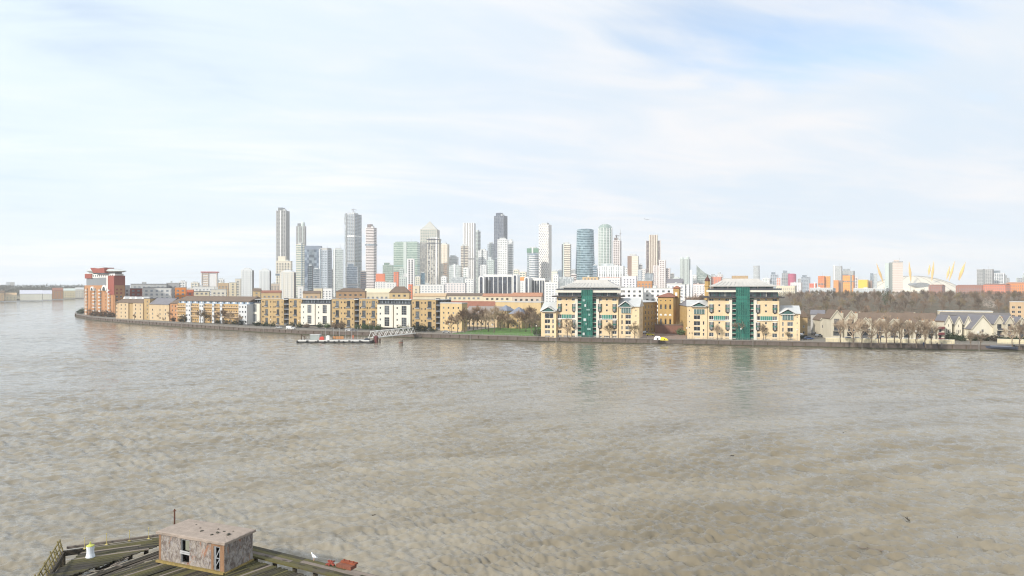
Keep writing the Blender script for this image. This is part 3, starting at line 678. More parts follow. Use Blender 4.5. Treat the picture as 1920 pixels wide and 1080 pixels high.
mb = MB(); mb.prismx([(-1.4, H + .02), (5.5, H + 4.6), (12.5, H + .02)], 0, F.u(319) - .05); mb.build('roof', slate, F.root)
mb = MB(); mb.prismx([(-.6, H + 1.02), (6, H + 4.2), (12.5, H + 1.02)], F.u(319) + .05, F.L + .3); mb.build('roof', brownroof, F.root)
# ---- orange brick tower with oval roof at the river bend
F = Frame('bend_tower', 'orange brick riverside tower with oval grey roof and red attic at the bend', 'apartment building', 158.5, 646, 215, 604)
H = F.z(187, 535); L = F.L; fl = 3.0
z0_ = 0
cols = [(.10, 1.8), (.25, 1.2), (.36, 3.2), (.55, 3.2), (.72, 1.4), (.86, 1.8)]
nf = int((H - 1) / fl)
ws = [(L*c - w/2, L*c + w/2, 1.2 + k*fl, 2.9 + k*fl, 2 if w > 1.5 else 1, 1) for c, w in cols for k in range(nf)]
F.section(0, L, H, 8, orange, ws, rwins=[(1 + 3.4*i, 2.6 + 3.4*i, 1.2 + k*fl, 2.7 + k*fl) for i in range(2) for k in range(nf)], top=slate)
for c, w in ((.36, 4.4), (.55, 4.4), (.10, 3), (.86, 3)):
    for k in range(nf): mb = MB(); z = .95 + k*fl; mb.box(L*c - w/2, L*c + w/2, -1.3, .0, z - .18, z, 0); metal_rail(mb, L*c - w/2, L*c + w/2, -1.3, z, .9, 1); mb.build('balcony', [white, lgrey], F.root)
for k in range(6): x = L*(.03 + .188*k); mb = MB(); mb.box(x - .35, x + .35, -.3, -.005, 0, H - 3); mb.build('brick_pier', orange if k % 2 else ivory, F.root)
for c, rr in ((.70, 4.4), (.30, 3.2)):             # glazed round gables breaking the roof
    mb = MB(); mb.ring([[(L*c + rr*math.cos(a*math.pi/8)*1.15, y, H - 4.5 + rr*math.sin(a*math.pi/8)*1.1) for a in range(9)] for y in (-1.2, 6)]); mb.build('gable', white, F.root)
    mb = MB(); mb.ring([[(L*c + rr*.7*math.cos(a*math.pi/8), y, H - 4.4 + rr*.75*math.sin(a*math.pi/8)) for a in range(9)] for y in (-1.3, -1.19)]); mb.build('gable_window', glassd, F.root)
ze = F.z(187, 520.5)
mb = MB(); mb.box(1.5, L*.78, 1, 7.5, H + .01, ze, 0); mb.build('grey_attic', M('grey_attic_metal', (.22,.235,.25), .5, .1), F.root)
for i in range(9): x = 2.5 + i*(L*.78 - 3)/9; mb = MB(); mb.box(x, x + 1.2, 1.85, 2, H + 2.5, H + 4.5); mb.build('attic_window', glassd, F.root)
mb = MB(); mb.box(L*.80, L - .1, .002 - .4, 8.4, H - 8, ze + 1.5); mb.build('red_stair_tower', redb, F.root)
mb = MB(); mb.box(L*.76, L*.80 - .01, -.5, 8.3, H - 6, ze + 1.5); mb.build('white_fin', white, F.root)
mb = MB(); mb.box(.0, L*.24, .2, 6, ze - .5, ze + 3.6); mb.build('red_attic', redb, F.root)
mb = MB(); mb.box(-.3, L*.30, .0, 7, ze + 3.61, ze + 4.0); mb.build('red_attic_roof', white, F.root)
zt = F.z(187, 513.8); zz = F.z(187, 511)
mb = MB(); mb.box(L*.2, L*.98, .8, 7.6, ze + .01, zt, 0); mb.build('white_storey', white, F.root)
for i in range(10): x = L*.26 + i*L*.07; mb = MB(); mb.box(x, x + 1.5, .65, .8, ze + .9, zt - .7); mb.build('attic_window', glassd, F.root)
mb = MB(); mb.box(L*.10, L*.95, 1.2, 7, zt + .01, zz); mb.build('upper_glazing', glassd, F.root)
cx_, cy_ = L*.54, 4.5
el = lambda rx, ry, z, tilt=0.: [(cx_ + rx*math.cos(2*math.pi*i/36), cy_ + ry*math.sin(2*math.pi*i/36), z + tilt*math.cos(2*math.pi*i/36)) for i in range(36)]
zc = F.z(187, 505)
mb = MB(); mb.ring([el(L*.52, 5, zz + .02, -.2), el(L*.61, 6.5, zz + 1.3, -.6), el(L*.60, 6.4, zz + 2.0, -.9), el(L*.46, 5, zc + .7, -1.2), el(L*.20, 2, zc + 1.8, -1.2)]); mb.build('oval_roof', M('pale_oval_roof', (.46,.49,.48), .4, .08), F.root, sm=False)
mb = MB(); mb.prism([(L*.42, zz - .2), (L*.80, zz - .6), (L*.78, zc + 1.2), (L*.55, zc + .6), (L*.32, zc + 1.5)], -2.9, 5); mb.build('red_roof_box', redb, F.root)

# ---- brick engine house with red roof and twin chimneys between the wharf towers
F = Frame('engine_house', 'gold brick engine house with red hipped roof and arched windows between the two wharf towers', 'historic building', 1233.5, 400, 1262.5, 396)
H = F.z(1248, 557); L = F.L
ar = [(L*(.2 + .3*i) - .5, L*(.2 + .3*i) + .5, 0) for i in range(3)]
ws = []
for a, b, _ in ar: ws += [(a, b, F.z(1248, 615), F.z(1248, 599), 1, 3), (a, b, F.z(1248, 579.5), F.z(1248, 572), 1, 2), (a + .2, b - .2, F.z(1248, 564.5), F.z(1248, 562.5), 1, 1)]
F.section(0, L, H, 14, M('old_gold_brick', (.44,.29,.11), .9, .2, .6), ws, fm=dgrey, top=redroof)
for a, b, _ in ar:
    z = F.z(1248, 592); mb = MB(); mb.ring([[((a+b)/2 + .75*math.cos(k*math.pi/6), y, z + .1 + 1.0*math.sin(k*math.pi/6)) for k in range(7)] for y in (-.14, -.004)]); mb.build('arch_panel', white, F.root)
    for z_ in (F.z(1248, 599), F.z(1248, 572)): mb = MB(); mb.ring([[((a+b)/2 + .6*math.cos(k*math.pi/6), y, z_ + .1 + .5*math.sin(k*math.pi/6)) for k in range(7)] for y in (-.1, -.006)]); mb.build('brick_arch', M('arch_brick', (.22,.12,.06), .9, .2), F.root)
roof_on(F, 'hip', L, 14, H, F.z(1248, 549) - H, redroof, e=1.0)
F = Frame('brick_chimney_tower', 'square gold brick chimney tower with small hipped cap beside the engine house', 'tower', 1262.8, 402, 1273, 400.5)
H = F.z(1268, 541); mb = MB(); mb.box(0, F.L, 0, 3, -.3, H, 0); mb.box(-.25, F.L+.25, -.25, 3.25, H - 1.2, H - .8, 0); mb.build('shaft', MATS['old_gold_brick'], F.root)
mb = MB(); mb.box(F.L*.3, F.L*.7, -.06, .1, H - 4, H - 2.2); mb.build('louvre', white, F.root)
roof_on(F, 'hip', F.L, 3, H, 1.6, redroof, e=.6)
F = Frame('octagonal_chimney', 'dark topped octagonal brick chimney rising behind the left shoulder of the right wharf tower', 'chimney', 1323.5, 385, 1333, 385)
H = F.z(1328, 527); c = F.L/2; oc = lambda r, z: (r, z)
mb = MB(); mb.lathe([(1.75, -.3), (1.5, H - 3), (1.75, H - 2.8), (1.75, H - 2.3), (1.4, H - 2.2), (1.4, H)], 8, 0, (c, 2)); mb.build('shaft', MATS['old_gold_brick'], F.root)
mb = MB(); mb.lathe([(1.6, H + .01), (1.5, H + .5), (.9, H + 1.6), (.35, H + 2.2), (.1, H + 3.4)], 8, 0, (c, 2)); mb.build('cap', M('dark_red_cap', (.10,.04,.03), .8, .2), F.root)
block('side_wing', 'brick side wing with dark roof edge left of the engine house yard', 'building', 1200.5, 391, 1232, 404, 567, MATS['old_gold_brick'], D=9, roof='mono', rise=1.2, rmat=lgrey, bay=3.4, ww=1.0, wh=1.8)
block('side_wing', 'brick side wing with pitched slate roof right of the engine house yard', 'building', 1273.5, 402, 1288.5, 372, 573, MATS['old_gold_brick'], D=9, roof='gable', rise=3, rmat=slate, bay=3.4, ww=1.0, wh=1.8)
F = Frame('yard_wall_building', 'low red brick outbuilding across the back of the wharf yard', 'building', 1228, 392, 1284, 386)
F.section(0, F.L, F.z(1255, 610), 3, M('yard_brick', (.20,.10,.07), .9, .2, .5), []); roof_on(F, 'flat', F.L, 3, F.z(1255, 610), 1, brownroof)
# ---- cream gabled waterfront houses on the right
def gabled(label, x0, x1, Y, yap, yev, ybase, wall, big=True, group='gabled cream houses', D=11., chim=True, roofm=None, ns=None, balc=False):
    F = Frame('gabled_house', label, 'house', x0, Y, x1, Y - .4, group=group); xm = (x0+x1)/2; L = F.L; H = F.z(xm, yev); A = F.z(xm, yap)
    hole = []
    if big: hole = [(L*.27, L*.73, H - 2.4, H - .2, 3, 1), (L*.27, L*.73, H - 5.4, H - 3.0, 3, 1), (L*.2, L*.8, max(.2, H - 8.4), H - 6.0, 4, 1)]
    else: hole = [(L*.45, L*.55, H - 1.4, H - .2, 1, 1), (L*.2, L*.32, H - 4, H - 2.6, 1, 1), (L*.45, L*.57, H - 4.6, H - 2.8, 1, 1), (L*.66, L*.78, H - 4, H - 2.6, 1, 1), (L*.3, L*.6, .2, 2.2, 2, 1)]
    F.section(0, L, H, D, wall, [h for h in hole if h[2] > 0], fm=dgrey, rwins=[(2, 3.2, 3.5, 4.8), (6, 7.2, 3.5, 4.8)])
    mb = MB(); mb.prism([(0.001, H + .004), (L-.001, H + .004), (L/2, A - .35)], .002, D); mb.build('gable_wall', wall, F.root)
    for k in (0, 1):
        mb = MB(); x0_, z0_, x1_, z1_ = (-.35, H - .3, L/2, A) if k == 0 else (L/2, A, L + .35, H - .3)
        mb.ring([[(x0_, -.35, z0_), (x0_, D + .3, z0_), (x0_, D + .3, z0_ + .28), (x0_, -.35, z0_ + .28)], [(x1_, -.35, z1_), (x1_, D + .3, z1_), (x1_, D + .3, z1_ + .28), (x1_, -.35, z1_ + .28)]])
        mb.build('roof', roofm or brownroof, F.root)
        mb = MB(); mb.bar((x0_, -.42, z0_ + .1), (x1_, -.42, z1_ + .1), .1, .35); mb.build('barge_board', creamw, F.root)
    if big:
        for z in (H - 3.0, H - 6.0):
            if z > 1: mb = MB(); mb.box(L*.18, L*.82, -1.2, .0, z - .18, z, 0); metal_rail(mb, L*.18, L*.82, -1.2, z, .95, 1); mb.build('balcony', [creamw, dgrey], F.root)
    if chim: mb = MB(); mb.box(L + .1, L + 1.3, 2.5, 4, -.2, H + 2.6); mb.build('chimney', wall, F.root); mb = MB(); mb.tube((L + .7, 3.2, H + 2.6), (L + .7, 3.2, H + 3.3), .22); mb.build('chimney_pot', orange, F.root)
    return F
gabled('leftmost and tallest cream gabled house at the head of the waterfront row', 1558, 1580, 350, 582, 597, 633, creamw)
gabled('second cream gabled house from the wharf, tall gable behind bare trees', 1584, 1607, 349, 583, 598, 633, creamw)
gabled('third cream gabled house in the waterfront row, gable lower than its left neighbours', 1611, 1634, 343, 596, 608, 634, creamw)
gabled('fourth cream gabled house in the waterfront row, behind two bare promenade trees', 1638, 1659, 342, 597, 609, 635, creamw)
gabled('fifth cream gabled house in the waterfront row, with pale balcony', 1664, 1686, 340, 598, 609, 635, creamw)
gabled('sixth cream gabled house in the waterfront row', 1690, 1709, 339, 601, 612, 636, creamw)
gabled('seventh cream gabled house in the row, left of the maroon balconies', 1713, 1733, 338, 601, 612, 636, creamw)
gabled('last cream gabled house of the row before the maroon balcony block', 1736, 1754, 337, 603, 613, 636, creamw)
for i, (x0, x1, Y, ya, ye, lab) in enumerate(((1538, 1556, 372, 590, 600, 'half hidden pale gabled house behind the head of the row'), (1602, 1620, 385, 585, 594, 'pale gable showing behind the second and third gabled houses'),
        (1672, 1686, 386, 587, 595, 'small pale gable peeping over the roof ridge behind the fifth house'), (1706, 1722, 384, 586, 595, 'pale back row gable above the sixth and seventh houses'))):
    gabled(lab, x0, x1, Y, ya, ye, 630, creamw, big=False, chim=False, group='back row gables')
block('roof_terrace_house', 'long brown roofed house row behind the cream gables', 'house', 1555, 378, 1756, 362, 602, MATS['pale_tan_brick'], D=9, roof='gable', rise=4.2, rmat=brownroof, bay=4, ww=1.2, wh=1.4)
F, H = block('balcony_flats', 'narrow flats with stacked maroon balconies in the gabled row', 'apartment building', 1756, 338, 1770.5, 337.5, 604, creamw, D=10, rmat=brownroof, bay=2, ww=1.2, wh=2)
for k in range(3): mb = MB(); mb.box(.3, F.L - .3, -1.3, 0, .2 + 2.7*k, .4 + 2.7*k, 0); metal_rail(mb, .3, F.L - .3, -1.3, .4 + 2.7*k, 1.0, 0); mb.build('balcony', maroon, F.root)
whg = M('pale_yellow_render', (.68,.63,.50), .85, .1)
gabled('narrow white house with steep slate gable, left of three', 1772, 1785, 345, 592, 607, 635, whg, big=False, chim=False, roofm=slate, group='steep white gabled houses')
gabled('narrow white house with steep slate gable, middle of three', 1791, 1804, 345, 594, 608, 635, whg, big=False, chim=False, roofm=slate, group='steep white gabled houses')
gabled('narrow white house with steep slate gable, right of three', 1809, 1821, 345, 593, 608, 635, whg, big=False, chim=False, roofm=slate, group='steep white gabled houses')
gabled('wide white house with broad steep gable above the clipped hedges', 1822, 1863, 340, 592, 617, 636, whg, big=False, chim=False, roofm=slate, group='steep white gabled houses')
gabled('cream gabled house with dark balcony right of the wide white gable', 1865, 1883, 338, 592, 607, 637, creamw, roofm=slate)
gabled('cream gabled house second from the right edge', 1885, 1902, 336, 593, 607, 637, creamw, roofm=slate)
gabled('cream gabled house at the right edge of the view', 1905, 1926, 334, 595, 608, 638, creamw, roofm=slate)
block('low_shed', 'long low dark roofed building behind the white gables', 'building', 1765, 395, 1895, 380, 592, M('grey_shed_wall', (.30,.29,.29), .8, .15), D=14, roof='gable', rise=1.6, rmat=M('weathered_felt_roof', (.16,.145,.135), .9, .2))
block('park_depot', 'low pale flat building at the edge of the wooded park', 'building', 1760, 560, 1862, 545, 584, cream, D=10, roof='flat', rmat=lgrey, bay=6, ww=3, wh=1.2, z1=2)
block('park_flats', 'long tan flat roofed block at the right edge before the woods', 'building', 1893, 500, 1990, 480, 567, tan, D=12, bay=3.5, ww=1.8, wh=1.6)
# garden wall of pale stone
for lab, x0, x1, Y in (('pale stone garden wall in front of the left gabled houses', 1548, 1650, 333), ('pale stone garden wall in front of the right gabled houses', 1652, 1790, 330), ('low pale garden wall below the clipped hedges', 1870, 1935, 324)):
    F = Frame('garden_wall', lab, 'wall', x0, Y, x1, Y - (x1-x0)*.085); mb = MB(); mb.box(0, F.L, 0, .5, -.2, 1.9); mb.build('wall_face', M('garden_wall_stone', (.60,.53,.36), .9, .18, .4), F.root)
    mb = MB(); mb.box(-.05, F.L+.05, -.08, .58, 1.905, 2.05); mb.build('coping', ivory, F.root)
block('small_brick_house', 'small yellow brick house with gable beside the right pavilion', 'house', 1500, 375, 1514, 374, 595, ochre, D=9, roof='cross', rise=3.5, rmat=brownroof, bay=2, ww=.9, wh=1.2)
block('grey_roofed_house', 'grey clad house with slate roof between pavilion and gabled row', 'house', 1520, 395, 1545, 392, 590, M('grey_stone_cladding', (.42,.40,.37), .85, .2, 1), D=10, roof='gable', rise=2.5, rmat=slate, bay=3, ww=1.2, wh=1.4)
# ---- park edge: slate and red roofs between terrace and wharf
block('red_roof_flats', 'long brick flats with red roof and small dormers behind the bare park trees', 'apartment building', 833, 500, 935, 480, 577, MATS['pale_tan_brick'], D=14, roof='gable', rise=4.4, rmat=redroof, bay=3.6, ww=1.2, wh=1.4)
block('slate_roof_row', 'tan houses with broad grey slate roof behind the bare park trees', 'house', 872, 462, 948, 449, 590, MATS['pale_tan_brick'], D=12, roof='gable', rise=5.2, rmat=M('worn_slate', (.24,.215,.20), .8, .15), bay=3.6, ww=1.3, wh=1.5)
block('yellow_flats', 'yellow brick flats with flat roof left of the wharf pavilion', 'apartment building', 929, 470, 1014, 452, 567, ochre2, D=12, bay=4.5, ww=1.0, wh=1.2)
block('slate_corner_house', 'small house with blue grey slate roof at the far side of the lawn', 'house', 955, 440, 978, 436, 589, ochre, D=9, roof='hip', rise=4.2, rmat=M('blue_slate', (.20,.22,.27), .7, .12), bay=3, ww=1.0, wh=1.2)
block('slate_corner_house', 'second house with pointed blue grey roof left of the slate corner house', 'house', 932, 446, 950, 442, 583, ochre2, D=9, roof='hip', rise=3.4, rmat=MATS['blue_slate'], bay=3, ww=1.0, wh=1.2)
# ================================================================== skyline
gA = G('glass_charcoal', (.17,.18,.18), (.36,.36,.35), metal=.3); gB = G('glass_slate', (.18,.23,.27), (.42,.48,.52), metal=.45)
gC = G('glass_pale_green', (.26,.34,.30), (.50,.56,.50), metal=.3); gD = G('glass_green', (.22,.33,.27), (.48,.56,.46), metal=.35)
gE = G('glass_deep_blue', (.05,.10,.15), (.20,.34,.40), metal=.5); gF = G('glass_brown', (.15,.12,.115), (.34,.28,.25), metal=.2)
gH = G('glass_whitish', (.42,.46,.46), (.72,.74,.73), metal=.25); gK = G('glass_night', (.03,.035,.05), (.12,.14,.18), metal=.3)
sA = M('tower_grey_band', (.42,.415,.40), .6, .1, .05); sW = M('tower_white_band', (.80,.79,.77), .6, .06, .05); sC = M('tower_cream_band', (.74,.68,.56), .7, .08, .05)
sG = M('tower_green_grey_band', (.52,.58,.54), .6, .08, .05); sP = M('tower_pink_band', (.72,.665,.64), .7, .08, .05); sB = M('tower_blue_grey_band', (.50,.54,.58), .5, .08, .05)
sBr = M('tower_brown_panel', (.26,.17,.13), .7, .12, .05)
def tower(label, pl, pr, ytop, Y, gl, band, fh=4.2, bt=1.3, fin=None, fm=None, r=-12, dr=.7, name='skyscraper', crown=None, yb=None, steps=None, cat='skyscraper', proud=.5, group=None, plant=True, parent=None):
    Wd = (pr - pl) / FOC * Y; th = math.atan(((pl + pr)/2 - 960) / FOC); ra = R(abs(r))
    w = Wd / (math.cos(ra) + dr*math.sin(ra)); d = w * dr; rz = -th + R(r)
    x0 = PX(pl, Y); H = PZ(ytop, Y) - LAND
    loc = (x0, Y, LAND)
    if r > 0: loc = (x0 + d*math.sin(ra), Y, LAND)
    root = thing(name, label, cat, loc, rz, group)
    mb = MB(); mb.box(0, w, 0, d, -.3, H); mb.build('core', gl, root)
    if band:
        mb = MB(); n = int(H / fh)
        for k in range(1, n + 1):
            z = H - (n - k)*fh - bt; mb.box(-proud, w + proud, -proud, d + proud, z, z + bt + (.02 if k == n else 0))
        mb.build('floor_band', band, root, kind='stuff')
    if fin:
        pitch, fw = fin; mb = MB(); n = max(2, round(w / pitch))
        for i in range(n + 1):
            x = (w - fw)*i/n; mb.box(x, x + fw, -proud - .5, -.01, 0, H + .3)
        n = max(2, round(d / pitch))
        for i in range(n + 1):
            y = (d - fw)*i/n + .02; xx = (w, w + proud + .45) if r < 0 else (-proud - .45, 0); mb.box(*xx, y, y + fw, 0, H + .3)
        mb.build('facade_fin', fm or band, root, kind='stuff')
    rt = random.Random(int(pl*7 + ytop)); sty = rt.random()
    if band and w > 14:
        if sty < .45:      # a contrasting lift core up the face
            a = rt.choice((.08, .42, .74)); mb = MB(); mb.box(w*a, w*(a + .13), -proud - .9, .3, 0, H + rt.uniform(1, 4)); mb.build('lift_core', rt.choice((sG, gA, sW, gB)), root)
        if .3 < sty < .8:  # a louvred plant floor
            k = rt.uniform(.35, .75); mb = MB(); mb.box(-proud - .4, w + proud + .4, -proud - .4, d + proud + .4, H*k, H*k + 3.6); mb.build('plant_floor', rt.choice((gA, gB, sA)), root)
        if sty > .55:      # lower wing or set back top
            mb = MB(); mb.box(w*.12, w*.62, d*.15, d*.85, H + .03, H + rt.uniform(5, 9)); mb.build('setback_top', gl, root)
        mb = MB(); mb.tube((w*.7, d*.5, H), (w*.7, d*.5, H + rt.uniform(8, 14)), .45, .2, 5); mb.build('aerial', sA, root)
    if plant:
        mb = MB(); mb.box(w*.2, w*.8, d*.2, d*.8, H + .02, H + 4.5 if H > 90 else H + 2.2); mb.build('roof_plant', lgrey, root)
    return root, w, d, H
# --- left cluster
root, w, d, H = tower('tall dark grey tower with ribbed faces, leftmost of the high towers', 518, 541.5, 395, 1935, gA, sA, 3.6, .9, fin=(5, 1.4), fm=M('tower_dark_rib', (.41,.405,.39), .6, .1, .05), r=-22, dr=.9)
mb = MB(); mb.box(w*.42, w*.5, -1.6, -.9, 4, H + .5); mb.build('corner_rib', sW, root)
root, w, d, H = tower('slender grey tower with two rounded heads of unequal height', 555.5, 573, 424, 2150, gA, sA, 3.8, 1., fin=(4, 1.2), fm=sA, r=-10, plant=False)
mb = MB(); rr = w*.24
for cx0, hh in ((w*.28, H + 2), (w*.74, H + 14)): mb.lathe([(rr, H*.6), (rr, hh - 6), (rr*.8, hh - 2), (rr*.3, hh)], 14, 0, (cx0, d*.3))
mb.build('rounded_head', sG, root)
tower('pale green residential tower with balcony rows in front of the twin headed tower', 555, 570.5, 458, 1700, gC, sC, 4.2, 1.6, r=-14)
root, w, d, H = tower('wide slate blue glass tower with bright painted reflections', 570.5, 603, 461, 1800, G('glass_mirror_blue', (.10,.14,.20), (.50,.58,.66), cell=(6,6,7), metal=.6), None, r=-8, plant=False)  # pale panes carry the bright reflections in their colour
mb = MB(); mb.box(-.6, w + .6, -.6, d + .6, H - 9, H + .4); mb.build('top_band', M('tower_dark_blue_band', (.22,.26,.33), .5, .1), root)
tower('dark blue glass tower with ragged crown in front of the mirror tower', 577.5, 586, 498, 1500, gE, sB, 4.5, .8, fin=(3.5, 1.0), fm=gK, r=-10)
tower('smaller lilac glass tower beside the ragged blue one', 587, 599, 504, 1550, glassb, sB, 4.5, .8, r=-10)
root, w, d, H = tower('grey striped tower with white corner, curved top edge', 599.5, 621, 469, 1650, gB, sB, 4., 1.4, fin=(6, .8), r=-32, dr=.9, plant=False)
mb = MB(); mb.box(-1.2, .3, -1.2, .2, 0, H + 2); mb.build('white_corner', sW, root); mb = MB(); mb.box(0, w, 0, d, H + .05, H + 5); mb.build('crown', sA, root)
tower('dark grey slab tucked behind the grey striped tower', 619, 624.5, 505, 1900, gK, sA, 4, 1., r=-5)
tower('pale mint white slab tower between the grey and the steel towers', 624.5, 643.5, 468, 1750, gH, sG, 4.6, 1.5, r=-8, dr=.5)
root, w, d, H = tower('tall steel grey tower with crane on its open top', 647.5, 677, 402, 2050, gB, sB, 4., 1.3, fin=(7, 1.2), fm=sA, r=-38, dr=1.)
mb = MB(); mb.box(-1.5, 3.0, -1.5, 3, 0, H + 2); mb.build('bright_corner', glassl, root)
mb = MB()
for i in range(6): mb.tube((w*i/5, 0, H), (w*i/5, 0, H + 5 + (i % 3)*2), .5, .4, 4)
mb.build('column_stub', sA, root)
mb = MB(); z = H*.72; mb.box(-.8, w + .8, -.8, d + .8, z, z + 4.5); mb.build('plant_floor', sW, root)
def crane(label, px, Y, yb, yt, jib=26, ang=20, col=None):
    root = thing('tower_crane', label, 'crane', (PX(px, Y), Y, PZ(yb, Y)), R(ang)); h = PZ(yt, Y) - PZ(yb, Y); m = col or M('crane_steel', (.45,.44,.42), .6, .1)
    mb = MB(); mb.box(-.9, .9, -.9, .9, 0, h*.8); mb.build('mast', m, root)
    mb = MB(); mb.bar((-jib*.35, 0, h*.8 + .6), (jib, 0, h*.8 + .6), 1.1, 1.1); mb.build('jib', m, root)
    mb = MB(); mb.tube((0, 0, h*.8), (0, 0, h), .9, .4, 4); mb.tube((0, 0, h), (jib*.8, 0, h*.8 + 1), .25, .25, 3); mb.build('apex', m, root)
    mb = MB(); mb.box(-jib*.35, -jib*.25, -1.3, 1.3, h*.8 - 2, h*.8); mb.build('counterweight', grey, root)
    return root
crane('thin grey crane on top of the tall steel grey tower', 662, 2060, 403, 391, 16, 60)
crane('thin crane standing left of the steel grey tower roof', 646, 2250, 420, 404, 12, 100)
tower('blue grey mid height block at the foot of the steel tower', 650, 671, 500, 1700, glassb, sB, 4.2, .9, r=-8)
tower('dark block between the steel tower and the pink striped tower', 676, 686.5, 509, 1500, gK, sBr, 4., .8, r=-15)
root, w, d, H = tower('slim tower with pink and white horizontal stripes', 686, 705.5, 427, 1780, gF, sP, 3.9, 2.0, r=-26, dr=.8, proud=1.2)
# council towers
def council(label, pl, pr, ytop, Y, mat=None):
    root, w, d, H = tower(label, pl, pr, ytop, Y, mat or M('council_tower_white', (.68,.69,.68), .8, .08, .08), None, r=-14, dr=.6, name='tower_block', cat='tower block', plant=False)
    mb = MB(); mb.ring([[(1, 1, H + .02), (w-1, 1, H + .02), (w-1, d-1, H + .02), (1, d-1, H + .02)], [(w*.35, d*.35, H + 3), (w*.65, d*.35, H + 3), (w*.65, d*.65, H + 3), (w*.35, d*.65, H + 3)]]); mb.build('roof_cap', lgrey, root)
    mb = MB(); mb.box(w + .01, w + .3, .5, d - .5, 0, H - 1); mb.build('shade_panel', M('painted_side_shade', (.20,.19,.185), .8, .2), root)  # shade of the right side put into a dark panel colour
    mb = MB()
    for i in range(3): x = w*(.2 + .3*i); mb.box(x - .5, x + .5, -.25, -.01, 0, H - .5)
    mb.build('pilaster', M('council_pilaster', (.60,.615,.61), .8, .08), root)
    mb = MB()
    for k in range(int(H/2.9)):
        for i in range(4): x = w*(.08 + .26*i); mb.box(x, x + 1.2, -.1, .02, 1 + k*2.9, 2.2 + k*2.9)
    mb.build('window', M('council_window', (.47,.51,.53), .4, .15), root, kind='stuff')
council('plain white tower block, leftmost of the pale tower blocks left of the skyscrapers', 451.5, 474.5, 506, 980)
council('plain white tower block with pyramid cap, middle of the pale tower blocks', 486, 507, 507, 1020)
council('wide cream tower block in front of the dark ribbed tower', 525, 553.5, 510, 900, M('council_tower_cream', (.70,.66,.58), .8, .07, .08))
root, w, d, H = tower('cream block dotted with dark windows below the dark ribbed tower', 517.5, 547, 489, 1350, sC, sC, 5, 1., r=-10, name='tower_block', cat='tower block')
mb = MB()
for k in range(int(H/5)):
    for i in range(int(w/5)): mb.box(1.5 + i*5, 3.2 + i*5, -.7, .02, 1.5 + k*5, 4.2 + k*5)
mb.build('window', gK, root, kind='stuff')
# green and cream cluster
root, w, d, H = tower('broad green glass office slab left of the pyramid topped tower', 738, 787.5, 455, 2100, gD, M('tower_green_band', (.50,.57,.49), .5, .08), 6.5, 1.6, r=-16, dr=.45, plant=False)
for k in (.55, .30): mb = MB(); mb.box(-.7, w + .7, -.7, d + .7, H*k, H*k + 3); mb.build('plant_band', M('tower_teal_band', (.16,.30,.27), .5, .1), root)
mb = MB(); mb.box(w*.05, w*.95, d*.1, d*.9, H + .02, H + 3); mb.build('crown', gD, root)
tower('low teal glass block left of the green office slab', 717.5, 737.5, 497, 1900, gD, sG, 5, 1., r=-10)
root, w, d, H = tower('stone grey tower with steel pyramid top, tallest landmark of the centre', 788, 824, 430, 2290, gC, M('tower_stone_band', (.56,.53,.45), .6, .08), 5., 2.2, fin=(6, 2.0), fm=M('tower_stone_band'), r=-9, dr=.95, plant=False)
mb = MB(); mb.ring([[(2, 2, H + .02), (w-2, 2, H + .02), (w-2, d-2, H + .02), (2, d-2, H + .02)], [(w*.49, d*.49, H + 28), (w*.51, d*.49, H + 28), (w*.51, d*.51, H + 28), (w*.49, d*.51, H + 28)]]); mb.build('pyramid_roof', M('pyramid_steel', (.44,.43,.38), .45, .1, .05), root)
mb = MB(); mb.box(-1, w + 1, -1, d + 1, 0, H*.80); mb.build('lower_shaft', G('glass_stone_grid', (.20,.20,.20), (.60,.57,.50), cell=(5,5,5), metal=.2), root)
root, w, d, H = tower('unfinished grey lattice tower in front of the pyramid topped tower', 801.5, 826, 447, 1950, G('lattice_mix', (.10,.10,.10), (.66,.64,.58), cell=(4,4,5), metal=.1), sA, 5., .9, fin=(7, 1.4), fm=sC, r=-12, dr=.8)
mb = MB(); mb.box(-2, w + 2.5, -2, d + 2, H - 14, H - 12); mb.box(-2, w + 2.5, -2, d + 2, H - 4, H - 2); mb.build('scaffold_deck', gK, root)
tower('cream office tower with peach windows right of the lattice tower', 824, 842, 458, 2200, M('tower_peach', (.66,.50,.38), .7, .1), sC, 5, 2.4, fin=(5, 2.2), fm=sC, r=-18, dr=.7)
tower('narrow dark orange tower strip in front of the cream office tower', 832, 839, 493, 1700, gF, M('tower_amber_band', (.42,.30,.18), .7, .1), 4.5, 1.6, r=-10)
root, w, d, H = tower('white tower with two dark window stripes in front of the green slab', 763, 778, 486, 1550, sW, None, r=-8, dr=.8)
for a in (.22, .62):
    mb = MB(); mb.box(w*a, w*(a + .2), -.5, .02, 2, H - 2, 0)
    for k in range(int(H/4)): mb.box(w*a - .1, w*(a+.2) + .1, -.7, -.48, 3 + k*4, 4.2 + k*4, 1)
    mb.build('balcony_stripe', [gK, sP], root)
tower('deep blue slit tower at the left foot of the pyramid topped tower', 789, 797, 512, 1600, gE, None, r=-10)
tower('pale glass block low between the cream office tower and the pin striped tower', 842, 866, 498, 1800, gH, sG, 5, 1.3, r=-10)
tower('green tinted pale block right of the twin stripe tower', 842, 860, 482, 2400, gH, sW, 5, 1.3, r=-10)
root, w, d, H = tower('white pin striped tower with tall brown grooves', 868, 891.5, 418, 1900, gF, None, fin=(5.2, 2.7), fm=sW, r=-10, dr=.9, plant=False)
for k in (.50, .22): mb = MB(); mb.box(-1.3, w + 1.3, -1.3, d + 1, H*k, H*k + 3); mb.build('grey_belt', gA, root)
root, w, d, H = tower('lower shoulder of brown grooves left of the pin striped tower', 864, 878, 461, 1850, gF, sC, 4.2, 1.6, r=-8)
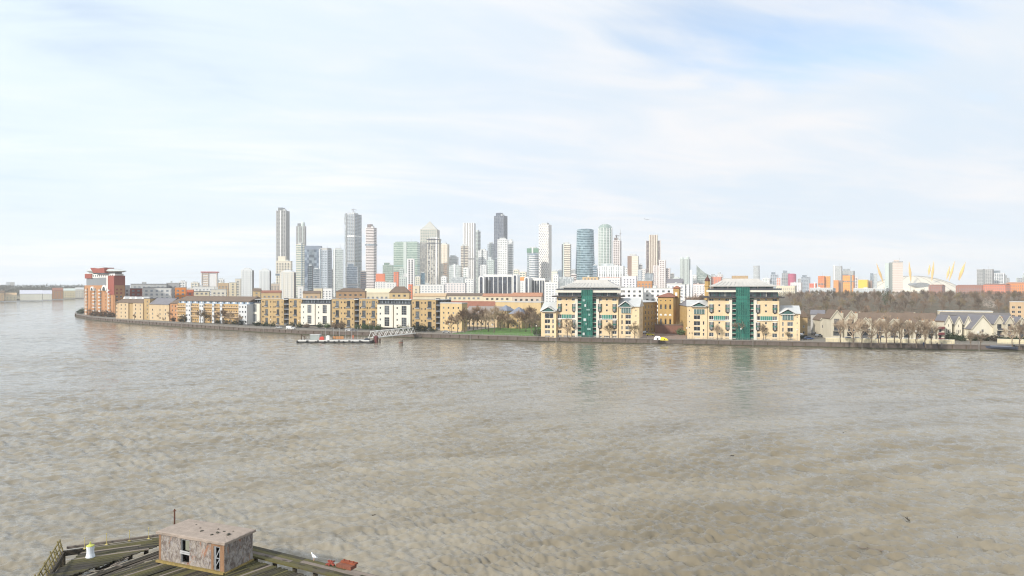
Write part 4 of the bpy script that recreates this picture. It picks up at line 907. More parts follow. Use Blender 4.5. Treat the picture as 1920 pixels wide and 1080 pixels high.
tower('shadow side of the pin striped tower built as a grey green tower', 889, 901, 434, 2250, gA, sG, 4.2, 1.2, r=-35, dr=.9)  # stands for the pin striped tower's shadow side, shade put into grey
tower('bright white grid block low to the right of the pin striped tower', 897, 914, 470, 1900, gH, sW, 5, 2., fin=(6, 1.5), fm=sW, r=-10)
tower('pale blue glass sliver left of the blue black tower', 914, 927, 457, 2300, glassl, sB, 6, .6, r=-6)
root, w, d, H = tower('blue black faceted tower, darkest of the skyline', 926.5, 951, 405, 2050, G('glass_blue_black', (.10,.12,.16), (.27,.29,.34), cell=(4,4,4), metal=.5), M('tower_blue_black_band', (.21,.225,.26), .5, .1), 4.2, .7, fin=(5.5, .8), fm=M('tower_blue_black_band'), r=-28, dr=.8)
tower('bright white stepped tower in front of the blue black tower', 933, 952.5, 449, 1800, G('glass_white_grid', (.36,.38,.38), (.80,.80,.78), cell=(2.5,2.5,4), metal=.1), sW, 4.5, 1.9, fin=(6, 1.6), fm=sW, r=-6, dr=.6)
tower('white and grey lower step of the bright white tower', 952.8, 962.5, 452, 1830, gH, sW, 4.5, 1.8, r=-20)
root, w, d, H = tower('dark green topped glass tower behind the white rounded one', 988.5, 1011, 466, 2100, gB, sG, 5, 1.4, r=-8)
mb = MB(); mb.box(-1, w + 1, -1, d + 1, H - 12, H + .6); mb.build('green_crown', M('crown_green', (.12,.26,.17), .5, .1), root)
def round_tower(label, pc, wpx, ytop, Y, gl, band, fh=4.2, bt=1.2, prof=None, proud=.6, k=28, ell=1., name='skyscraper', capdome=0, ribs=None):
    rad = wpx/2/FOC*Y; H = PZ(ytop, Y) - LAND; root = thing(name, label, 'skyscraper', (PX(pc, Y), Y + rad, LAND), -math.atan((pc-960)/FOC))
    prof = prof or [(1, 0), (1, 1)]
    def rat(t):
        for (r0, t0), (r1, t1) in zip(prof[:-1], prof[1:]):
            if t <= t1: return r0 + (r1 - r0)*(t - t0)/(t1 - t0)
        return prof[-1][0]
    el = lambda r, z: [(r*math.cos(2*math.pi*i/k), ell*r*math.sin(2*math.pi*i/k), z) for i in range(k)]
    mb = MB(); mb.ring([el(rad*rat(t/12), -.3 + (H + .3)*t/12) for t in range(13)] + ([el(rad*rat(1)*math.cos(a*math.pi/10), H + capdome*math.sin(a*math.pi/10)) for a in range(1, 5)] if capdome else [])); mb.build('core', gl, root)
    if band:
        mb = MB(); n = int(H/fh)
        for i in range(n): z = 2 + i*fh; r = rad*rat(min(1, z/H)) + proud; mb.ring([el(r, z), el(r, z + bt)])
        mb.build('floor_band', band, root, kind='stuff')
    if ribs:
        mb = MB(); n = ribs
        for i in range(n):
            a = 2*math.pi*i/n; c, s_ = math.cos(a), math.sin(a); mb.tube((rad*c, ell*rad*s_, 0), (rad*c*rat(1), ell*rad*s_*rat(1), H), .9, .9, 4)
        mb.build('rib', sW, root, kind='stuff')
    return root, rad, H
round_tower('white rounded office tower with curved top in front of the green topped tower', 1001.5, 17.5, 478, 1800, gB, sW, 4.5, 1.8, proud=.8, capdome=5)
# dotted white tower
root, w, d, H = tower('white tower speckled with staggered dark balconies', 1010.5, 1034, 421, 1850, gA, None, r=-20, dr=.9)
mb = MB(); n = int(H/4.2); rng = random.Random(4)
for k in range(n):
    z = H - (k+1)*4.2
    mb.box(-.3, w + .3, -.3, d + .3, z, z + .9)
    off = (k % 2)*2.6 + rng.uniform(-.5, .5)
    for i in range(-1, int(w/5.2) + 1):
        x = max(0, i*5.2 + off); x2 = min(w, i*5.2 + off + 3.1)
        if x2 > x + .4: mb.box(x, x2, -.9, -.02, z - .2, z + 4.0)
    for i in range(-1, int(d/5.2) + 1):
        y = max(0, i*5.2 + off); y2 = min(d, i*5.2 + off + 3.1)
        if y2 > y + .4: mb.box(w, w + .9, y, y2, z - .2, z + 4.0)
mb.build('staggered_panel', M('tower_shell_white', (.82,.78,.73), .7, .06), root, kind='stuff')
root, w, d, H = tower('slender cream striped tower with dark left edge', 1054.5, 1070.5, 458, 1650, gF, sC, 4.2, 2.3, r=-12, proud=.9)
mb = MB(); mb.box(-1.3, w*.16, -1.3, 1, 0, H); mb.build('dark_edge', gK, root)
tower('small slate block left of the slender cream tower', 1046, 1054, 507, 1700, gB, None, r=-8)
tower('pale yellow green block right of the speckled tower', 1034, 1046, 508, 1500, sC, sG, 4.5, 1.4, r=-8, name='tower_block', cat='tower block')
tower('low red brown block left of the round blue tower', 1071, 1081, 514, 1500, gF, sP, 4.5, 1.4, r=-8, name='tower_block', cat='tower block')
round_tower('round teal blue glass tower swelling towards the base', 1099, 33, 430, 1650, G('glass_teal', (.05,.12,.16), (.40,.55,.60), cell=(5,5,4), metal=.55), M('tower_teal_grey_band', (.36,.47,.50), .4, .1), 4.0, 1.3, prof=[(1.2, 0), (1.15, .3), (1.03, .65), (.96, 1)], ell=.9, capdome=3)
tower('teal glass shoulder at the right foot of the round blue tower', 1112, 1119.5, 497, 1640, gE, sB, 4, 1.2, r=-10)
root, rad, H = round_tower('pale sage tower with domed head and vertical ribs', 1136.5, 26, 427, 1900, gC, sG, 4.2, 1.3, ell=.7, capdome=12, ribs=14)
root, w, d, H = tower('pink gridded tower under construction beside the domed sage tower', 1149.5, 1164.5, 451, 1800, gF, sP, 4.4, 1.5, fin=(6, 1.6), fm=sP, r=-16, dr=.8)
crane('dark topped crane on the pink gridded tower', 1156, 1810, 452, 440, 12, 40, M('crane_dark', (.14,.13,.13), .6, .1))
crane('tall faint crane right of the pink gridded tower', 1163, 2100, 470, 430, 14, 70)
tower('broad white finned slab in front of the domed sage tower', 1121.5, 1170, 499, 1450, gH, sW, 9, 1., fin=(5, 2.6), fm=sW, r=-8, dr=.4, name='office_block', cat='office block')
root, w, d, H = tower('brown and cream two tone tower block', 1176.5, 1197, 480, 1600, sBr, None, r=-8, dr=.6, name='tower_block', cat='tower block')
mb = MB(); mb.box(w*.42, w + .5, -1, d, 0, H - .5); mb.build('cream_half', sC, root)
mb = MB()
for k in range(int(H/4)): mb.box(w*.44, w*.98, -1.3, -.98, 2 + k*4, 3.2 + k*4)
mb.build('floor_band', M('tower_dull_band', (.55,.52,.44), .7, .08), root, kind='stuff')
tower('small brown grey slab right of the two tone tower block', 1198, 1204.5, 496, 2000, gA, sP, 4.5, 1., r=-6, name='tower_block', cat='tower block')
root, w, d, H = tower('tall tan pin striped tower with dark brown sides', 1217, 1232.5, 440.5, 1750, M('tower_tan_strip', (.26,.18,.15), .7, .08), None, fin=(4.4, 1.9), fm=sC, r=-4, dr=.9, plant=False)
for (a, b) in ((-.36, -.02), (1.02, 1.36)):
    mb = MB(); mb.box(w*a, w*b, 3, d - 2, -.3, H - 14); mb.build('brown_wing', gF, root); mb = MB(); mb.box(w*a - (1.4 if a < 0 else -w*.34), w*a + (0 if a < 0 else w*.34 + 1.4), 2.5, d - 2, 0, H - 13); mb.build('white_edge', sP, root)
for lab, a, b, yt, Y in (('cream stepped flats with dense dark windows, taller middle step', 1236, 1247.8, 488, 1500), ('cream stepped flats with dense dark windows, left lower step', 1224.5, 1235.8, 498, 1510), ('cream stepped flats with dense dark windows, right lower step', 1248, 1256, 503, 1505)):
    tower(lab, a, b, yt, Y, gF, sP, 4.2, 1.9, fin=(4.5, 1.6), fm=sP, r=-8, dr=.7, name='tower_block', cat='tower block', plant=False)
tower('small grey blocks at the right foot of the stepped flats', 1257, 1264, 513, 1900, gA, sA, 4, 1., r=-5, name='tower_block', cat='tower block')
root, w, d, H = tower('grey fluted tower standing alone right of centre', 1275, 1293.5, 486, 2150, gA, None, fin=(4.5, 2.2), fm=sG, r=-14, dr=.8, plant=False)
mb = MB(); rr = w/4
for i, hh in ((0, 6), (1, 2), (2, 8)): mb.lathe([(rr*.9, H - 4), (rr*.9, H + hh - 2), (rr*.5, H + hh), (.4, H + hh + 1)], 10, 0, (w*.17 + i*w*.33, d*.3))
mb.build('rounded_head', sG, root)
tower('very thin white tower right of the grey fluted tower', 1293.5, 1297.5, 506, 1600, sW, None, r=-4, plant=False)
Y = 1900; root = thing('sail_tower', 'grey green sail shaped tower sloping down to the right', 'skyscraper', (PX(1306, Y), Y, LAND), -math.atan((1315-960)/FOC))
wv = 26/FOC*Y; H0, H1 = PZ(497, Y) - LAND, PZ(517, Y) - LAND
mb = MB(); mb.prism([(0, -.3), (wv, -.3), (wv, H1), (wv*.6, H1 + (H0-H1)*.25), (wv*.3, H1 + (H0-H1)*.58), (0, H0)], 0, 18); mb.build('sail_body', G('glass_sail', (.22,.27,.24), (.46,.50,.45), cell=(4,4,4), metal=.3), root)
mb = MB()
for k in range(8):
    z = H1*.3 + k*4.5
    if z < H1: mb.box(-.3, wv + .3, -.6, -.02, z, z + 1.2)
mb.build('floor_band', sG, root, kind='stuff')
round_tower('distant pale grey tower with speckled face above the right wharf roof', 1420.5, 11.5, 498, 2600, gH, sA, 5, 1.4, ell=.8)
# --- right cluster of coloured blocks
for lab, a, b, yt, Y, m, bd in (
    ('blue grey distant tower block left of the orange pink one', 1444.5, 1458, 515, 2300, glassb, sB),
    ('short orange pink block beside the blue grey block', 1456, 1464, 521, 2200, coral, sP),
    ('dark slate distant tower left of the magenta drum', 1466, 1480, 512, 2300, gB, sA),
    ('blue grey glass block right of the magenta drum', 1502, 1517.5, 519, 2400, glassb, sB),
    ('low bright red block with white base', 1517.5, 1530, 531.5, 2100, M('bright_red_cladding', (.62,.10,.06), .7, .1), coral),
    ('red orange block, leftmost of the tall orange flats', 1534, 1545, 517.5, 2000, M('brick_orange_cladding', (.55,.17,.07), .7, .1), org2),
    ('bright orange block joined right of the red orange one', 1545.2, 1555.5, 518, 2005, org2, yel2),
    ('pale grey tower block standing behind the orange flats', 1562, 1577.5, 499, 2600, gH, sA),
    ('lower pale grey tower block with twin heads behind the orange flats', 1578, 1600, 508, 2650, glassl, sA),
    ('orange block with dark brown right side', 1563, 1572, 525.5, 1950, org2, None),
    ('dark brown block between two orange ones', 1572.2, 1580, 526, 1960, sBr, None),
    ('amber orange block, tallest of the right orange flats', 1580, 1600, 516.5, 2050, yel2, org2),
    ('mauve grey block behind the amber flats', 1600, 1608, 520, 2200, gA, sP),
    ('bright yellow low block among the orange flats', 1609, 1626.5, 524.5, 1980, M('bright_yellow_cladding', (.80,.50,.03), .6, .1), None),
    ('brown block right of the bright yellow one', 1627, 1635, 526, 1990, sBr, None),
    ('blue slate distant tower left of the leaning yellow mast', 1631.5, 1637, 512, 2500, gB, None),
    ('pale sliver tower left of the leaning yellow mast', 1638, 1644, 513, 2500, gH, None),
    ('grey ribbed tower, left of the pair right of the white dome', 1831.5, 1858, 505, 2300, gA, sA),
    ('lower grey tower with white frame right of the ribbed one', 1860, 1880, 512.5, 2350, gB, sW),
    ('faint grey slab sloping behind the framed tower', 1880, 1890, 521, 2500, gA, sA),
    ('grey tower at the far right edge of the skyline', 1905, 1916, 521, 2400, gB, sA),
    ('pale pointed tower at the right border of the view', 1916.5, 1928, 516, 2500, gH, sG)):
    tower(lab, a, b, yt, Y, m, bd, 4.6, 1.2, r=-10, dr=.7, name='tower_block', cat='tower block', fin=(6, 1.1) if bd else None, group='coloured flats on the right skyline' if m in (org2, yel2) else None, plant=False)
round_tower('magenta drum shaped tower on the right skyline', 1488, 14.5, 514, 2250, M('magenta_cladding', (.42,.045,.12), .6, .12), M('magenta_band', (.55,.12,.20), .6, .1), 4.5, .7, capdome=2)
root, w, d, H = tower('tall pale slab with shaded grey left face in front of the white dome', 1673.5, 1690.5, 492, 1500, M('slab_pinkish', (.60,.51,.45), .8, .07), M('slab_line', (.72,.66,.60), .8, .06), 3.6, .8, r=0, dr=.6, name='tower_block', cat='tower block')
mb = MB(); mb.box(-w*.75, -w*.36, 2, d, -.3, H - 1); mb.build('grey_wing', sG, root); mb = MB(); mb.box(-w*.36 + .01, -.02, 5, d + 1, -.3, H); mb.build('stair_shaft', M('slab_stair_grey', (.24,.27,.26), .8, .1), root)  # shade of the left face put into the grey and dark grey
mb = MB(); mb.box(-.3, w + .3, -.7, d, H + .03, H + 1.6); mb.build('parapet', gA, root)
# --- white dome with yellow masts
Y = 2900; cxm = PX(1750, Y); root = thing('dome_arena', 'huge white fabric dome arena held by yellow masts', 'arena', (cxm, Y + 160, LAND), 0)
RD = 100/FOC*Y*.95; hd = PZ(520, Y + 160) - LAND; k = 48; mb = MB()
mb.ring([[(RD*math.cos(2*math.pi*i/k)*q, RD*math.sin(2*math.pi*i/k)*q, hd*(1 - q**2.1) + (-.3 if q == 1 else 6)) for i in range(k)] for q in (1, .94, .84, .7, .52, .32, .12)]); mb.build('dome_roof', M('fabric_white', (.66,.60,.48), .7, .05, .02), root, sm=True)
mb = MB()
for i in range(24):
    a = 2*math.pi*i/24
    for q0, q1 in zip((.995, .94, .84, .7, .52, .32), (.94, .84, .7, .52, .32, .12)):
        z = lambda q: hd*(1 - q**2.1) + 7.0
        mb.tube((RD*math.cos(a)*q0, RD*math.sin(a)*q0, z(q0)), (RD*math.cos(a)*q1, RD*math.sin(a)*q1, z(q1)), .8, .8, 3)
mb.build('roof_cable', M('cable_grey', (.30,.29,.27), .7, .05), root, kind='stuff')
mb = MB(); mb.ring([[(-RD*.26 + 34*math.cos(2*math.pi*i/20), -RD*.84, hd*.36 + 8 + 10*math.sin(2*math.pi*i/20)) for i in range(20)], [(-RD*.26 + 34*math.cos(2*math.pi*i/20), -RD*.6, hd*.36 + 8 + 10*math.sin(2*math.pi*i/20)) for i in range(20)]]); mb.build('entrance_canopy', gA, root)
masts = [(1656, 530, 1643.5, 494), (1708, 528, 1704.5, 491), (1741.5, 516, 1743.5, 496), (1747, 527, 1751, 490), (1775, 524, 1781, 499), (1779.5, 527, 1790, 490), (1797, 525, 1807, 496), (1798.5, 526, 1810.5, 491)]
for i, (xb, yb_, xt, yt_) in enumerate(masts):
    Ym = Y + (60 if i in (2, 4, 6) else 0); p = Vector((PX(xb, Ym) - cxm, Ym - Y - 160, PZ(yb_, Ym) - LAND)); q = Vector((PX(xt, Ym) - cxm, Ym - Y - 160, PZ(yt_, Ym) - LAND)); m_ = p.lerp(q, .45)
    mb = MB()
    mb.ring([[p + Vector((1.0*math.cos(a), 1.0*math.sin(a), 0)) for a in (0, 1.57, 3.14, 4.71)], [m_ + Vector((5.8*math.cos(a), 5.8*math.sin(a), 0)) for a in (0, 1.57, 3.14, 4.71)], [q + Vector((.7*math.cos(a), .7*math.sin(a), 0)) for a in (0, 1.57, 3.14, 4.71)]])
    mb.build('mast', M('mast_amber', (.72,.42,.06), .6, .08), root)
FILLT = [('pale glass infill block between the pink striped tower and the teal block', 706.5, 717, 517, 1700, gH, sW), ('pale mint block below the green office slab, left', 748, 757, 505, 1800, gC, sG), ('small white gridded block below the green office slab, right', 757, 763, 513, 1750, gH, sW),
 ('narrow cream block between twin stripe tower and blue slit tower', 779, 788, 519, 1650, gC, sC), ('white gridded block low in front of the cream office tower', 827, 838, 519, 1500, gH, sW), ('pale green glass infill behind the storage block', 868, 880, 503, 1750, gC, sW), ('pale lilac glass block left of the bright white stepped tower', 901, 913, 498, 1650, glassl, sW),
 ('mint glass block with pale bands between white grid and blue black tower', 913, 927, 488, 1700, gH, sG), ('pale yellow green block right of the white stepped tower', 963, 973, 506, 1500, gC, sC), ('low mottled cream block next to the pale yellow green one', 974, 987, 510, 1550, gC, sC), ('white block at the left foot of the slender cream tower', 1038, 1047, 515, 1300, gH, sW),
 ('pale grey block at the right foot of the slender cream tower', 1070, 1080, 506, 2000, glassl, sA), ('pale block between round blue tower and white finned slab', 1117, 1124, 505, 2000, gH, sW), ('white gridded block right of the white finned slab', 1169, 1178, 503, 1700, gH, sW), ('grey glass block behind the brown and cream tower block', 1196, 1203, 507, 1500, glassl, sB),
 ('pale pink block left of the framed white block', 1203, 1211, 505, 1700, gH, sP), ('low pale blocks right of the stepped flats', 1262, 1275, 521, 1500, gH, sG), ('pale sliver block left of the sail shaped tower', 1299, 1306, 516, 1900, gH, sW), ('far pale block right of the sail shaped tower', 1332, 1344, 517, 2400, glassl, sA),
 ('far pale pink block above the right wharf roof, left', 1344, 1355, 515, 2500, gH, sP), ('far pale grey block above the right wharf roof, centre', 1372, 1386, 519, 2500, gH, sA), ('far mint block above the right wharf roof, right', 1388, 1402, 521, 2400, gH, sG), ('far pale block left of the blue grey distant tower', 1430, 1443, 522, 2300, gH, sW),
 ('low grey block between magenta drum and blue grey glass', 1496, 1502, 523, 2500, gA, sA), ('pale block left of the white tower blocks group', 408, 419, 524, 1300, gH, sW), ('white far block right of the modern pale flats', 336, 348, 528, 1300, gH, sW), ('white far block left of the scaffolded tower', 358, 372, 530, 1300, gH, sC)]
for lab, a, b, yt, Y, m, bd in FILLT: tower(lab, a, b, yt, Y, m, bd, 4.6, 1.8, fin=(5.5, 1.3), r=-10, dr=.7, name='mid_rise_block', cat='tower block')
# ================================================================== middle ground, low rise
MID = [
 # name, label, x0, x1, ytop, Y, wall, roof, rise, rmat, extras
 ('modern_flats', 'long pale grey flats with dark glazed top floor behind the bend tower', 245, 312, 533, 720, lgrey, 'flat', 1, dgrey, {}),
 ('glazed_block', 'low blue glass block just right of the bend tower', 223, 243, 536, 660, palebl, 'flat', 1, bluep, {}),
 ('red_block', 'dark red panelled block between blue glass and white flats', 243.5, 266, 541, 650, redb, 'flat', 1, lgrey, {}),
 ('white_flats', 'white flats with dark attic and dark curved balcony stacks', 268, 320, 540, 640, white, 'flat', 1, dgrey, {}),
 ('grey_flats', 'pale grey flats with terrace, behind the bright orange block', 312, 336, 531, 740, grey, 'flat', 1, lgrey, {}),
 ('orange_block', 'bright orange panelled flats above the long brown roof', 328, 348, 539, 665, org2, 'flat', 1, lgrey, {}),
 ('small_block', 'small white block with red panel beside the orange flats', 350, 362, 543, 680, coral, 'flat', 1, white, {}),
 ('white_block', 'long low white block below the scaffolded tower', 362, 402, 538, 900, white, 'flat', 1, lgrey, {}),
 ('cream_block', 'cream flats with dark roof behind the brown roof', 364, 392, 547, 720, cream, 'flat', 1, dgrey, {}),
 ('cream_block', 'pale yellow flats between scaffolded tower and white tower blocks', 396, 424, 543, 760, ivory, 'flat', 1, lgrey, {}),
 ('brown_block', 'brown and cream flats behind the pale yellow ones', 408, 428, 531, 980, tan, 'flat', 1, cream, {}),
 ('cream_tower', 'cream stepped block left of the leftmost white tower block', 430, 443, 530, 900, cream, 'flat', 1, lgrey, {}),
 ('cream_tower', 'taller cream block next to the leftmost white tower block', 441, 451, 523, 930, ivory, 'flat', 1, lgrey, {}),
 ('ochre_houses', 'low ochre houses between the white tower blocks', 474, 488, 546, 760, ochre2, 'gable', 3, brownroof, {}),
 ('pink_block', 'pinkish gridded block behind the middle white tower block', 507, 525, 532, 1050, pink, 'flat', 1, lgrey, {}),
 ('ochre_houses', 'ochre rooftops in front of the cream tower block', 490, 526, 549, 740, ochre2, 'gable', 2.5, redroof, {}),
 ('white_cube', 'small white block right of the cream tower block', 558, 569, 537, 900, white, 'flat', 1, lgrey, {}),
 ('brick_roofs', 'row of brown roofed houses below the slate blue tower', 568, 600, 550, 720, tan, 'gable', 2.5, brownroof, {}),
 ('cream_block', 'cream block with yellow front below the grey striped tower', 588, 604, 541, 850, cream, 'flat', 1, lgrey, {}),
 ('striped_base', 'white banded low building at the foot of the grey striped tower', 603, 622, 541, 1000, sW, 'flat', 1, lgrey, {}),
 ('mansard_flats', 'brick flats with dark mansard and small blue roof centre', 630, 684, 547, 600, M('mansard_brick', (.36,.23,.13), .9, .2), 'hip', 3, brownroof, {}),
 ('blue_gable', 'small blue clad gable in the middle of the mansard flats', 645, 660, 542, 640, palebl, 'flat', 1, M('periwinkle_roof', (.22,.26,.48), .6, .1), {}),
 ('cream_hall', 'cream hall with long low pitched roof below the pink striped tower', 684, 731, 549, 680, cream, 'gable', 4, cream, {}),
 ('pavilion_house', 'brown hipped pavilion roof building above the white twin bays', 730, 767, 549, 560, ochre2, 'hip', 5, brownroof, {}),
 ('orange_sign_block', 'white block with coral orange top left of the teal glass', 703, 723, 528, 1200, white, 'flat', 1, coral, {}),
 ('coral_top', 'coral orange attic box standing on the white block', 704, 722, 513, 1215, coral, 'flat', 1, coral, {}),
 ('white_block', 'white low block in front of the green office slab', 723, 742, 530, 1150, white, 'flat', 1, lgrey, {}),
 ('coral_tower', 'coral topped small tower in front of the green office slab', 738, 747, 510, 1250, coral, 'flat', 1, dgrey, {}),
 ('pale_block', 'pale blue block right of the coral topped tower', 747, 762, 520, 1300, sG, 'flat', 1, lgrey, {}),
 ('coral_slab', 'slim coral red stair block below the twin stripe tower', 765.5, 773, 534, 900, coral, 'flat', 1, coral, {}),
 ('yellow_block', 'pale yellow wall right of the coral red stair block', 774, 786, 536, 880, cream, 'flat', 1, lgrey, {}),
 ('white_terrace', 'long white windowed terrace left of the dark glass offices', 782, 832, 534, 1000, white, 'flat', 1, lgrey, {}),
 ('white_terrace', 'shorter white windowed terrace joined right of the long one', 833, 872, 531, 1050, sP, 'flat', 1, lgrey, {}),
 ('white_store', 'blank white storage block left of the arched dark glass offices', 872, 888, 523, 1100, white, 'flat', 1, white, {}),
 ('pale_offices', 'pale mint stepped offices behind the white terrace', 846, 868, 520, 1500, gH, 'flat', 1, lgrey, {}),
 ('tan_roofs', 'low tan roofed row behind the ochre terrace', 775, 835, 556, 560, cream, 'gable', 2.5, tan, {}),
 ('tan_roofs', 'long cream wall with brown roof below the dark glass offices', 836, 905, 555, 640, cream, 'gable', 2.5, brownroof, {}),
 ('tan_roofs', 'peach rooftops left of the wharf tower', 960, 1015, 556, 560, pink, 'gable', 3, M('peach_tile_roof', (.40,.20,.12), .85, .15), {}),
 ('tan_roofs', 'cream rooftops in front of the dark glass offices', 905, 960, 556, 600, cream, 'gable', 2.5, MATS['peach_tile_roof'] if 'peach_tile_roof' in MATS else tan, {}),
 ('orange_ball_block', 'small white block with orange roof between the dark glass offices', 971, 983, 526, 1300, white, 'barrel', 6, org2, {}),
 ('white_arched', 'low white block behind the dark glass offices', 962, 992, 521, 1500, white, 'flat', 1, lgrey, {}),
 ('white_low_building', 'white low building right of the smaller dark glass offices', 1022, 1046, 529, 1000, white, 'flat', 1, lgrey, {}),
 ('white_low_building', 'white gridded building at the foot of the slender cream tower', 1046, 1075, 520, 1250, gH, 'flat', 1, lgrey, {}),
 ('amber_block', 'amber low block at the foot of the round blue tower', 1092, 1121, 520, 900, M('amber_stone', (.60,.42,.22), .8, .1), 'flat', 1, cream, {}),
 ('pink_block', 'pink and white windowed block below the broad white slab', 1126, 1163, 521, 1100, sP, 'flat', 1, coral, {}),
 ('white_box', 'large blank white box right of the pink windowed block', 1166, 1193, 518, 1000, M('blank_white_cladding', (.68,.66,.68), .7, .06), 'flat', 1, white, {}),
 ('terracotta_block', 'terracotta and orange block behind the white terraces', 1195, 1222, 527, 900, M('terracotta', (.50,.24,.10), .8, .12), 'flat', 1, lgrey, {}),
 ('framed_block', 'white block framed in dark steel below the tan pin striped tower', 1209, 1224, 513, 1200, glassl, 'flat', 1, dgrey, {}),
 ('white_terrace', 'white flats with dark paired windows, left of the engine house', 1164, 1205, 540, 560, white, 'flat', 1, lgrey, {}),
 ('white_terrace', 'white flats with dark paired windows, above the engine house roof', 1206, 1262, 541, 570, white, 'flat', 1, lgrey, {}),
 ('white_terrace', 'white flats with green windows behind the chimney tower', 1256, 1284, 534, 700, white, 'flat', 1, lgrey, {}),
 ('grey_roof_shed', 'white shed with grey pitched roof behind the chimney tower', 1250, 1279, 531, 800, white, 'gable', 5, slate, {}),
 ('white_cube', 'white windowless block below the fluted grey tower', 1280, 1292, 534, 900, white, 'flat', 1, white, {}),
 ('pale_blocks', 'pale pink block below the sail shaped tower', 1300, 1322, 533, 1100, sP, 'flat', 1, coral, {}),
 ('pale_blocks', 'pink and red distant flats left of the right wharf roof', 1333, 1352, 519, 1900, coral, 'flat', 1, lgrey, {}),
 ('pale_blocks', 'pale green distant blocks beside the pink ones', 1352, 1376, 522, 2000, gH, 'flat', 1, lgrey, {}),
 ('white_podium', 'white low podium below the magenta drum', 1482, 1502, 530, 1800, sP, 'flat', 1, lgrey, {}),
 ('white_podium', 'long pale podium buildings below the slate and blue towers', 1455, 1490, 536, 1600, cream, 'flat', 1, lgrey, {}),
 ('white_podium', 'low white sheds below the bright red block', 1518, 1562, 540, 1500, lgrey, 'flat', 1, white, {}),
 ('white_podium', 'low pale sheds below the yellow block', 1600, 1662, 541, 1500, lgrey, 'flat', 1, white, {}),
 ('red_brick_row', 'long row of red brick flats below the white dome', 1741, 1766, 536, 1700, M('deep_red_brick', (.32,.13,.085), .9, .15), 'gable', 3, redroof, {}),
 ('red_brick_row', 'red brick flats right of the dome, left half of the row', 1792, 1842, 536.5, 1650, MATS['deep_red_brick'] if 'deep_red_brick' in MATS else redb, 'gable', 3, redroof, {}),
 ('red_brick_row', 'orange red brick flats below the grey ribbed tower', 1843, 1885, 534.5, 1600, coral, 'gable', 3, redroof, {}),
 ('red_brick_row', 'orange brick flats at the right border below the skyline', 1886, 1935, 531.5, 1600, org2, 'gable', 3, MATS['peach_tile_roof'] if 'peach_tile_roof' in MATS else redroof, {}),
]
for nm, lab, a, b, yt, Y, wl, rf, rise, rm, ex in MID:
    if nm == 'coral_top': continue
    th = math.atan(((a+b)/2 - 960)/FOC); sl = math.tan(-th - R(8)); W_ = (b - a)/FOC*Y
    F, H = block(nm, lab, 'building', a, Y, b, Y + sl*W_, yt, wl, D=min(18, max(9, W_*.5)), roof=rf, rise=rise, rmat=rm, bay=4.2, ww=1.9, wh=1.7, fl=3.3, **ex)
    if nm == 'orange_sign_block': mb = MB(); mb.box(1, F.L*.9, 2, 8, H + .6, F.z(712, 513)); mb.build('coral_attic', coral, F.root)
    if rf == 'flat' and W_ > 12:
        mb = MB(); mb.box(F.L*.3, F.L*.42, 3, 6, H + .55, H + 2.4); mb.build('roof_hut', lgrey, F.root)
# dark glass offices with arched white pylons
for lab, a, b, yt, Y in (('larger dark glass office with white mullions and arched pylons', 908, 960, 519, 1150), ('smaller dark glass office with white frame right of the larger one', 992.5, 1021.5, 526, 1150)):
    F = Frame('glass_office', lab, 'office block', a, Y, b, Y - 10); H = F.z((a+b)/2, yt); L = F.L
    mb = MB(); mb.box(0, L, 0, 25, -.3, H); mb.build('glazing', gK, F.root)
    mb = MB(); mb.box(-.4, L + .4, -.8, 25, H + .01, H + 3.6); mb.build('roof', white, F.root)
    for i in range(7): x = L*i/6; mb = MB(); mb.box(x - .5, x + .5, -.7, -.01, 0, H); mb.build('mullion', white, F.root)
    mb = MB()
    for i in range(13): x = L*i/12; mb.box(x - .15, x + .15, -.3, -.02, 0, H)
    for k in range(int(H/4)): mb.box(0, L, -.35, -.03, 3 + k*4, 3.4 + k*4)
    mb.build('glazing_bar', dgrey, F.root, kind='stuff')
for lab, a, b, yt, Y in (('white arched pylon left of the larger dark glass office', 897, 907.5, 517, 1140), ('white arched pylon right of the larger dark glass office', 961, 970, 514, 1130), ('white arched pylon left of the smaller dark glass office', 983, 991.5, 519, 1130)):
    F = Frame('arched_pylon', lab, 'office block', a, Y, b, Y - 2); H = F.z((a+b)/2, yt); L = F.L
    pr = lambda s0, s1, h: [(s0, -.3), (s1, -.3), (s1, h - (s1-s0)*.35)] + [((s0+s1)/2 + (s1-s0)/2*math.cos(k*math.pi/6), h - (s1-s0)*.35 + (s1-s0)*.35*math.sin(k*math.pi/6)) for k in range(1, 6)] + [(s0, h - (s1-s0)*.35)]
    mb = MB(); mb.prism(pr(0, L, H), 0, 18); mb.build('pylon_frame', white, F.root)
    mb = MB(); mb.prism(pr(L*.26, L*.74, H - 2), -.4, -.01); mb.build('pylon_glazing', gK, F.root)
# scaffolded tower with pink top
root, w, d, H = tower('white sheeted tower with pink steel frame top above the orange flats', 378.5, 407, 511, 1000, M('sheeting_white', (.72,.72,.72), .7, .06), None, r=-10, dr=.6, name='tower_block', cat='tower block', plant=False)
mb = MB(); mb.box(-1.4, w + 1.4, -1.4, d + 1, H + .02, H + 1.4); mb.build('pink_frame', M('pink_frame_paint', (.50,.16,.17), .7, .1), root)
mb = MB()
for k in range(7):
    mb.box(1, w*.4, -.6, -.02, H - 3 - k*3.2, H - 1.6 - k*3.2)
for x in (0, w*.42, w): mb.box(x - .35, x + .35, -.9, -.25, 0, H)
mb.build('facade_grid', pink, root, kind='stuff')
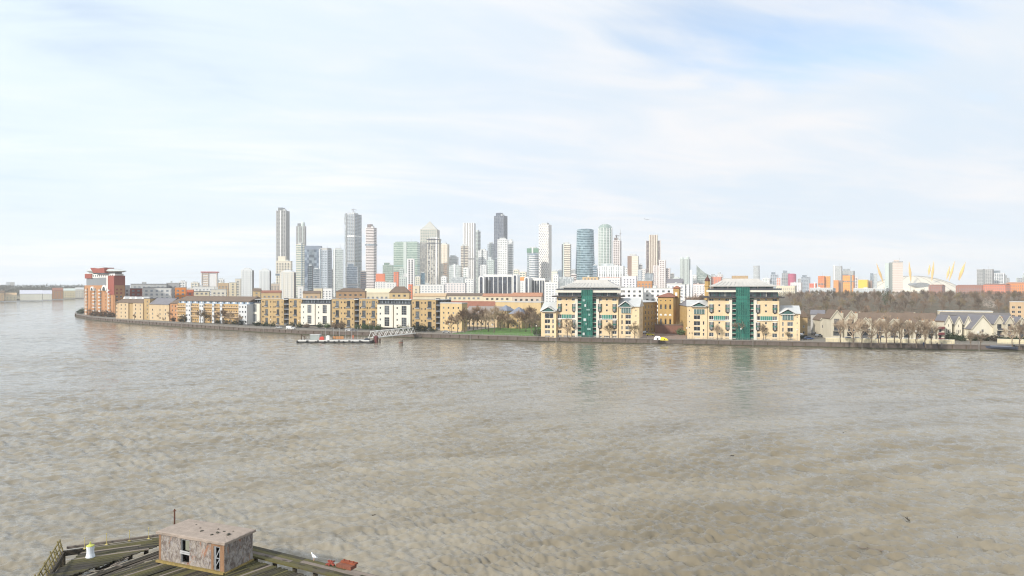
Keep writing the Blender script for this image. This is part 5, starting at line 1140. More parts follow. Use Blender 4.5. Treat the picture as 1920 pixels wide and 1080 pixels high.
# --- far left bank
FL = [('warehouse', 'white riverside warehouse with lilac gable, left of the pair across the river bend', 37, 79, 551, 1330, M('warehouse_white', (.80,.78,.68), .7, .08), 'gable', 7, M('lilac_grey_roof', (.56,.57,.64), .6, .08)),
 ('warehouse', 'white riverside warehouse with lilac gable, right of the pair across the river bend', 80, 97, 551, 1400, MATS['warehouse_white'], 'gable', 7, MATS['lilac_grey_roof']),
 ('warehouse', 'small tan riverside building at the far left edge', 0, 8, 549, 1290, tan, 'gable', 4, brownroof),
 ('warehouse', 'low white and brown sheds near the far left edge', 10, 31, 553, 1300, cream, 'gable', 4, tan),
 ('flats', 'orange brick flats across the bend behind the white warehouses', 98, 118, 545, 1480, orange, 'gable', 6, redroof),
 ('flats', 'pale yellow flats with vertical bays across the river bend', 119, 141, 545, 1560, M('pale_yellow_brick', (.66,.58,.38), .85, .1), 'gable', 5, sG),
 ('flats', 'cream flats half hidden behind the bend tower', 141.5, 157, 543, 1650, ivory, 'gable', 5, lgrey)]
for nm, lab, a, b, yt, Y, wl, rf, rise, rm in FL:
    W_ = (b-a)/FOC*Y; F, H = block(nm, lab, 'building', a, Y, b, Y + W_*.45, yt, wl, D=16, roof=rf, rise=rise, rmat=rm, bay=5, ww=1.4 if nm == 'warehouse' else 2, wh=1.2, fl=4, gm=MATS['warehouse_white'] if wl is MATS['warehouse_white'] else None)
tower('pair of distant grey slabs on the left horizon, left one', 11.5, 18, 528.5, 2900, sB, None, r=-8, name='tower_block', cat='tower block', plant=False)
tower('pair of distant grey slabs on the left horizon, right one', 19, 26, 529, 2950, sA, None, r=-8, name='tower_block', cat='tower block', plant=False)
# ================================================================== vegetation
def bare_tree(seed, h, spread, twigs=5, dens=1.0, up=.5):
    """winter tree: trunk mesh, and a crown of tapering limbs ending in fine twigs"""
    rg = random.Random(seed); tk, cr = MB(), MB()
    def seg(mb, p, q, r0, r1, k): mb.tube(p, q, r0, r1, k, cap=False)
    def twig(p, d, L):
        a = d.orthogonal().normalized(); w = .022 + .012*rg.random()
        a = (a*math.cos(rg.random()*6) + d.cross(a)*math.sin(rg.random()*6)).normalized()*w
        cr.face([p - a, p + a, p + d*L])
    def grow(p, d, L, r, lev):
        q = p + d*L
        mid = p + d*(L*.5) + Vector((rg.uniform(-1,1), rg.uniform(-1,1), rg.uniform(-.3,.6)))*L*.07
        seg(cr if lev else tk, p, mid, r, r*.8, 5 if lev < 2 else 3); seg(cr if lev else tk, mid, q, r*.8, r*.6, 5 if lev < 2 else 3)
        if lev >= 3:
            for _ in range(int(twigs*dens)):
                t = rg.random(); dd = (d + Vector((rg.uniform(-1,1), rg.uniform(-1,1), rg.uniform(-.5,.9)))*.9).normalized()
                twig(p.lerp(q, t), dd, L*rg.uniform(.5, 1.1))
            return
        n = (5, 4, 4)[lev]
        for i in range(n):
            ang = 2*math.pi*(i + rg.random()*.6)/n; tilt = rg.uniform(.35, .95)*spread*(1.15 if lev == 0 else 1)
            a = d.orthogonal().normalized(); b = d.cross(a); dd = (d*math.cos(tilt) + (a*math.cos(ang) + b*math.sin(ang))*math.sin(tilt)).normalized()
            dd = (dd + Vector((0, 0, up*.35))).normalized(); st = q if lev == 0 else mid.lerp(q, rg.random())
            if lev == 0: st = p.lerp(q, .55 + .45*i/n)
            grow(st, dd, L*rg.uniform(.5, .72), r*.5, lev + 1)
        grow(q, (d + Vector((rg.uniform(-.2,.2), rg.uniform(-.2,.2), .1))).normalized(), L*.62, r*.6, lev + 1)
    grow(Vector((0,0,-.1)), Vector((0,0,1)), h*.38, h*.018, 0)
    return tk, cr
bark = M('tree_bark', (.13,.10,.075), .95, .25, 1.5, rnd=.3); twigm = M('winter_twigs', (.165,.120,.085), .95, .30, .25, rnd=.9, streak=False)
twigo = M('olive_winter_twigs', (.20,.155,.085), .95, .3, .25, rnd=.9, streak=False); twigr = M('russet_twigs', (.25,.165,.105), .95, .3, .25, rnd=.6, streak=False)
twigw = M('warm_winter_twigs', (.33,.25,.175), .95, .28, .25, rnd=.8, streak=False)
TREES = []; FULL = []
for sdx, (h, sp, tw, dn) in enumerate(((10, .95, 8, 1), (11, .8, 8, 1), (9, 1.05, 8, 1), (12, .75, 8, 1))):
    tk, cr = bare_tree(40 + sdx, h, sp, tw, dn)
    TREES.append((tk.mesh('trunk', bark), cr.mesh('crown', twigm), cr.mesh('crown', twigr), cr.mesh('crown', twigo)))
for sdx, (h, sp, tw, dn) in enumerate(((10, 1.0, 19, 1), (11, .9, 18, 1), (9, 1.1, 20, 1), (12, .85, 18, 1))):
    tk, cr = bare_tree(60 + sdx, h, sp, tw, dn)
    FULL.append((tk.mesh('trunk', bark), cr.mesh('crown', twigw), cr.mesh('crown', twigr), cr.mesh('crown', twigo)))
PROM = [(a, b.copy(), c, d) for a, b, c, d in TREES]
for q in PROM: q[1].materials[0] = twigw
def leafy(seed, w, d, h, n, sz, mb=None, c=(0,0,0), shell=.55):
    rg = random.Random(seed); mb = mb or MB()
    for _ in range(n):
        while 1:
            v = Vector((rg.uniform(-1,1), rg.uniform(-1,1), rg.uniform(-1,1))); L = v.length
            if shell < L < 1: break
        k = 1 + .18*math.sin(v.x*5 + seed) + .12*math.sin(v.y*7 + seed*2) + .1*math.sin(v.z*9)
        p = Vector((c[0] + v.x*w/2*k, c[1] + v.y*d/2*k, c[2] + max(-.0, (v.z*.5 + .5)*h*k)))
        a = Vector((rg.uniform(-1,1), rg.uniform(-1,1), rg.uniform(-1,1))).normalized()*sz*rg.uniform(.6, 1.3); b = a.orthogonal().normalized()*sz*rg.uniform(.4, .8)
        mb.face([p - a*.5, p + b*.5, p + a*.5, p - b*.5])
    return mb
leafd = M('hedge_leaves', (.035,.055,.018), .8, .4, .5, rnd=.6, streak=False); leafb = M('brown_shrub_leaves', (.11,.075,.045), .9, .4, .5, rnd=.6, streak=False)
leafg = M('green_shrub_leaves', (.055,.085,.03), .8, .35, .5, rnd=.6, streak=False)
def tree_at(x, y, z, s, rz, label, group, k=0, tone=1, cat='tree', lib=None):
    lib = lib or TREES
    root = thing('bare_tree', label, cat, (x, y, z), rz, group); root.scale = (s, s, s*(.92 + .16*((k*7) % 3)/2))
    ob('trunk', lib[k % 4][0], root); ob('crown', lib[k % 4][tone], root); return root
# trees on the promenade: (px of trunk, photo row of foot, photo row of top, what it stands before, tone)
PT = [(1064, 633, 592, 'in front of the left columns of the left wharf tower', 1), (1143, 634, 603, 'in front of the right columns of the left wharf tower', 3), (1190, 635, 604, 'in front of the left yard pavilion', 3),
      (1222, 622, 600, 'with green ivy in the wharf yard, left side', 3), (1278, 626, 598, 'in the wharf yard beside the right pavilion', 3), (1345, 637, 606, 'in front of the left columns of the right wharf tower', 1),
      (1388, 637, 597, 'in front of the green glass centre of the right wharf tower', 1), (1431, 638, 603, 'in front of the right columns of the right wharf tower', 1), (1478, 639, 618, 'small one before the right end pavilion', 3),
      (1576, 645, 594, 'before the leftmost gabled house', 1), (1599, 649, 590, 'before the second gabled house', 1), (1616, 645, 592, 'just left of the third gabled house', 2), (1633, 650, 592, 'between the third and fourth gabled houses', 1),
      (1648, 647, 594, 'before the fourth gabled house', 2), (1662, 650, 590, 'between the fourth and fifth gabled houses', 1), (1678, 647, 596, 'before the fifth gabled house', 1), (1690, 651, 590, 'between the fifth and sixth gabled houses', 2),
      (1704, 648, 598, 'before the sixth gabled house', 1), (1719, 651, 592, 'before the seventh gabled house', 1), (1736, 651, 592, 'right of the seventh gabled house', 2), (1747, 648, 600, 'left of the maroon balconies', 1),
      (1820, 652, 618, 'thin one below the wide white gable', 1), (1839, 652, 620, 'thin one right of the wide white gable', 1), (1912, 652, 594, 'tall one at the right edge of the view', 1), (1898, 650, 602, 'second from the right edge of the view', 2)]
for i, (px, pf, pt_, lab, tone) in enumerate(PT):
    Y = (CAMH - LAND)*FOC/(pf - HZN); hgt = (pf - pt_)/FOC*Y; k = i % 4
    tree_at(PX(px, Y), Y, LAND, hgt/(.86*(10, 11, 9, 12)[k]), i*1.3, 'bare winter tree ' + lab, 'bare trees along the promenade', k, 1 if px > 1500 else tone, lib=PROM)
# park and waterfront trees
PT2 = [(853, 617.5, 576, 'back row of the lawn, first from the left', 1), (866, 617.5, 574, 'back row of the lawn, second from the left', 2), (880, 617, 576, 'back row of the lawn, third from the left', 1), (895, 617, 573, 'back row of the lawn, fourth from the left', 2), (910, 616.5, 575, 'back row of the lawn, fifth from the left', 1), (945, 615.5, 576, 'back row of the lawn, fourth from the right', 2), (968, 615, 577, 'back row of the lawn, third from the right', 1), (992, 614.5, 574, 'back row of the lawn, second from the right', 2), (1003, 620, 577, 'back row of the lawn, last before the pavilion', 1), (846, 624, 585, 'at the left end of the lawn beside the flats', 2), (858, 624, 580, 'second from the flats on the lawn', 1), (872, 624.5, 578, 'before the red roofed flats, left of three', 2), (888, 619, 580, 'before the red roofed flats, middle of three', 1), (902, 620, 576, 'before the red roofed flats, right of three', 2),
       (916, 621, 578, 'before the slate roofed row, left', 1), (926, 624, 574, 'tallest on the lawn, before the slate roofed row', 1), (938, 619, 584, 'before the slate roofed row, right', 2), (952, 617, 586, 'before the pointed slate roofs', 1), (958, 622, 592, 'small russet one near the lawn centre', 2),
       (975, 620, 582, 'rounded brown one right of the slate corner house', 2), (986, 622, 578, 'broad brown one on the right lawn', 2), (997, 624, 582, 'near the left pavilion, on the lawn', 1), (1008, 616, 588, 'hard against the left pavilion', 1),
       (829, 617, 590, 'at the foot of the ochre terrace', 2), (376, 606, 578, 'before the orange and white row, left', 1), (386, 607, 580, 'before the orange and white row, second', 3), (404, 608, 584, 'before the orange and white row, centre', 1), (420, 609, 580, 'broad one before the orange and white row', 2),
       (432, 610, 582, 'before the orange and white row, right of centre', 1), (447, 611, 586, 'before the orange and white row, right', 1), (300, 601, 584, 'russet one before the cream flats', 2), (322, 602, 580, 'before the orange end of the cream flats', 2), (252, 599, 588, 'low one before the tan flats', 2),
       (345, 605, 588, 'before the left end of the orange and white row', 3), (181, 594, 580, 'brownish one left before the bend tower', 2), (200, 594, 582, 'brownish one right before the bend tower', 2), (168, 592, 578, 'left corner of the bend tower', 2), (640, 616, 598, 'small one before the ochre terrace, centre', 1), (700, 618, 600, 'small one before the ochre terrace, right', 1),
       (1318, 590, 552, 'russet one behind the right wharf tower, left', 2), (1302, 590, 549, 'russet one between chimney tower and right wharf tower', 2), (1290, 588, 552, 'russet one behind the engine house yard, right', 2), (1180, 585, 553, 'golden one behind the left wharf tower', 3), (1196, 585, 550, 'golden one above the left yard pavilion', 3),
       (1212, 585, 551, 'golden one left of the engine house roof', 3), (1226, 585, 553, 'golden one touching the engine house roof', 3), (1244, 583, 549, 'golden one above the engine house roof', 3), (1168, 583, 556, 'golden one at the shoulder of the left wharf tower', 3)]
for i, (px, pf, pt_, lab, tone) in enumerate(PT2):
    Y = (CAMH - LAND)*FOC/(pf - HZN); hgt = (pf - pt_)/FOC*Y; k = (i*3 + 1) % 4; s = hgt/(.86*(10, 11, 9, 12)[k])
    tree_at(PX(px, Y), Y, LAND, s, i*.9, 'bare winter tree ' + lab, 'bare trees in the park and along the flats', k, tone, lib=FULL)
for i in range(13):     # russet crowns over the ridge of the gabled row
    px = 1572 + i*14.5; Y = 392 + (i*37 % 11); tree_at(PX(px, Y), Y, LAND, (1.25, 1.15, 1.35)[i % 3], i*.7, 'russet bare tree behind the gabled row, ' + ('first', 'second', 'third', 'fourth', 'fifth', 'sixth', 'seventh', 'eighth', 'ninth', 'tenth', 'eleventh', 'twelfth', 'last')[i] + ' from the left', 'russet trees behind the gabled row', i % 4, 2, lib=FULL)
# the wooded park on the right: every tree its own, sharing meshes
rgw = random.Random(5); wood = []
for row in range(19):
    Y = 425 + row*26 + (row**2)*.9
    pxs = 1480 + (rgw.random()*20); 
    while pxs < 1960:
        y = Y + rgw.uniform(-9, 9); x = PX(pxs, y)
        gap = 12.5*rgw.uniform(.8, 1.35)
        pxs += gap/y*FOC
        if y < 470 and pxs < 1600: continue
        if 1740 < pxs < 1905 and y < 560: continue
        if pxs > 1890 and y < 520: continue
        wood.append((x, y))
wood = wood[:285]
def wood_label(px, y, tone):
    pl = [(1510, 'right of the end pavilion'), (1550, 'above the grey clad house'), (1585, 'above the leftmost gabled house'), (1612, 'above the second gabled house'), (1640, 'above the third gabled house'), (1665, 'above the fourth gabled house'), (1692, 'above the fifth gabled house'), (1714, 'above the sixth gabled house'), (1738, 'above the seventh gabled house'), (1762, 'above the maroon balconies'), (1800, 'above the narrow steep gables'), (1835, 'below the grey ribbed tower'), (1870, 'above the wide white gable'), (1900, 'left of the long tan flats'), (2100, 'at the right border')]
    wh = next(b for a, b in pl if px < a)
    zone = 'front edge' if y < 490 else 'front' if y < 570 else 'middle' if y < 680 else 'rear' if y < 800 else 'skyline edge'
    return ('', 'brown', 'russet', 'olive')[tone] + ' bare tree, ' + zone + ' of the woods, ' + wh
kinds = ('brown bare tree in the wooded park on the right', 'russet bare tree in the wooded park on the right', 'olive bare tree in the wooded park on the right')
for i, (x, y) in enumerate(wood):
    k = rgw.randrange(4); tone = rgw.choice((1, 1, 2, 3)); s = rgw.uniform(.95, 1.35)
    if y < 500: s *= .85; tone = rgw.choice((1, 2))
    tree_at(x, y, hill_z(x, y), s, rgw.uniform(0, 6), wood_label(960 + FOC*x/y, y, tone), 'trees of the wooded park', k, tone)
# undergrowth and the far wood read as one mass
mb = MB(); rg = random.Random(9)
for _ in range(420):
    y = rg.uniform(430, 1150); x = PX(rg.uniform(1475, 1960), y)
    if PX(1740, y) < x < PX(1905, y) and y < 560: continue
    if y < 470 and x < PX(1600, y): continue
    z = hill_z(x, y); r = rg.uniform(5, 9)
    for _ in range(95):
        a = rg.uniform(0, 6.283); q = rg.random()**.5*r; p = Vector((x + q*math.cos(a), y + q*math.sin(a), z + rg.uniform(0, r*.62)))
        d = Vector((rg.uniform(-1,1), rg.uniform(-1,1), rg.uniform(-.2,1.2)))*rg.uniform(.7, 1.5); e = d.orthogonal().normalized()*rg.uniform(.12, .3)
        mb.face([p - e, p + e, p + d])
tag(mb.build('wood_undergrowth', twigm), 'dense brown winter undergrowth between the trees of the wooded park', 'undergrowth', kind='stuff')
mb = MB()
for _ in range(900):
    y = rg.uniform(1200, 1600); x = PX(rg.uniform(1440, 1960), y); z = LAND; r = rg.uniform(7, 12)
    for _ in range(40):
        a = rg.uniform(0, 6.283); q = rg.random()**.5*r; p = Vector((x + q*math.cos(a), y + q*math.sin(a), z + rg.uniform(0, r*1.25)))
        d = Vector((rg.uniform(-1,1), rg.uniform(-1,1), rg.uniform(-.2,1.2)))*rg.uniform(1, 2.4); e = d.orthogonal().normalized()*rg.uniform(.3, .6)
        mb.face([p - e, p + e, p + d])
tag(mb.build('far_wood', twigo), 'far strip of hazy winter wood below the coloured flats and the dome', 'wood', kind='stuff')
mb = MB()
for _ in range(1500):       # dark tree line on the left horizon
    y = rg.uniform(1750, 2700); x = PX(rg.uniform(-30, 160), y); r = rg.uniform(8, 16)
    for _ in range(14):
        a = rg.uniform(0, 6.283); q = rg.random()**.5*r; p = Vector((x + q*math.cos(a), y + q*math.sin(a), LAND + rg.uniform(0, r*1.9)))
        d = Vector((rg.uniform(-1,1), rg.uniform(-1,1), rg.uniform(-.2,1.2)))*rg.uniform(2, 5); e = d.orthogonal().normalized()*rg.uniform(.6, 1.2)
        mb.face([p - e, p + e, p + d])
tag(mb.build('far_tree_line', M('far_tree_leaves', (.07,.07,.05), .9, .3, .02, streak=False)), 'dark tree line on the far left horizon beyond the river bend', 'wood', kind='stuff')
root = thing('blossom_tree', 'pale whitish tree standing out in the wooded park on the right', 'tree', (PX(1857, 600), 600, hill_z(PX(1857, 600), 600)), 0)
ob('trunk', TREES[0][0], root); leafy(3, 13, 10, 8, 700, .5, c=(0, 0, 3)).build('crown', M('blossom', (.50,.42,.36), .9, .2), root)
root = thing('evergreen_tree', 'dark leaning evergreen sticking out of the wooded park', 'tree', (PX(1660, 640), 640, hill_z(PX(1660, 640), 640)), 0)
ob('trunk', TREES[1][0], root); leafy(5, 5, 5, 14, 600, .8, c=(0, 0, 3)).build('crown', leafd, root)
root = thing('evergreen_tree', 'dark green evergreen behind the white steep gables', 'tree', (PX(1838, 430), 430, LAND), 0)
ob('trunk', TREES[1][0], root); leafy(6, 10, 7, 7, 500, .6, c=(0, 0, 1)).build('crown', leafd, root)
# bushes and hedges: own mesh per kind, instanced
BU = [leafy(i, 5.4, 3.2, 2.6, 900, .42, shell=.25).mesh('foliage', m) for i, m in enumerate((leafd, leafb, leafg))]
stem = MB(); stem.tube((0, 0, -.1), (0, 0, 1.3), .12, .06, 5); stm = stem.mesh('stem', bark)
BUSH = [(x, y, lab, k, s) for x, y, lab, k, s in (
 (482, 611, 'below the single white bay', 0, 1), (497, 612, 'low dark one below the first ochre bay', 0, .9), (510, 612.5, 'below the middle of the left ochre block', 0, .9), (546, 613.5, 'left of the white van', 0, 1), (562, 614, 'right of the white van', 2, 1), (575, 614.5, 'below the left twin white bay', 1, 1),
 (600, 615, 'below the right twin white bay, left', 0, 1.1), (614, 615.5, 'below the right twin white bay, right', 2, 1.1), (628, 616, 'brown one left of the parked cars', 1, 1.2), (640, 616.5, 'brown one behind the parked cars', 1, 1.3), (670, 617.5, 'below the dark stair slot', 0, 1), (684, 618, 'above the pontoon end', 0, 1.2), (694, 618.5, 'at the head of the gangway', 0, 1.1), (709, 619, 'behind the left half of the gangway', 2, 1.1),
 (752, 621, 'large one behind the right half of the gangway', 0, 1.1), (764, 621, 'behind the right end of the gangway', 2, 1.0), (783, 622.5, 'big dark one right of the gangway, left half', 0, 1.5), (795, 622.5, 'big dark one right of the gangway, right half', 0, 1.5), (812, 623, 'low one left of the white car', 0, .9), (452, 609, 'at the right end of the orange and white row', 0, 1.2), (440, 608.5, 'second from the right of the orange and white row', 2, 1), (424, 607.5, 'before the orange and white row, centre right', 0, 1), (408, 606.5, 'before the orange and white row, centre', 2, .9),
 (349, 603.5, 'big dark green one before the left white bays', 0, 1.9), (338, 603.5, 'brown one before the orange end wall', 1, 1), (325, 602.5, 'brown one before the cream flats, right', 1, 1.1), (310, 601.5, 'brown one before the cream flats, centre', 1, 1.1), (296, 600.5, 'brown one before the cream flats, left', 1, 1.1), (282, 599.5, 'brown one between tan and cream flats', 1, 1.2), (268, 598.5, 'brown one before the tan flats, right', 1, 1.2), (252, 597.5, 'brown one before the tan flats, centre', 1, 1.2), (237, 596.5, 'brown one before the tan flats, left', 1, 1.3), (222, 595.5, 'brown one right of the bend tower', 1, 1.5), (208, 594.8, 'dark brown one before the bend tower, right', 1, 1.6), (192, 594, 'dark brown one before the bend tower, centre', 1, 1.7), (176, 593, 'dark brown one before the bend tower, left', 1, 1.7), (151, 589, 'grey green one on the tip of the bank', 2, 1.6), (157, 587, 'grey green one left of the bend tower', 2, 1.8),
 (1006, 629, 'dark green one at the left pavilion, on the lawn corner', 0, 1.3), (1012, 630.5, 'dark green one touching the left pavilion', 0, 1.2), (1220, 621, 'green ivy clad one in the wharf yard', 2, 1.3), (1276, 628, 'green one beside the right yard pavilion', 2, 1.2), (1504, 636, 'dark one right of the end pavilion', 0, .7),
 (1784, 638, 'clipped dark hedge left of the wide white gable, left', 0, 1.15), (1794, 638, 'clipped dark hedge left of the wide white gable, right', 0, 1.15), (1804, 640, 'yellow green one between the clipped hedges', 2, .9), (1826, 639, 'clipped dark hedge below the wide white gable, left', 0, 1.1), (1838, 639, 'clipped dark hedge below the wide white gable, middle', 0, 1.1), (1850, 639, 'clipped dark hedge below the wide white gable, right', 0, 1.1), (1866, 640, 'brownish one below the dark balcony', 1, 1.2), (1880, 641, 'hedge at the right edge, first', 0, .9), (1892, 641.5, 'hedge at the right edge, second', 0, .9), (1904, 641.5, 'hedge at the right edge, third', 0, .9), (1916, 642, 'hedge at the right edge, last', 0, .9))]
for i, (px, py, lab, k, s) in enumerate(BUSH):
    x, y = zpt(px, py); root = thing('bush', ('dark bush ', 'brown bush ', 'green bush ')[k] + lab, 'bush', (x, y, LAND), i*.2, 'bushes along the far bank'); root.scale = (s, s, s)
    ob('foliage', BU[k], root); ob('stem', stm, root)

# ================================================================== cars, lamps, people
def make_car(name, label, loc, rz, paint, L=4.3, Wd=1.75, kind='car', group='parked cars on the far bank'):
    root = thing(name, label, 'van' if kind == 'van' else 'car', loc, rz, group); mb = MB(); w = Wd/2
    if kind == 'van':
        prof = [(-L/2, .45), (L/2 - .25, .45), (L/2, .75), (L/2 - .1, 1.15), (L/2 - 1.2, 1.35), (L/2 - 1.7, 2.1), (-L/2, 2.15)]
        win = [(L/2 - 1.95, 1.3), (L/2 - 1.25, 1.32), (L/2 - 1.7, 1.95), (L/2 - 2.3, 1.95)]
    else:
        prof = [(-L/2, .4), (L/2, .4), (L/2, .75), (L/2 - .9, .9), (L/2 - 1.6, 1.42), (-L/2 + .9, 1.45), (-L/2 + .15, .95)]
        win = [(L/2 - 1.15, .92), (L/2 - 1.65, 1.36), (-L/2 + 1.0, 1.38), (-L/2 + .5, .95)]
    mb.prism(prof, -w, w); mb.build('body', paint, root)
    mb = MB()
    for y in (-w - .015, w - .002): mb.prism(win, y, y + .017)
    mb.build('side_window', glassd, root)
    mb = MB(); a, b = ((L/2 - 1.2, 1.37), (L/2 - 1.68, 2.06)) if kind == 'van' else ((L/2 - .92, .92), (L/2 - 1.58, 1.40))
    mb.face([(a[0] + .02, -w*.9, a[1]), (a[0] + .02, w*.9, a[1]), (b[0] + .03, w*.88, b[1]), (b[0] + .03, -w*.88, b[1])]); mb.build('windscreen', glassd, root)
    wm = MB(); wm.tube((0, -.11, 0), (0, .11, 0), .33, k=12); wme = wm.mesh('wheel', black)
    for x in (-L*.31, L*.31):
        for y in (-w + .06, w - .06): ob('wheel', wme, root, (x, y, .33))
    hm = MB(); hm.box(0, .05, -.16, .16, 0, .14); hme = hm.mesh('headlight', M('lamp_glass', (.7,.7,.65), .2, .05))
    for y in (-w*.7, w*.7): ob('headlight', hme, root, (L/2 - .02, y, .6))
    return root
cp = {n: M(n + '_car_paint', c, .3, .04) for n, c in dict(white=(.75,.75,.75), silver=(.40,.41,.42), black=(.03,.03,.035), red=(.35,.03,.03), blue=(.05,.09,.20), yellow=(.75,.65,.05), grey=(.15,.15,.16)).items()}
CARS = [(545.5, 618, 'van', 'white', 'white van parked before the ochre terrace', 0), (524, 616, 'car', 'silver', 'silver car parked left of the white van', 0), (655, 621, 'car', 'white', 'white car parked above the pontoon', 0), (664, 621.4, 'car', 'grey', 'grey car parked right of the white one above the pontoon', 0), (837, 624.5, 'car', 'silver', 'silver hatchback parked at the left end of the lawn', .3),
 (1211, 625.5, 'car', 'silver', 'silver car in the wharf yard', 1.2), (1219, 630, 'car', 'yellow', 'bright yellow car in the wharf yard', .1), (1503, 630, 'car', 'white', 'white car beside the end pavilion', 1.3), (1509, 634, 'car', 'black', 'black car beside the end pavilion', .5), (1516, 637, 'car', 'blue', 'dark blue car nearest the river by the end pavilion', .4), (1528, 628, 'car', 'grey', 'grey car below the slate roofed house', .9), (1535, 631.5, 'car', 'silver', 'silver car below the slate roofed house', .9),
 (955, 614, 'car', 'white', 'white car beyond the lawn, left', 0), (965, 613.5, 'car', 'white', 'white car beyond the lawn, middle', 0), (1000, 612.5, 'car', 'red', 'red car beyond the lawn near the pavilion', 0), (944, 614.5, 'car', 'black', 'black car beyond the lawn, leftmost', 0),
 (1592, 637.5, 'car', 'blue', 'dark blue car behind the garden wall, second house', 0), (1608, 638, 'car', 'silver', 'silver car behind the garden wall, third house', 0), (1623, 638, 'car', 'blue', 'blue car behind the garden wall, third house right', 0), (1650, 638.4, 'car', 'black', 'black car behind the garden wall, fourth house', 0), (1672, 638.8, 'car', 'black', 'black car behind the garden wall, fifth house', 0), (1698, 639.2, 'car', 'white', 'white car behind the garden wall, sixth house', 0), (1722, 639.5, 'car', 'white', 'white car behind the garden wall, seventh house', 0)]
for px, py, kd, col, lab, rz in CARS:
    x, y = zpt(px, py); make_car('parked_van' if kd == 'van' else 'parked_car', lab, (x, y, LAND + .03), rz - .3, cp[col], 5.4 if kd == 'van' else 4.3, 2.0 if kd == 'van' else 1.75, kd, 'parked vehicles on the far bank')
# coach-like dark vehicle shed roof in the yard
x, y = zpt(1255, 622); root = thing('covered_bay', 'dark covered bay with pale flat roof at the back of the wharf yard', 'shelter', (x - 5, y, LAND), -.25)
mb = MB(); mb.box(0, 10.5, 0, 4, 0, 2.3); mb.build('dark_bay', M('dark_purple_bay', (.06,.035,.05), .8, .2), root); mb = MB(); mb.box(-.3, 10.8, -.5, 4.2, 2.31, 2.9); mb.build('roof', lgrey, root)
x, y = zpt(1233, 637); root = thing('event_tent', 'white canvas tent beside a bright yellow one on the wharf promenade', 'tent', (x, y, LAND + .03), -.25); root.scale = (.75, .75, .75)
mb = MB(); mb.ring([[(-2.4, -1.5, 0), (2.4, -1.5, 0), (2.4, 1.5, 0), (-2.4, 1.5, 0)], [(-2.0, -1.2, 1.4), (2.0, -1.2, 1.4), (2.0, 1.2, 1.4), (-2.0, 1.2, 1.4)], [(-1.1, -.2, 2.3), (1.0, -.2, 2.3), (1.0, .2, 2.3), (-1.1, .2, 2.3)]]); mb.build('canvas', M('tent_white', (.78,.78,.78), .7, .05), root)
mb = MB(); mb.box(-.5, .5, -1.56, -1.3, .05, 1.2); mb.build('doorway', dgrey, root)
x, y = zpt(1245, 638); root = thing('event_tent', 'bright yellow canvas tent with black mark on the wharf promenade', 'tent', (x, y, LAND + .03), -.25); root.scale = (.68, .68, .68)
mb = MB(); mb.ring([[(-2.6, -1.5, 0), (3.0, -1.5, 0), (3.0, 1.5, 0), (-2.6, 1.5, 0)], [(-2.3, -1.1, 1.3), (1.9, -1.1, 1.2), (1.9, 1.1, 1.2), (-2.3, 1.1, 1.3)], [(-1.6, -.2, 2.1), (.2, -.2, 1.9), (.2, .2, 1.9), (-1.6, .2, 2.1)]]); mb.build('canvas', yellow, root)
mb = MB(); mb.prism([(-.1, .4), (.5, .5), (.9, 1.0), (.5, .9), (.1, 1.1)], -1.62, -1.42); mb.build('black_mark', black, root)
# street lamps along the promenade
lp = MB(); lp.lathe([(.14, 0), (.10, .6), (.06, 4.8), (.05, 5.0)], 8); lpm = lp.mesh('pole', M('lamp_post_paint', (.10,.10,.10), .6, .1))
lh = MB(); lh.lathe([(.06, 5.0), (.26, 5.1), (.32, 5.45), (.18, 5.75), (.04, 5.85)], 8); lhm = lh.mesh('lantern', M('lantern_glass', (.65,.64,.60), .3, .05))
lampw = ['on the promenade far to the right edge', 'by the clipped hedges', 'by the wide white gable', 'below the maroon balconies', 'before the sixth gabled house', 'before the fourth gabled house', 'at the left end of the garden wall', 'by the parked cars at the end pavilion', 'before the right wharf tower, right side', 'before the right wharf tower, left side', 'at the right yard pavilion', 'before the wharf tents', 'before the left wharf tower, right side', 'before the left wharf tower, left side', 'at the lawn edge, right', 'at the lawn edge, centre', 'at the lawn edge, left', 'by the silver hatchback', 'at the head of the gangway', 'behind the gangway middle', 'above the pontoon, right', 'above the pontoon, left', 'by the white van', 'below the single white bay', 'before the orange and white row, right', 'before the orange and white row, left', 'before the cream flats', 'before the tan flats']
pts = along(list(reversed(NEARB[:-1])), 25, 4)
for i, (x, y, a) in enumerate(pts[:len(lampw)]):
    a -= math.pi; ox_, oy_ = -math.sin(a)*3, math.cos(a)*3
    if i == 0 or True:
        root = thing('street_lamp', 'thin dark street lamp ' + lampw[i], 'street lamp', (x + ox_, y + oy_, LAND), a, 'street lamps along the promenade'); ob('pole', lpm, root); ob('lantern', lhm, root)
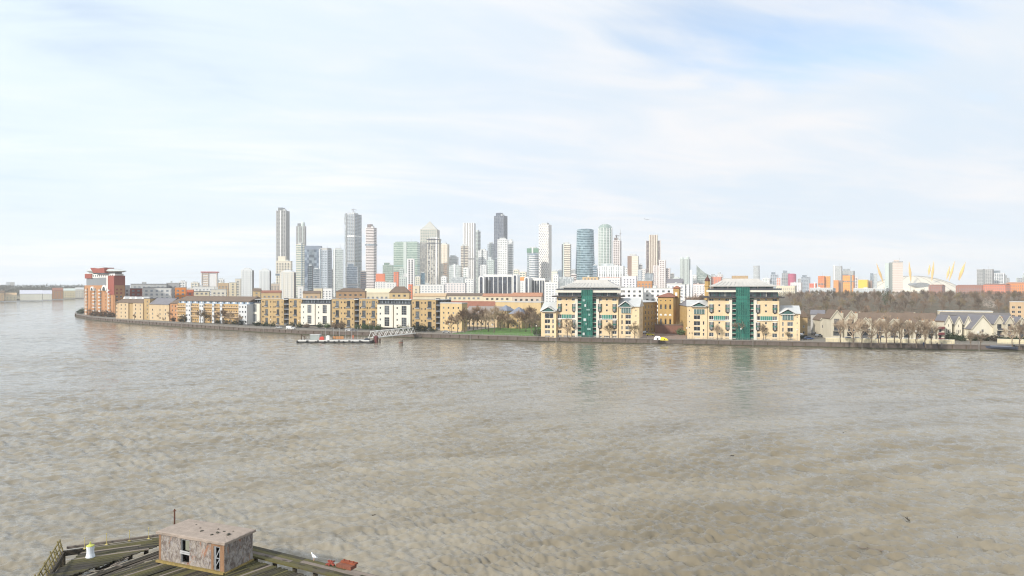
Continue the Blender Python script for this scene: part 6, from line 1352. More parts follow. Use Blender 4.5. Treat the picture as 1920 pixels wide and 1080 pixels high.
# people: one continuous skinned body each
def person(label, loc, rz, coat, trousers, stride=.25):
    root = thing('person', label, 'person', loc, rz, 'people on the promenade')
    V = [(0,0,.98), (0,0,1.2), (0,0,1.42), (0,0,1.52), (0,.02,1.66), (.10,0,.92), (.11,stride*.5,.5), (.11,stride,.06), (.11,stride+.16,.04), (-.10,0,.92), (-.11,-stride*.4,.5), (-.11,-stride,.08), (-.11,-stride+.16,.04), (.19,0,1.40), (.25,-.06,1.14), (.24,.04,.90), (-.19,0,1.40), (-.25,.06,1.14), (-.24,.14,.92)]
    E = [(0,1),(1,2),(2,3),(3,4),(0,5),(5,6),(6,7),(7,8),(0,9),(9,10),(10,11),(11,12),(2,13),(13,14),(14,15),(2,16),(16,17),(17,18)]
    Rr = [.15,.14,.16,.06,.10,.10,.075,.045,.04,.10,.075,.045,.04,.07,.05,.04,.07,.05,.04]
    me = bpy.data.meshes.new('body'); me.from_pydata(V, E, []); o = ob('body', me, root); me.materials.append(coat)
    md = o.modifiers.new('skin', 'SKIN')
    for i, r in enumerate(Rr): me.skin_vertices[0].data[i].radius = (r, r)
    me.skin_vertices[0].data[0].use_root = True
    o.modifiers.new('sub', 'SUBSURF').levels = 1
    mb = MB(); mb.lathe([(.02, 1.56), (.085, 1.62), (.105, 1.70), (.09, 1.79), (.02, 1.82)], 10, 0, (0, -.02)); mb.build('hair', black, root, sm=True)
    mb = MB(); mb.lathe([(.16, .62), (.19, .9), (.17, 1.1), (.185, 1.35), (.10, 1.46)], 12); mb.build('coat', coat, root, sm=True)
    return root
bpy.context.view_layer.update
def addskin(me):
    pass
try:
    for px, py, lab, c in ((1757, 649.5, 'person in dark coat walking on the promenade below the maroon balconies, left', 'black'), (1766, 649.8, 'person in dark coat walking on the promenade below the maroon balconies, right', 'grey'), (1732, 649, 'person in blue coat on the promenade left of the maroon balconies', 'blue'), (866, 624, 'person in dark coat standing on the park path', 'black')):
        x, y = zpt(px, py); person(lab, (x, y, LAND + .02), random.uniform(0, 6), M('coat_' + c, {'black': (.03,.03,.035), 'grey': (.10,.09,.09), 'blue': (.04,.07,.15)}[c], .9, .1), dgrey)
except Exception as ex:
    print('person', ex)
# ================================================================== pontoon and gangway
Yp = 358.; x0p, x1p = PX(560, Yp), PX(700, Yp); Lp = x1p - x0p
P = thing('pontoon', 'long low floating pontoon with tyre fenders moored off the terrace', 'pontoon', (x0p, Yp, 0), 0)
mb = MB(); mb.ring([[(0, -3.5, -.4), (Lp, -3.5, -.4), (Lp, 3.5, -.4), (0, 3.5, -.4)], [(0, -3.5, 1.35), (Lp, -3.5, 1.35), (Lp, 3.5, 1.35), (0, 3.5, 1.35)]]); mb.build('hull', M('hull_dark', (.05,.05,.05), .8, .3, .8), P)
mb = MB(); mb.box(.1, Lp - .1, -3.4, 3.4, 1.355, 1.5); mb.build('deck', M('pontoon_deck', (.38,.37,.35), .8, .2, .6), P)
for i in range(7): x = .8 + i*Lp/7.2; mb = MB(); mb.box(x, x + Lp/7.2 - 1.1, -3.62, -3.42, .95, 1.42); mb.build('white_rubbing_strip', white, P)
ty = MB(); n = 12
ty.ring([[((.42 + .14*math.cos(b))*math.cos(a), .14*math.sin(b), (.42 + .14*math.cos(b))*math.sin(a)) for b in [2*math.pi*j/6 for j in range(6)]] for a in [2*math.pi*i/12 for i in range(13)]], cap=False); tym = ty.mesh('tyre_fender', black)
for i in range(9): ob('tyre_fender', tym, P, (.5 + i*Lp/8.2, -3.8, .6))
mb = MB()
for i in range(24): x = .3 + i*(Lp - .6)/23; mb.box(x - .03, x + .03, 3.2, 3.26, 1.5, 2.6)
for z in (1.95, 2.56): mb.box(.3, Lp - .3, 3.2, 3.25, z, z + .05)
mb.build('rear_railing', M('galvanised_rail', (.42,.43,.43), .5, .1), P)
def deckitem(name, label, cat, px, mbs, y=0.):
    root = thing(name, label, cat, (PX(px, Yp), Yp + y, 1.5), 0); root.scale = (1.25, 1.25, 1.25)
    for nm, mb_, mt in mbs: mb_.build(nm, mt, root)
    return root
m1, m2 = MB(), MB(); m1.box(-1.9, 1.9, -1.2, 1.2, 0, 1.9); m2.box(-2, 2, -1.3, 1.3, 1.91, 2.1); m3 = MB()
for i in range(6): m3.box(-1.8 + i*.68, -1.7 + i*.68, -1.26, -1.2, .1, 1.85)
deckitem('equipment_container', 'grey green equipment container on the pontoon deck', 'container', 591, [('body', m1, M('container_grey', (.34,.38,.36), .7, .15)), ('lid', m2, lgrey), ('rib', m3, grey)], .6)
m1 = MB(); m1.ring([[(-.9, -.5, 0), (.9, -.5, 0), (.9, .5, 0), (-.9, .5, 0)], [(-.8, -.45, .9), (.8, -.45, .9), (.8, .45, .9), (-.8, .45, .9)], [(-.3, -.2, 1.3), (.5, -.2, 1.3), (.5, .2, 1.3), (-.3, .2, 1.3)]]); m2 = MB(); m2.lathe([(.12, 1.3), (.1, 1.7)], 8)
deckitem('red_pump', 'red pump unit beside the grey green container on the pontoon', 'pump', 604.5, [('casing', m1, M('red_pump_paint', (.50,.06,.04), .5, .1)), ('exhaust', m2, dgrey)], -1)
m1, m2 = MB(), MB(); m1.box(-.7, .7, -.6, .6, 0, 1.4); m2.ring([[(-.75, -.65, 1.41), (.75, -.65, 1.41), (.75, .65, 1.41), (-.75, .65, 1.41)], [(-.3, -.3, 1.8), (.3, -.3, 1.8), (.3, .3, 1.8), (-.3, .3, 1.8)]])
deckitem('white_kiosk', 'small white cabin on the pontoon between red pump and orange screen', 'cabin', 615.5, [('walls', m1, white), ('roof', m2, lgrey)], -.6)
m1, m2 = MB(), MB(); m1.box(-2.2, 2.2, -.05, .05, .15, 1.3)
for i in range(5): m2.box(-2.2 + i*1.1 - .05, -2.2 + i*1.1 + .05, -.1, .1, 0, 1.5)
deckitem('orange_screen', 'orange brown mesh screen on posts on the pontoon deck', 'screen', 633, [('mesh_panel', m1, M('orange_mesh', (.45,.22,.09), .8, .2)), ('post', m2, dgrey)], 1.2)
m1 = MB(); m1.tube((0, 0, 0), (0, 0, 1.5), .09, .09, 8); m2 = MB(); m2.ring([[((.36 + .09*math.cos(b))*math.cos(a), -.12 + .09*math.sin(b), 1.3 + (.36 + .09*math.cos(b))*math.sin(a)) for b in [2*math.pi*j/6 for j in range(6)]] for a in [2*math.pi*i/12 for i in range(13)]], cap=False)
deckitem('lifebuoy_stand', 'red lifebuoy on a short stand on the right half of the pontoon', 'lifebuoy', 662.5, [('stand', m1, M('red_pump_paint')), ('lifebuoy', m2, coral)], -.6)
for i, (px, lab) in enumerate(((608, 'leftmost of the thin masts'), (623, 'mast right of the white cabin'), (634.5, 'mast at the orange screen, left'), (646, 'mast at the orange screen, right'), (657, 'mast left of the red lifebuoy'), (669, 'rightmost of the thin masts'))):
    root = thing('pontoon_lamp_mast', 'thin pale lamp mast on the pontoon, ' + lab, 'lamp mast', (PX(px, Yp), Yp + 2.4, 1.5), 0, 'lamp masts on the pontoon')
    mb = MB(); mb.tube((0, 0, 0), (0, 0, 5.6 if i % 2 else 5.2), .08, .05, 6); mb.build('pole', M('galvanised_rail'), root); mb = MB(); mb.box(-.35, .12, -.1, .1, 5.2 if i % 2 == 0 else 5.6, 5.35 if i % 2 == 0 else 5.75); mb.build('lamp_head', white, root)
root = thing('mooring_crane', 'dark brown mooring frame at the left end of the pontoon', 'mooring frame', (PX(565, Yp), Yp, 1.5), 0)
for nm, p, q, r in (('post', (0, 0, 0), (0, 0, 2.9), .28), ('post', (1.4, 0, 0), (1.4, 0, 2.0), .22), ('brace', (0, 0, 2.4), (2.6, 0, .2), .14), ('brace', (1.4, .1, 1.8), (3.4, .1, .1), .12)): mb = MB(); mb.tube(p, q, r, r*.9, 8); mb.build(nm, M('tarred_timber', (.10,.065,.045), .9, .3, 2), root)
root = thing('rope_coil', 'heap of dark mooring ropes at the right end of the pontoon', 'rope', (PX(689, Yp), Yp - 1.5, 1.5), 0)
mb = MB()
for k in range(5): mb.lathe([(1.5 - k*.2, k*.16), (1.7 - k*.22, k*.16 + .08), (1.5 - k*.2, k*.16 + .16)], 14, 0, (.2*math.sin(k), .1*k)); 
mb.build('rope_loop', M('dark_rope', (.07,.085,.10), .9, .3, 2), root)
root = thing('dolphin_pile', 'maroon clad mooring dolphin where pontoon and gangway meet', 'pile', (PX(705, 357), 357, 0), 0)
mb = MB(); mb.lathe([(1.0, -1), (1.0, 3.2), (.8, 3.4)], 12); mb.build('pile_shaft', maroon, root)
for k in range(6): a = k*math.pi/3; mb = MB(); mb.bar((1.05*math.cos(a), 1.05*math.sin(a), 0), (1.05*math.cos(a), 1.05*math.sin(a), 3.1), .22, .22); mb.build('timber_rubber', M('tarred_timber'), root)
gy0, gy1 = 358., 390.; A = Vector((PX(694, gy0), gy0, 0)); B = Vector((PX(776, gy1), gy1, 0)); dv = B - A; LG = dv.length
Gw = thing('gangway', 'white steel truss gangway from pontoon to the river wall', 'gangway', (A.x, A.y, 2.35), math.atan2(dv.y, dv.x))
sl = .25
for sy in (-1.2, 1.2):
    mb = MB(); mb.bar((1.5, sy, 3.2), (LG - 2, sy, 3.2 + sl), .26, .26); mb.build('top_chord', white, Gw); mb = MB(); mb.bar((0, sy, 0), (LG, sy, sl), .28, .28); mb.build('bottom_chord', white, Gw)
    n = 8
    for i in range(n):
        xa = LG*i/n; xb = LG*(i+1)/n; xm_ = (xa + xb)/2; top = 3.1 + sl*xm_/LG
        for p, q in (((max(.3, xa), sy, .12), (max(1.6, xm_ - .001), sy, top)), ((min(LG - 2.2, xm_), sy, top), (min(LG - .3, xb), sy, .12 + sl))): mb = MB(); mb.bar(p, q, .17, .17); mb.build('diagonal', white, Gw)
mb = MB(); mb.box(.1, LG - .1, -1.05, 1.05, .16, .24); mb.build('walkway', lgrey, Gw)
for i in range(9): x = 1.8 + i*(LG - 4)/8; mb = MB(); mb.bar((x, -1.2, 3.2 + sl*x/LG), (x, 1.2, 3.2 + sl*x/LG), .14, .14); mb.build('cross_beam', white, Gw)
for lab, px, Y, h in (('thick brown timber pile standing in the water under the gangway', 751.5, 338, 2.9), ('thin brown pile beside the maroon dolphin', 712.5, 360, 2.3)):
    root = thing('timber_pile', lab, 'pile', (PX(px, Y), Y, 0), 0); r = 1.0 if px > 740 else .4
    mb = MB(); mb.lathe([(r, -1), (r, h - .3), (r*.9, h)], 8); mb.build('pile_shaft', M('weathered_pile', (.20,.17,.14), .95, .35, 2), root); mb = MB(); mb.lathe([(r + .06, h*.5), (r + .06, h*.5 + .3)], 8); mb.build('iron_band', rust, root)
# moored boat hauled against the right wall, and a few buoys
x, y = zpt(1868, 650, 1.6); B_ = thing('covered_rowing_boat', 'long dark blue covered boat lying along the river wall at the right', 'boat', (x, y - 3, 0.9), -.33)
sec = lambda t: (lambda w, k: [(t*6.2, -w, .9 - k*.2), (t*6.2, -w*.7, .25), (t*6.2, 0, 0.0 + k*.15), (t*6.2, w*.7, .25), (t*6.2, w, .9 - k*.2), (t*6.2, 0, 1.15)])(.95*(1 - abs(t)**2.4) + .05, 0 if abs(t) < .6 else -abs(t))
mb = MB(); mb.ring([sec(t) for t in (-1, -.85, -.6, -.3, 0, .3, .6, .85, 1)]); mb.build('hull', M('boat_navy', (.05,.06,.09), .5, .15), B_)
mb = MB(); mb.ring([[(a, -.5, 1.02), (a, .5, 1.02), (a, 0, 1.45)] for a in (-4, 4.2)]); mb.build('cover', M('boat_cover', (.13,.14,.17), .8, .15), B_); mb = MB(); mb.box(4.4, 5.2, -.3, .3, .9, 1.9); mb.build('outboard', black, B_)
# aircraft on approach
Ya = 3000; aro = thing('airliner', 'small distant airliner low in the sky above the tan pin striped tower', 'aeroplane', (PX(1213, Ya), Ya, PZ(411.5, Ya)), R(12))
mb = MB(); mb.ring([[(x, r*math.cos(a), r*math.sin(a) + dz_) for a in [2*math.pi*i/10 for i in range(10)]] for x, r, dz_ in ((-12, .25, .8), (-8, 1.1, .3), (-3, 1.5, 0), (7, 1.5, 0), (10, 1.0, -.1), (11.5, .2, -.2))]); mb.build('fuselage', M('airliner_white', (.55,.57,.6), .4, .05), aro, sm=True)
for s in (-1, 1): mb = MB(); mb.ring([[(1.5, s*1.2, -.5), (-2.5, s*1.2, -.5), (-2.5, s*1.2, -.2), (1.5, s*1.2, -.2)], [(-2.6, s*12, .5), (-4, s*12, .5), (-4, s*12, .6), (-2.6, s*12, .6)]]); mb.build('wing', M('airliner_wing', (.3,.31,.33), .4, .05), aro)
mb = MB(); mb.prism([(-12, .8), (-8.5, .9), (-11, 5.2), (-12.6, 5.2)], -.15, .15); mb.build('tail_fin', M('airliner_wing'), aro)
# ================================================================== old timber jetty in the foreground
DZ = 2.4
def plank_mat():
    m, t, b = newmat('jetty_plank'); b.inputs['Roughness'].default_value = .9
    geo = nd(t, 'ShaderNodeNewGeometry'); tcn = nd(t, 'ShaderNodeTexCoord'); oi = nd(t, 'ShaderNodeObjectInfo')
    def nz(vec, sc, det, s=(1, 1, 1), rough=.65):
        mp = nd(t, 'ShaderNodeMapping'); mp.inputs['Scale'].default_value = s; t.links.new(vec, mp.inputs[0])
        n = nd(t, 'ShaderNodeTexNoise'); n.inputs['Scale'].default_value = sc; n.inputs['Detail'].default_value = det; n.inputs['Roughness'].default_value = rough; t.links.new(mp.outputs[0], n.inputs['Vector']); return n.outputs[0]
    moss = nz(geo.outputs['Position'], .35, 6); grain = nz(tcn.outputs['Object'], 5, 6, (.12, 1.6, 1)); spot = nz(geo.outputs['Position'], 2.2, 5)
    mk = smooth(t, mth(t, 'ADD', mth(t, 'ADD', mth(t, 'MULTIPLY', moss, .75), mth(t, 'MULTIPLY', spot, .3)), mth(t, 'MULTIPLY', oi.outputs['Random'], .12)), .44, .66)
    c1 = nd(t, 'ShaderNodeMix', data_type='RGBA'); t.links.new(mk, c1.inputs[0]); c1.inputs[6].default_value = (.066,.054,.042,1); c1.inputs[7].default_value = (.076,.067,.02,1)
    f = smooth(t, mth(t, 'ADD', mth(t, 'MULTIPLY', grain, .6), mth(t, 'MULTIPLY', oi.outputs['Random'], .4)), .2, .8, .30, 1.35)
    mx_ = nd(t, 'ShaderNodeVectorMath', operation='SCALE'); t.links.new(c1.outputs[2], mx_.inputs[0]); t.links.new(f, mx_.inputs['Scale']); t.links.new(mx_.outputs[0], b.inputs['Base Color'])
    bp = nd(t, 'ShaderNodeBump'); bp.inputs['Strength'].default_value = .8; bp.inputs['Distance'].default_value = .03; t.links.new(grain, bp.inputs['Height']); t.links.new(bp.outputs[0], b.inputs['Normal'])
    return m
mossy = plank_mat(); _old = M('mossy_plank', (.15,.13,.055), .95, .35, .9, rnd=.9, streak=False, bump=.6); greyp = M('grey_weathered_plank', (.175,.145,.12), .95, .30, 1.1, rnd=.9, streak=False, bump=.6)
beamm = M('dark_wet_timber', (.055,.045,.032), .9, .4, 1.2, rnd=.6, bump=.5); palep = M('bleached_timber', (.27,.24,.19), .95, .25, 1.3, rnd=.5, bump=.5)
J = thing('timber_jetty', 'old mossy timber jetty with broken planks in the left foreground', 'jetty', (-30, 66, 0), 0)
OR = Vector((-30, 66))
def clip(poly, p, d):
    """interval of line p+t d inside a convex polygon"""
    lo, hi = -1e9, 1e9; n = len(poly)
    for i in range(n):
        a, b = Vector(poly[i]), Vector(poly[(i+1) % n]); e = b - a; nn = Vector((-e.y, e.x))      # inside is left for CCW
        f0 = nn.dot(p - a); f1 = nn.dot(d)
        if abs(f1) < 1e-9:
            if f0 < 0: return None
            continue
        t = -f0/f1
        if f1 > 0: lo = max(lo, t)
        else: hi = min(hi, t)
    return (lo, hi) if hi - lo > .3 else None
rgj = random.Random(21)
def planks(poly, d, w, gap, z, mats, maxlen=6., th=.10, miss=.03, jit=.012, name='plank', sag=None):
    d = Vector(d).normalized(); n = Vector((-d.y, d.x)); c = Vector(poly[0]); offs = [n.dot(Vector(p) - c) for p in poly]
    o = min(offs) + w/2
    while o < max(offs) - w/2:
        r = clip(poly, c + n*o, d)
        if r:
            t = r[0] + rgj.uniform(-.12, .08)
            while t < r[1] - .2:
                L = min(maxlen*rgj.uniform(.7, 1.15), r[1] - t + rgj.uniform(-.12, .12))
                if r[1] - t - L < .8: L = r[1] - t + rgj.uniform(-.15, .08)
                if rgj.random() > miss and L > .25:
                    a = c + n*o + d*t; zz = z + rgj.uniform(-jit, jit) + (sag(a + d*L/2) if sag else 0)
                    mb = MB(); k = 3; wj = w*rgj.uniform(.94, 1.02)
                    cs = []
                    for i in range(k + 1):
                        x = L*i/k; e = rgj.uniform(-.012, .012)
                        cs.append([(x, -wj/2 + e, -th), (x, wj/2 + e, -th), (x, wj/2 + e, 0 + rgj.uniform(-.006, .006)), (x, -wj/2 + e, 0)])
                    mb.ring(cs)
                    m = rgj.choices(mats[0], mats[1])[0]
                    ob_ = mb.build(name, m, J, (a.x - OR.x, a.y - OR.y, zz), math.atan2(d.y, d.x)); ob_.rotation_euler[0] = rgj.uniform(-.015, .015)
                t += L + .03
        o += w + gap
AP = (-33.2, 74.9); P1 = (-43.6, 69.9); P6 = (-41.0, 63.4); P7 = (-38.6, 56.5)
e1 = (.9, .43); bd = Vector((.50, .866)); ed = Vector((.88, -.475)).normalized()
# line of the collapsed band: from behind the hut corner down to the left
U1, U2 = Vector((-34.6, 71.6)), Vector((-34.6, 71.6)) - bd*16
left = [tuple(U2), tuple(U1), AP, P1, P6, P7]
def ccw(p): 
    a = sum(p[i][0]*p[(i+1) % len(p)][1] - p[(i+1) % len(p)][0]*p[i][1] for i in range(len(p))); return p if a > 0 else p[::-1]
left = ccw([tuple(Vector((-34.6, 71.6)) - bd*12.5), tuple(U1), AP, P1, P6])
planks(left, e1, .23, .025, DZ, ([mossy, greyp, palep], [24, 2, 1]), 6.5, miss=.015)
# right deck, planks running diagonally, with lichen
Lr = Vector((-32.4, 69.6)); rin = Vector((-24.6, 67.7))
def in_pt(t): return rin + ed*t
right = ccw([tuple(Lr - bd*17), tuple(Lr + bd*1.0), (-30.9, 71.4), tuple(rin + Vector((-.2, .1))), tuple(rin + ed*18), (-22, 54)])
planks(right, (.6, .8), .25, .035, DZ - .02, ([mossy, greyp, beamm], [24, 2, 1]), 5.5, miss=.03)
# raised wide boards along the outer right edge
edge = ccw([(-25.9, 70.9), tuple(Vector((-25.9, 70.9)) + ed*24), tuple(rin + ed*23.6), tuple(rin)])
planks(edge, tuple(ed), .46, .02, DZ + .32, ([mossy, greyp, palep], [8, 2, 1]), 7, th=.16, miss=.0, name='edge_board')
for k, t in enumerate((1.6, 3.9, 6.0, 7.6, 9.1, 10.8, 12.4)):
    p = rin + ed*t + Vector((.2, .55)); mb = MB(); mb.ring([[((.25 + .1*math.sin(k))*math.cos(a)*(1 + .2*math.sin(a*3 + k)), .07*math.sin(a*1.0)*(1 + .4*math.sin(a*2 + k)), z) for a in [2*math.pi*i/10 for i in range(10)]] for z in (0, .014)]); mb.build('rotten_knot', beamm, J, (p.x - OR.x, p.y - OR.y, DZ + .33), math.atan2(ed.y, ed.x))
bk = ccw([(-30.9, 72.2), (-33.2, 74.9), (-25.9, 70.9), (-26.3, 70.2)])
planks([(-34.6,71.6), (-30.9, 70.9), (-25.9, 70.9), AP], e1, .34, .04, DZ, ([mossy, greyp], [3, 2]), 6)
# collapsed band: long beams over the dark gap
for k in range(7):
    off = Vector((bd.y, -bd.x))*(.25 + k*.36); s0 = U1 - bd*rgj.uniform(0, 1.5) + off; s1 = s0 - bd*rgj.uniform(8, 13)
    mb = MB(); z0_, z1_ = DZ - .25 - .25*rgj.random(), DZ - .35 - .6*rgj.random()*(1 if k in (2, 3, 4) else .3)
    mb.bar((s0.x - OR.x, s0.y - OR.y, z0_), (s1.x - OR.x, s1.y - OR.y, z1_), .20 if k % 2 else .28, .24); mb.build('fallen_beam', (greyp, palep, beamm, greyp, beamm, palep, mossy)[k], J)
for k in range(16):
    s = U1 - bd*rgj.uniform(1, 11.5) + Vector((bd.y, -bd.x))*rgj.uniform(.2, 2.4); a = rgj.uniform(-.5, 1.4); L = rgj.uniform(.6, 2.2)
    mb = MB(); mb.bar((-L/2*math.cos(a), -L/2*math.sin(a), 0), (L/2*math.cos(a), L/2*math.sin(a), rgj.uniform(-.5, .4)), rgj.uniform(.1, .24), .08); mb.build('broken_plank', rgj.choice((palep, greyp, beamm)), J, (s.x - OR.x, s.y - OR.y, DZ - rgj.uniform(.0, .5)))
# left end: cut back, dark drop and lower beams
for k in range(6):
    p = Vector(P6) + Vector((.9, .43))*(k*.9) - Vector((0, .6 + .15*k)); mb = MB(); mb.bar((p.x - OR.x, p.y - OR.y, DZ - .5), (p.x - OR.x + rgj.uniform(1, 2.5), p.y - OR.y + rgj.uniform(-1.2, .8), DZ - .3 - .4*rgj.random()), .22, .2); mb.build('fallen_beam', (palep, beamm)[k % 2], J)
# frame under the deck: edge beams, joists and piles
def beam(p, q, w, h, z, m=beamm, nm='edge_beam'): mb = MB(); mb.bar((p[0] - OR.x, p[1] - OR.y, z), (q[0] - OR.x, q[1] - OR.y, z), w, h); mb.build(nm, m, J)
beam(P1, AP, .35, .45, DZ - .34); beam(AP, tuple(Vector(AP) + ed*34), .4, .6, DZ - .25); beam(P1, P6, .35, .45, DZ - .34); beam(P6, (-37.6, 55.6), .35, .45, DZ - .34)
beam((P1[0] + .2, P1[1] + .28), (AP[0] - .2, AP[1] + .1), .24, .22, DZ + .13, greyp, 'kerb_beam')
for k in range(9): p = Vector(P1)*(1 - k/9) + Vector(P6)*(k/9) if k < 1 else None
for k in range(14):
    s = Vector((-42, 66)) + Vector((1.35, -.35))*k; beam(tuple(s - Vector((.2, 6))), tuple(s + Vector((2.4, 7.2))) if k < 3 else tuple(s + Vector((1.2, 2.8))), .25, .3, DZ - .62, nm='joist')
mb = MB(); mb.lathe([(.24, -1.5), (.22, DZ - .6)], 9); pm = mb.mesh('pile', M('jetty_pile', (.085,.07,.045), .95, .35, 2))
for i in range(9): p = Vector(P1).lerp(Vector(AP), i/8) ; ob('pile', pm, J, (p.x - OR.x, p.y - OR.y, 0))
for i in range(13): p = Vector(AP) + ed*(i*2.6 + 1.4); ob('pile', pm, J, (p.x - OR.x, p.y - OR.y, 0))
for i in range(5): p = Vector(P1).lerp(Vector(P7), (i + .5)/5); ob('pile', pm, J, (p.x - OR.x, p.y - OR.y, 0))
for i in range(20): ob('pile', pm, J, (rgj.uniform(-9, 9), rgj.uniform(-9, 1), 0))
# ---- the hut
hA = Vector((-32.9, 67.1)); hN = Vector((-25.62, 64.15)); hd = (hN - hA); HL = hd.length; ha = math.atan2(hd.y, hd.x); HD = 3.55; HH = 2.62
hut = thing('brick_hut', 'derelict flat roofed brick hut with peeling grey paint standing on the jetty', 'hut', (hA.x, hA.y, DZ), ha)
def hut_wall():
    m, t, b = newmat('peeling_painted_brick'); b.inputs['Roughness'].default_value = .9
    tcn = nd(t, 'ShaderNodeTexCoord'); sp = nd(t, 'ShaderNodeSeparateXYZ'); t.links.new(tcn.outputs['Object'], sp.inputs[0])
    cb = nd(t, 'ShaderNodeCombineXYZ'); t.links.new(mth(t, 'ADD', sp.outputs[0], sp.outputs[1]), cb.inputs[0]); t.links.new(sp.outputs[2], cb.inputs[1])
    br = nd(t, 'ShaderNodeTexBrick'); t.links.new(cb.outputs[0], br.inputs['Vector']); br.inputs['Scale'].default_value = 1.; br.inputs['Brick Width'].default_value = .225; br.inputs['Row Height'].default_value = .075
    br.inputs['Mortar Size'].default_value = .009; br.inputs['Color1'].default_value = (.38,.15,.07,1); br.inputs['Color2'].default_value = (.26,.105,.055,1); br.inputs['Mortar'].default_value = (.30,.26,.21,1)
    def nz(sc, det, off=0., sx=1.):
        mp = nd(t, 'ShaderNodeMapping'); mp.inputs['Location'].default_value = (off, off, off); mp.inputs['Scale'].default_value = (sx, sx, .55); t.links.new(tcn.outputs['Object'], mp.inputs[0])
        n = nd(t, 'ShaderNodeTexNoise'); n.inputs['Scale'].default_value = sc; n.inputs['Detail'].default_value = det; n.inputs['Roughness'].default_value = .72; n.inputs['Distortion'].default_value = .8; t.links.new(mp.outputs[0], n.inputs['Vector']); return n.outputs[0]
    p1 = nd(t, 'ShaderNodeMix', data_type='RGBA'); t.links.new(smooth(t, nz(2.6, 8, 3), .40, .60), p1.inputs[0]); p1.inputs[6].default_value = (.15,.115,.095,1); p1.inputs[7].default_value = (.38,.34,.30,1)
    p2 = nd(t, 'ShaderNodeMix', data_type='RGBA'); t.links.new(smooth(t, nz(5.5, 6, 9), .50, .62, 0, .55), p2.inputs[0]); t.links.new(p1.outputs[2], p2.inputs[6]); p2.inputs[7].default_value = (.34,.33,.35,1)
    mk = mth(t, 'ADD', nz(.7, 5, 1.3), mth(t, 'MULTIPLY', nz(7, 4, 5), .25))
    fin = nd(t, 'ShaderNodeMix', data_type='RGBA'); t.links.new(smooth(t, mk, .70, .78, 1, 0), fin.inputs[0]); t.links.new(br.outputs[0], fin.inputs[6]); t.links.new(p2.outputs[2], fin.inputs[7])
    t.links.new(fin.outputs[2], b.inputs['Base Color'])
    bp = nd(t, 'ShaderNodeBump'); bp.inputs['Strength'].default_value = .6; bp.inputs['Distance'].default_value = .02; t.links.new(br.outputs['Fac'], bp.inputs['Height']); bp.invert = True; t.links.new(bp.outputs[0], b.inputs['Normal'])
    return m
hw = hut_wall(); brk = M('bare_orange_brick', (.26,.15,.085), .9, .3, 3, bump=.5)
mb = MB(); wo_ = (2.68, 3.72, .28, 2.42); do_ = (6.62, 7.32, .18, 2.30)
def solid_wall(mb, d, o, L, holes):
    hole_wall(mb, o, d, L, 0, HH, holes, .28)
solid_wall(mb, (1, 0), (0, 0), HL, [wo_, do_]); mb.build('front_wall', hw, hut)
mb = MB(); mb.box(.003, .25, .29, HD - .29, 0, HH); mb.build('side_wall', hw, hut)
mb = MB(); hole_wall(mb, (HL, 0), (0, 1), HD, 0, HH, [], .28); mb.face([(HL - .28, .3, 0), (HL - .28, HD - .01, 0), (HL - .28, HD - .01, HH), (HL - .28, .3, HH)]); mb.build('side_wall', hw, hut)
mb = MB(); mb.box(.004, HL - .004, HD - .28, HD, 0, HH); mb.build('rear_wall', hw, hut)
mb = MB(); mb.box(0, .26, -.012, .0, .0, HH - .02); mb.build('bare_brick_corner', brk, hut)
for a, b_ in ((do_[0] - .28, do_[0] - .02), (do_[1] + .03, HL - .01)): mb = MB(); mb.box(a, b_, -.014, -.001, .02, HH - .05); mb.build('bare_brick_jamb', brk, hut)
mb = MB(); mb.box(do_[0] - .3, HL - .01, -.016, -.0015, do_[3] + .02, HH - .02); mb.build('brick_lintel', brk, hut)
# concrete slab roof with a worn edge
mb = MB(); rg = random.Random(2); nseg = 16
def rim(off, z, j=.03):
    o = []
    for (ax, ay), (bx, by) in (((-off, -off), (HL + off, -off)), ((HL + off, -off), (HL + off, HD + off)), ((HL + off, HD + off), (-off, HD + off)), ((-off, HD + off), (-off, -off))):
        for i in range(nseg): t_ = i/nseg; o.append((ax + (bx-ax)*t_ + rg.uniform(-j, j), ay + (by-ay)*t_ + rg.uniform(-j, j), z + rg.uniform(-j, j)*.4))
    return o
mb.ring([rim(.16, HH - .06, .005), rim(.20, HH - .04), rim(.20, HH + .17), rim(.05, HH + .22, .02), rim(-.9, HH + .245, .03)]); mb.build('roof_slab', M('worn_concrete', (.33,.27,.225), .95, .28, 1.4, streak=False, bump=.6), hut)
mb = MB(); mb.box(-.12, HL + .1, -.28, -.02, -.02, .16); mb.build('plinth', M('lichen_plinth', (.27,.20,.07), .95, .35, 2, bump=.5), hut)
mb = MB(); mb.box(HL + .02, HL + .2, -.1, HD, -.02, .1); mb.build('plinth', M('lichen_plinth'), hut)
mb = MB(); mb.box(.3, HL - .3, 1.2, 1.25, .02, HH - .05); mb.build('inner_darkness_wall', M('interior_darkness', (.025,.022,.02), .95, .3), hut)  # dark sheet behind the openings, the unlit interior put into its colour
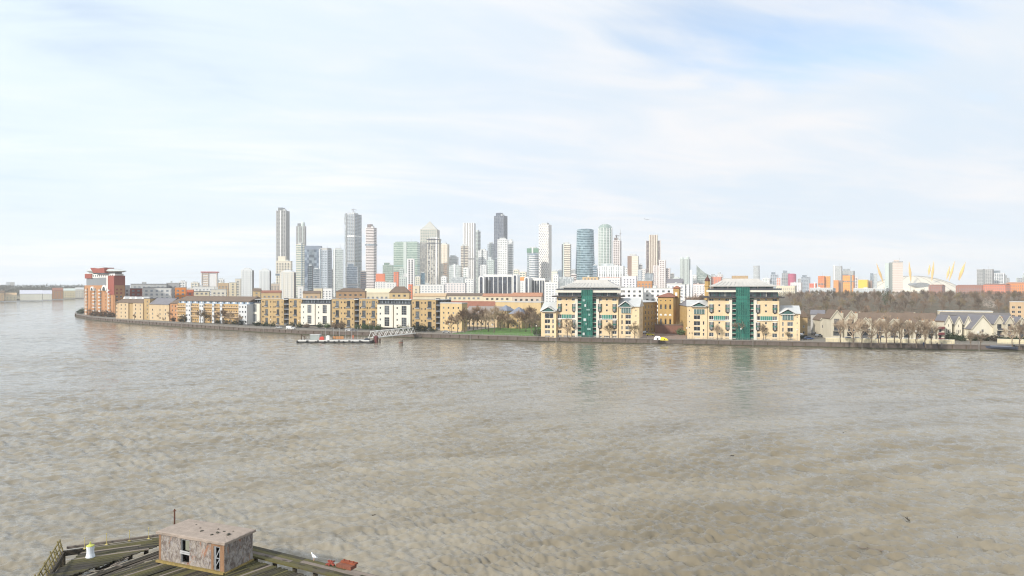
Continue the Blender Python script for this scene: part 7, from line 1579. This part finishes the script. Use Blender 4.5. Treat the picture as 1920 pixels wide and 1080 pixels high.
# window opening: frame, bar, leaning board
fmt = M('weathered_frame', (.30,.31,.32), .85, .25, 3)
a, b_, c, e = wo_
for nm, x0, x1, z0, z1 in (('window_jamb', a, a + .09, c, e), ('window_jamb', b_ - .09, b_, c, e), ('window_head', a + .1, b_ - .1, e - .09, e)): mb = MB(); mb.box(x0, x1, .08, .2, z0, z1); mb.build(nm, fmt, hut)
for z in (1.16, 1.33): mb = MB(); mb.bar((a - .08, .0, z), (b_ + .1, -.03, z - .03), .05, .13); mb.build('cross_board', M('pale_board', (.42,.42,.42), .85, .2, 3), hut)
mb = MB(); mb.box(b_ - .55, b_ - .1, .1, .14, 1.42, e - .1); mb.build('leaning_board', M('grey_green_board', (.22,.22,.17), .9, .25, 2), hut)
a, b_, c, e = do_
for x0, x1 in ((a, a + .16), (b_ - .1, b_)): mb = MB(); mb.box(x0, x1, .06, .2, c, e); mb.build('door_jamb', fmt, hut)
mb = MB(); mb.box(a + .17, b_ - .11, .06, .2, e - .09, e); mb.build('door_head', fmt, hut)
for z0, z1, fl_ in ((.5, 1.2, 1), (1.25, 2.1, 1)): mb = MB(); mb.bar((a + .16, .1, z0), (b_ - .1, .12, z1), .04, .07); mb.build('door_brace', fmt, hut)
mb = MB(); mb.bar((a + .16, .1, 1.22), (b_ - .1, .1, 1.2), .05, .08); mb.build('door_brace', fmt, hut)
for i, (u_, v_, s) in enumerate(((3.1, 1.9, .09), (3.9, 1.3, .14), (4.9, 2.3, .1), (5.6, 1.5, .17), (5.9, 2.0, .10), (5.5, .9, .13), (6.9, 1.5, .2), (6.6, 2.4, .08), (2.0, 2.5, .07))):
    mb = MB(); mb.ring([[(s*math.cos(q)*1.5, s*math.sin(q), 0) for q in (0, 1.2, 2.4, 3.7, 5.1)], [(s*.7*math.cos(q)*1.5, s*.6*math.sin(q), s*.7) for q in (0, 1.2, 2.4, 3.7, 5.1)]])
    c_, s_ = math.cos(ha), math.sin(ha); o = mb.build('roof_stone', M('dark_debris', (.07,.065,.05), .9, .3, 4), None, (hA.x + c_*u_ - s_*v_, hA.y + s_*u_ + c_*v_, DZ + HH + .235), i*.8)
    tag(o, 'dark lump of debris lying on the slab roof of the brick hut', 'debris', 'debris on the hut roof')
# rusty pole, thin yellow posts, leaning lichen railing, white lantern bollard, rusty ironwork, gull
root = thing('rusty_pole', 'thin rusty iron pole rising behind the brick hut', 'pole', (PX(327, 72.6), 72.6, DZ), 0)
mb = MB(); mb.tube((0, 0, 0), (.02, 0, 3.15), .09, .07, 8); mb.build('shaft', M('dark_rust', (.13,.055,.035), .9, .3, 3), root); mb = MB(); mb.tube((-.14, 0, 2.95), (.16, 0, 3.0), .05, .05, 6); mb.build('cross_pin', M('dark_rust'), root)
ylw = M('lichen_yellow_paint', (.50,.42,.17), .85, .3, 3)
for px, py, h, lab in ((159, 1029, 1.0, 'beside the white lantern bollard'), (200, 1021, 1.05, 'second from the left on the far jetty edge'), (243, 1014, 1.0, 'third from the left on the far jetty edge'), (279, 1010, 1.05, 'nearest the left wall of the brick hut')):
    Y = (CAMH - DZ)*FOC/(py - HZN); root = thing('thin_post', 'thin yellowish iron post ' + lab, 'post', (PX(px, Y), Y, DZ), 0, 'thin posts on the far jetty edge')
    mb = MB(); mb.tube((0, 0, 0), (0, 0, h), .035, .03, 6); mb.build('shaft', ylw, root); mb = MB(); mb.box(-.12, .12, -.12, .12, 0, .05); mb.build('foot_plate', ylw, root); mb = MB(); mb.lathe([(.03, h), (.06, h + .04), (.02, h + .1)], 6); mb.build('finial', ylw, root)
Rl = thing('leaning_railing', 'leaning railing thick with yellow lichen along the left jetty edge', 'railing', (P1[0], P1[1], DZ), 0)
lich = M('yellow_lichen', (.22,.18,.075), .95, .35, 2, bump=.6); v = Vector((P6[0] - P1[0], P6[1] - P1[1])).normalized()
for i in range(12):
    p = v*(i*.95); mb = MB(); mb.bar((p.x, p.y, -.1), (p.x - .28 + .08*math.sin(i*3), p.y - .1, 1.05 + .16*math.sin(i*2)), .09, .09); mb.build('post', lich, Rl)
for z, o in ((.45, -.12), (.98, -.26)): mb = MB(); q = v*10.6; mb.bar((o, 0, z), (q.x + o, q.y, z - .06), .09, .13); mb.build('rail', lich, Rl)
for i in range(0, 11, 2):
    p, q = v*(i*.95 + rgj.uniform(-.3, .3)), v*(i*.95 + rgj.uniform(.3, 1.2)); mb = MB(); mb.bar((p.x - .06, p.y, rgj.uniform(0, .5)), (q.x - .22, q.y, rgj.uniform(.4, 1.1)), .05, .06); mb.build('brace', lich, Rl)
Y = (CAMH - DZ)*FOC/(1044.5 - HZN); root = thing('lantern_bollard', 'waisted white bollard with yellow green top on the jetty planks', 'bollard', (PX(169.5, Y), Y, DZ), 0)
mb = MB(); mb.lathe([(.40, 0), (.41, .04), (.33, .35), (.32, .62), (.35, .95), (.36, 1.05)], 16); mb.build('body', M('bollard_white', (.72,.76,.80), .6, .08, 2), root, sm=False)
mb = MB(); mb.lathe([(.365, 1.055), (.34, 1.12), (.16, 1.20), (.08, 1.24), (.06, 1.42), (.03, 1.46)], 14); mb.build('cap', M('bollard_cap', (.50,.52,.12), .7, .25, 4), root)
p = Vector((PX(619, 65.2), 65.2)); root = thing('rusty_cleat', 'crumpled red rusty iron cleat on the outer jetty edge', 'ironwork', (p.x, p.y, DZ + .34), -.5)
for a_, b2, w_ in (((-.45, 0, .02), (.35, .1, .38), .26), ((-.3, .1, .35), (.5, 0, .1), .2), ((-.1, -.1, .0), (.1, .1, .42), .24)): mb = MB(); mb.bar(a_, b2, w_, .12); mb.build('iron_piece', M('bright_rust', (.26,.06,.04), .85, .3, 4, bump=.4), root)
p = Vector((PX(650, 64.8), 64.8)); root = thing('rusty_iron_box', 'orange red rusty iron box near the right end of the visible jetty', 'ironwork', (p.x, p.y, DZ + .34), ha*.0 - .49)
mb = MB(); mb.box(-.85, .85, -.45, .35, 0, .28); mb.build('box', M('orange_rust', (.20,.075,.045), .85, .3, 4, bump=.4), root); mb = MB(); mb.box(-.75, .9, .05, .5, .285, .42); mb.build('lid', rust, root)
for x_ in (-.5, .1, .6): mb = MB(); mb.tube((x_, .2, .42), (x_ + .05, .2, .58), .06, .05, 6); mb.build('bolt', rust, root)
Y = 66.3; gl_ = thing('seagull', 'white seagull standing on the outer edge of the jetty right of the hut', 'bird', (PX(589, Y), Y, DZ + .33), 2.6)
mb = MB(); gsec = lambda x, r, z: [(x, r*math.cos(a)*.9, z + r*math.sin(a)) for a in [2*math.pi*i/10 for i in range(10)]]
mb.ring([gsec(-.30, .02, .34), gsec(-.2, .09, .36), gsec(-.05, .15, .38), gsec(.10, .15, .42), gsec(.2, .10, .50), gsec(.235, .075, .58), gsec(.27, .085, .64), gsec(.33, .07, .66), gsec(.37, .025, .65)]); mb.build('body', M('gull_white', (.80,.80,.80), .8, .04), gl_, sm=True)
for s in (-1, 1):
    mb = MB(); mb.ring([[(.1, s*.13, .44), (.08, s*.16, .36), (.1, s*.12, .36)], [(-.15, s*.15, .42), (-.15, s*.165, .36), (-.15, s*.11, .37)], [(-.40, s*.04, .36), (-.40, s*.05, .34), (-.40, s*.03, .34)]]); mb.build('wing', M('gull_grey', (.42,.44,.47), .8, .06), gl_)
    mb = MB(); mb.tube((.03, s*.05, 0), (.02, s*.05, .27), .015, .015, 5); mb.build('leg', M('gull_leg', (.6,.35,.25), .7, .1), gl_)
mb = MB(); mb.tube((.36, 0, .65), (.46, 0, .62), .025, .008, 6); mb.build('beak', yellow, gl_)
# driftwood on the water
for i, (px, py, L, lab) in enumerate(((701, 967, .5, 'small dark float in the water right of the hut'), (1584, 811, 1.6, 'dark driftwood piece far out on the right'), (1702, 974, .9, 'short dark driftwood standing out near the lower right'), (1797, 1012, .8, 'upright dark stick in the water near the right edge'), (1632, 1030, 2.4, 'long pale brown driftwood branch at the lower right'), (1372, 855, .8, 'small dark driftwood right of centre'))):
    Y = CAMH*FOC/(py - HZN); root = thing('driftwood', lab, 'driftwood', (PX(px, Y), Y, .02), i*.7)
    mb = MB(); mb.tube((-L/2, 0, 0), (L/2, .1, .08), .09, .05, 6); mb.build('log', beamm if i != 4 else greyp, root); mb = MB(); mb.tube((0, 0, .05), (L*.15, .05, .35 if i in (2, 3) else .15), .04, .02, 5); mb.build('twig', beamm, root)
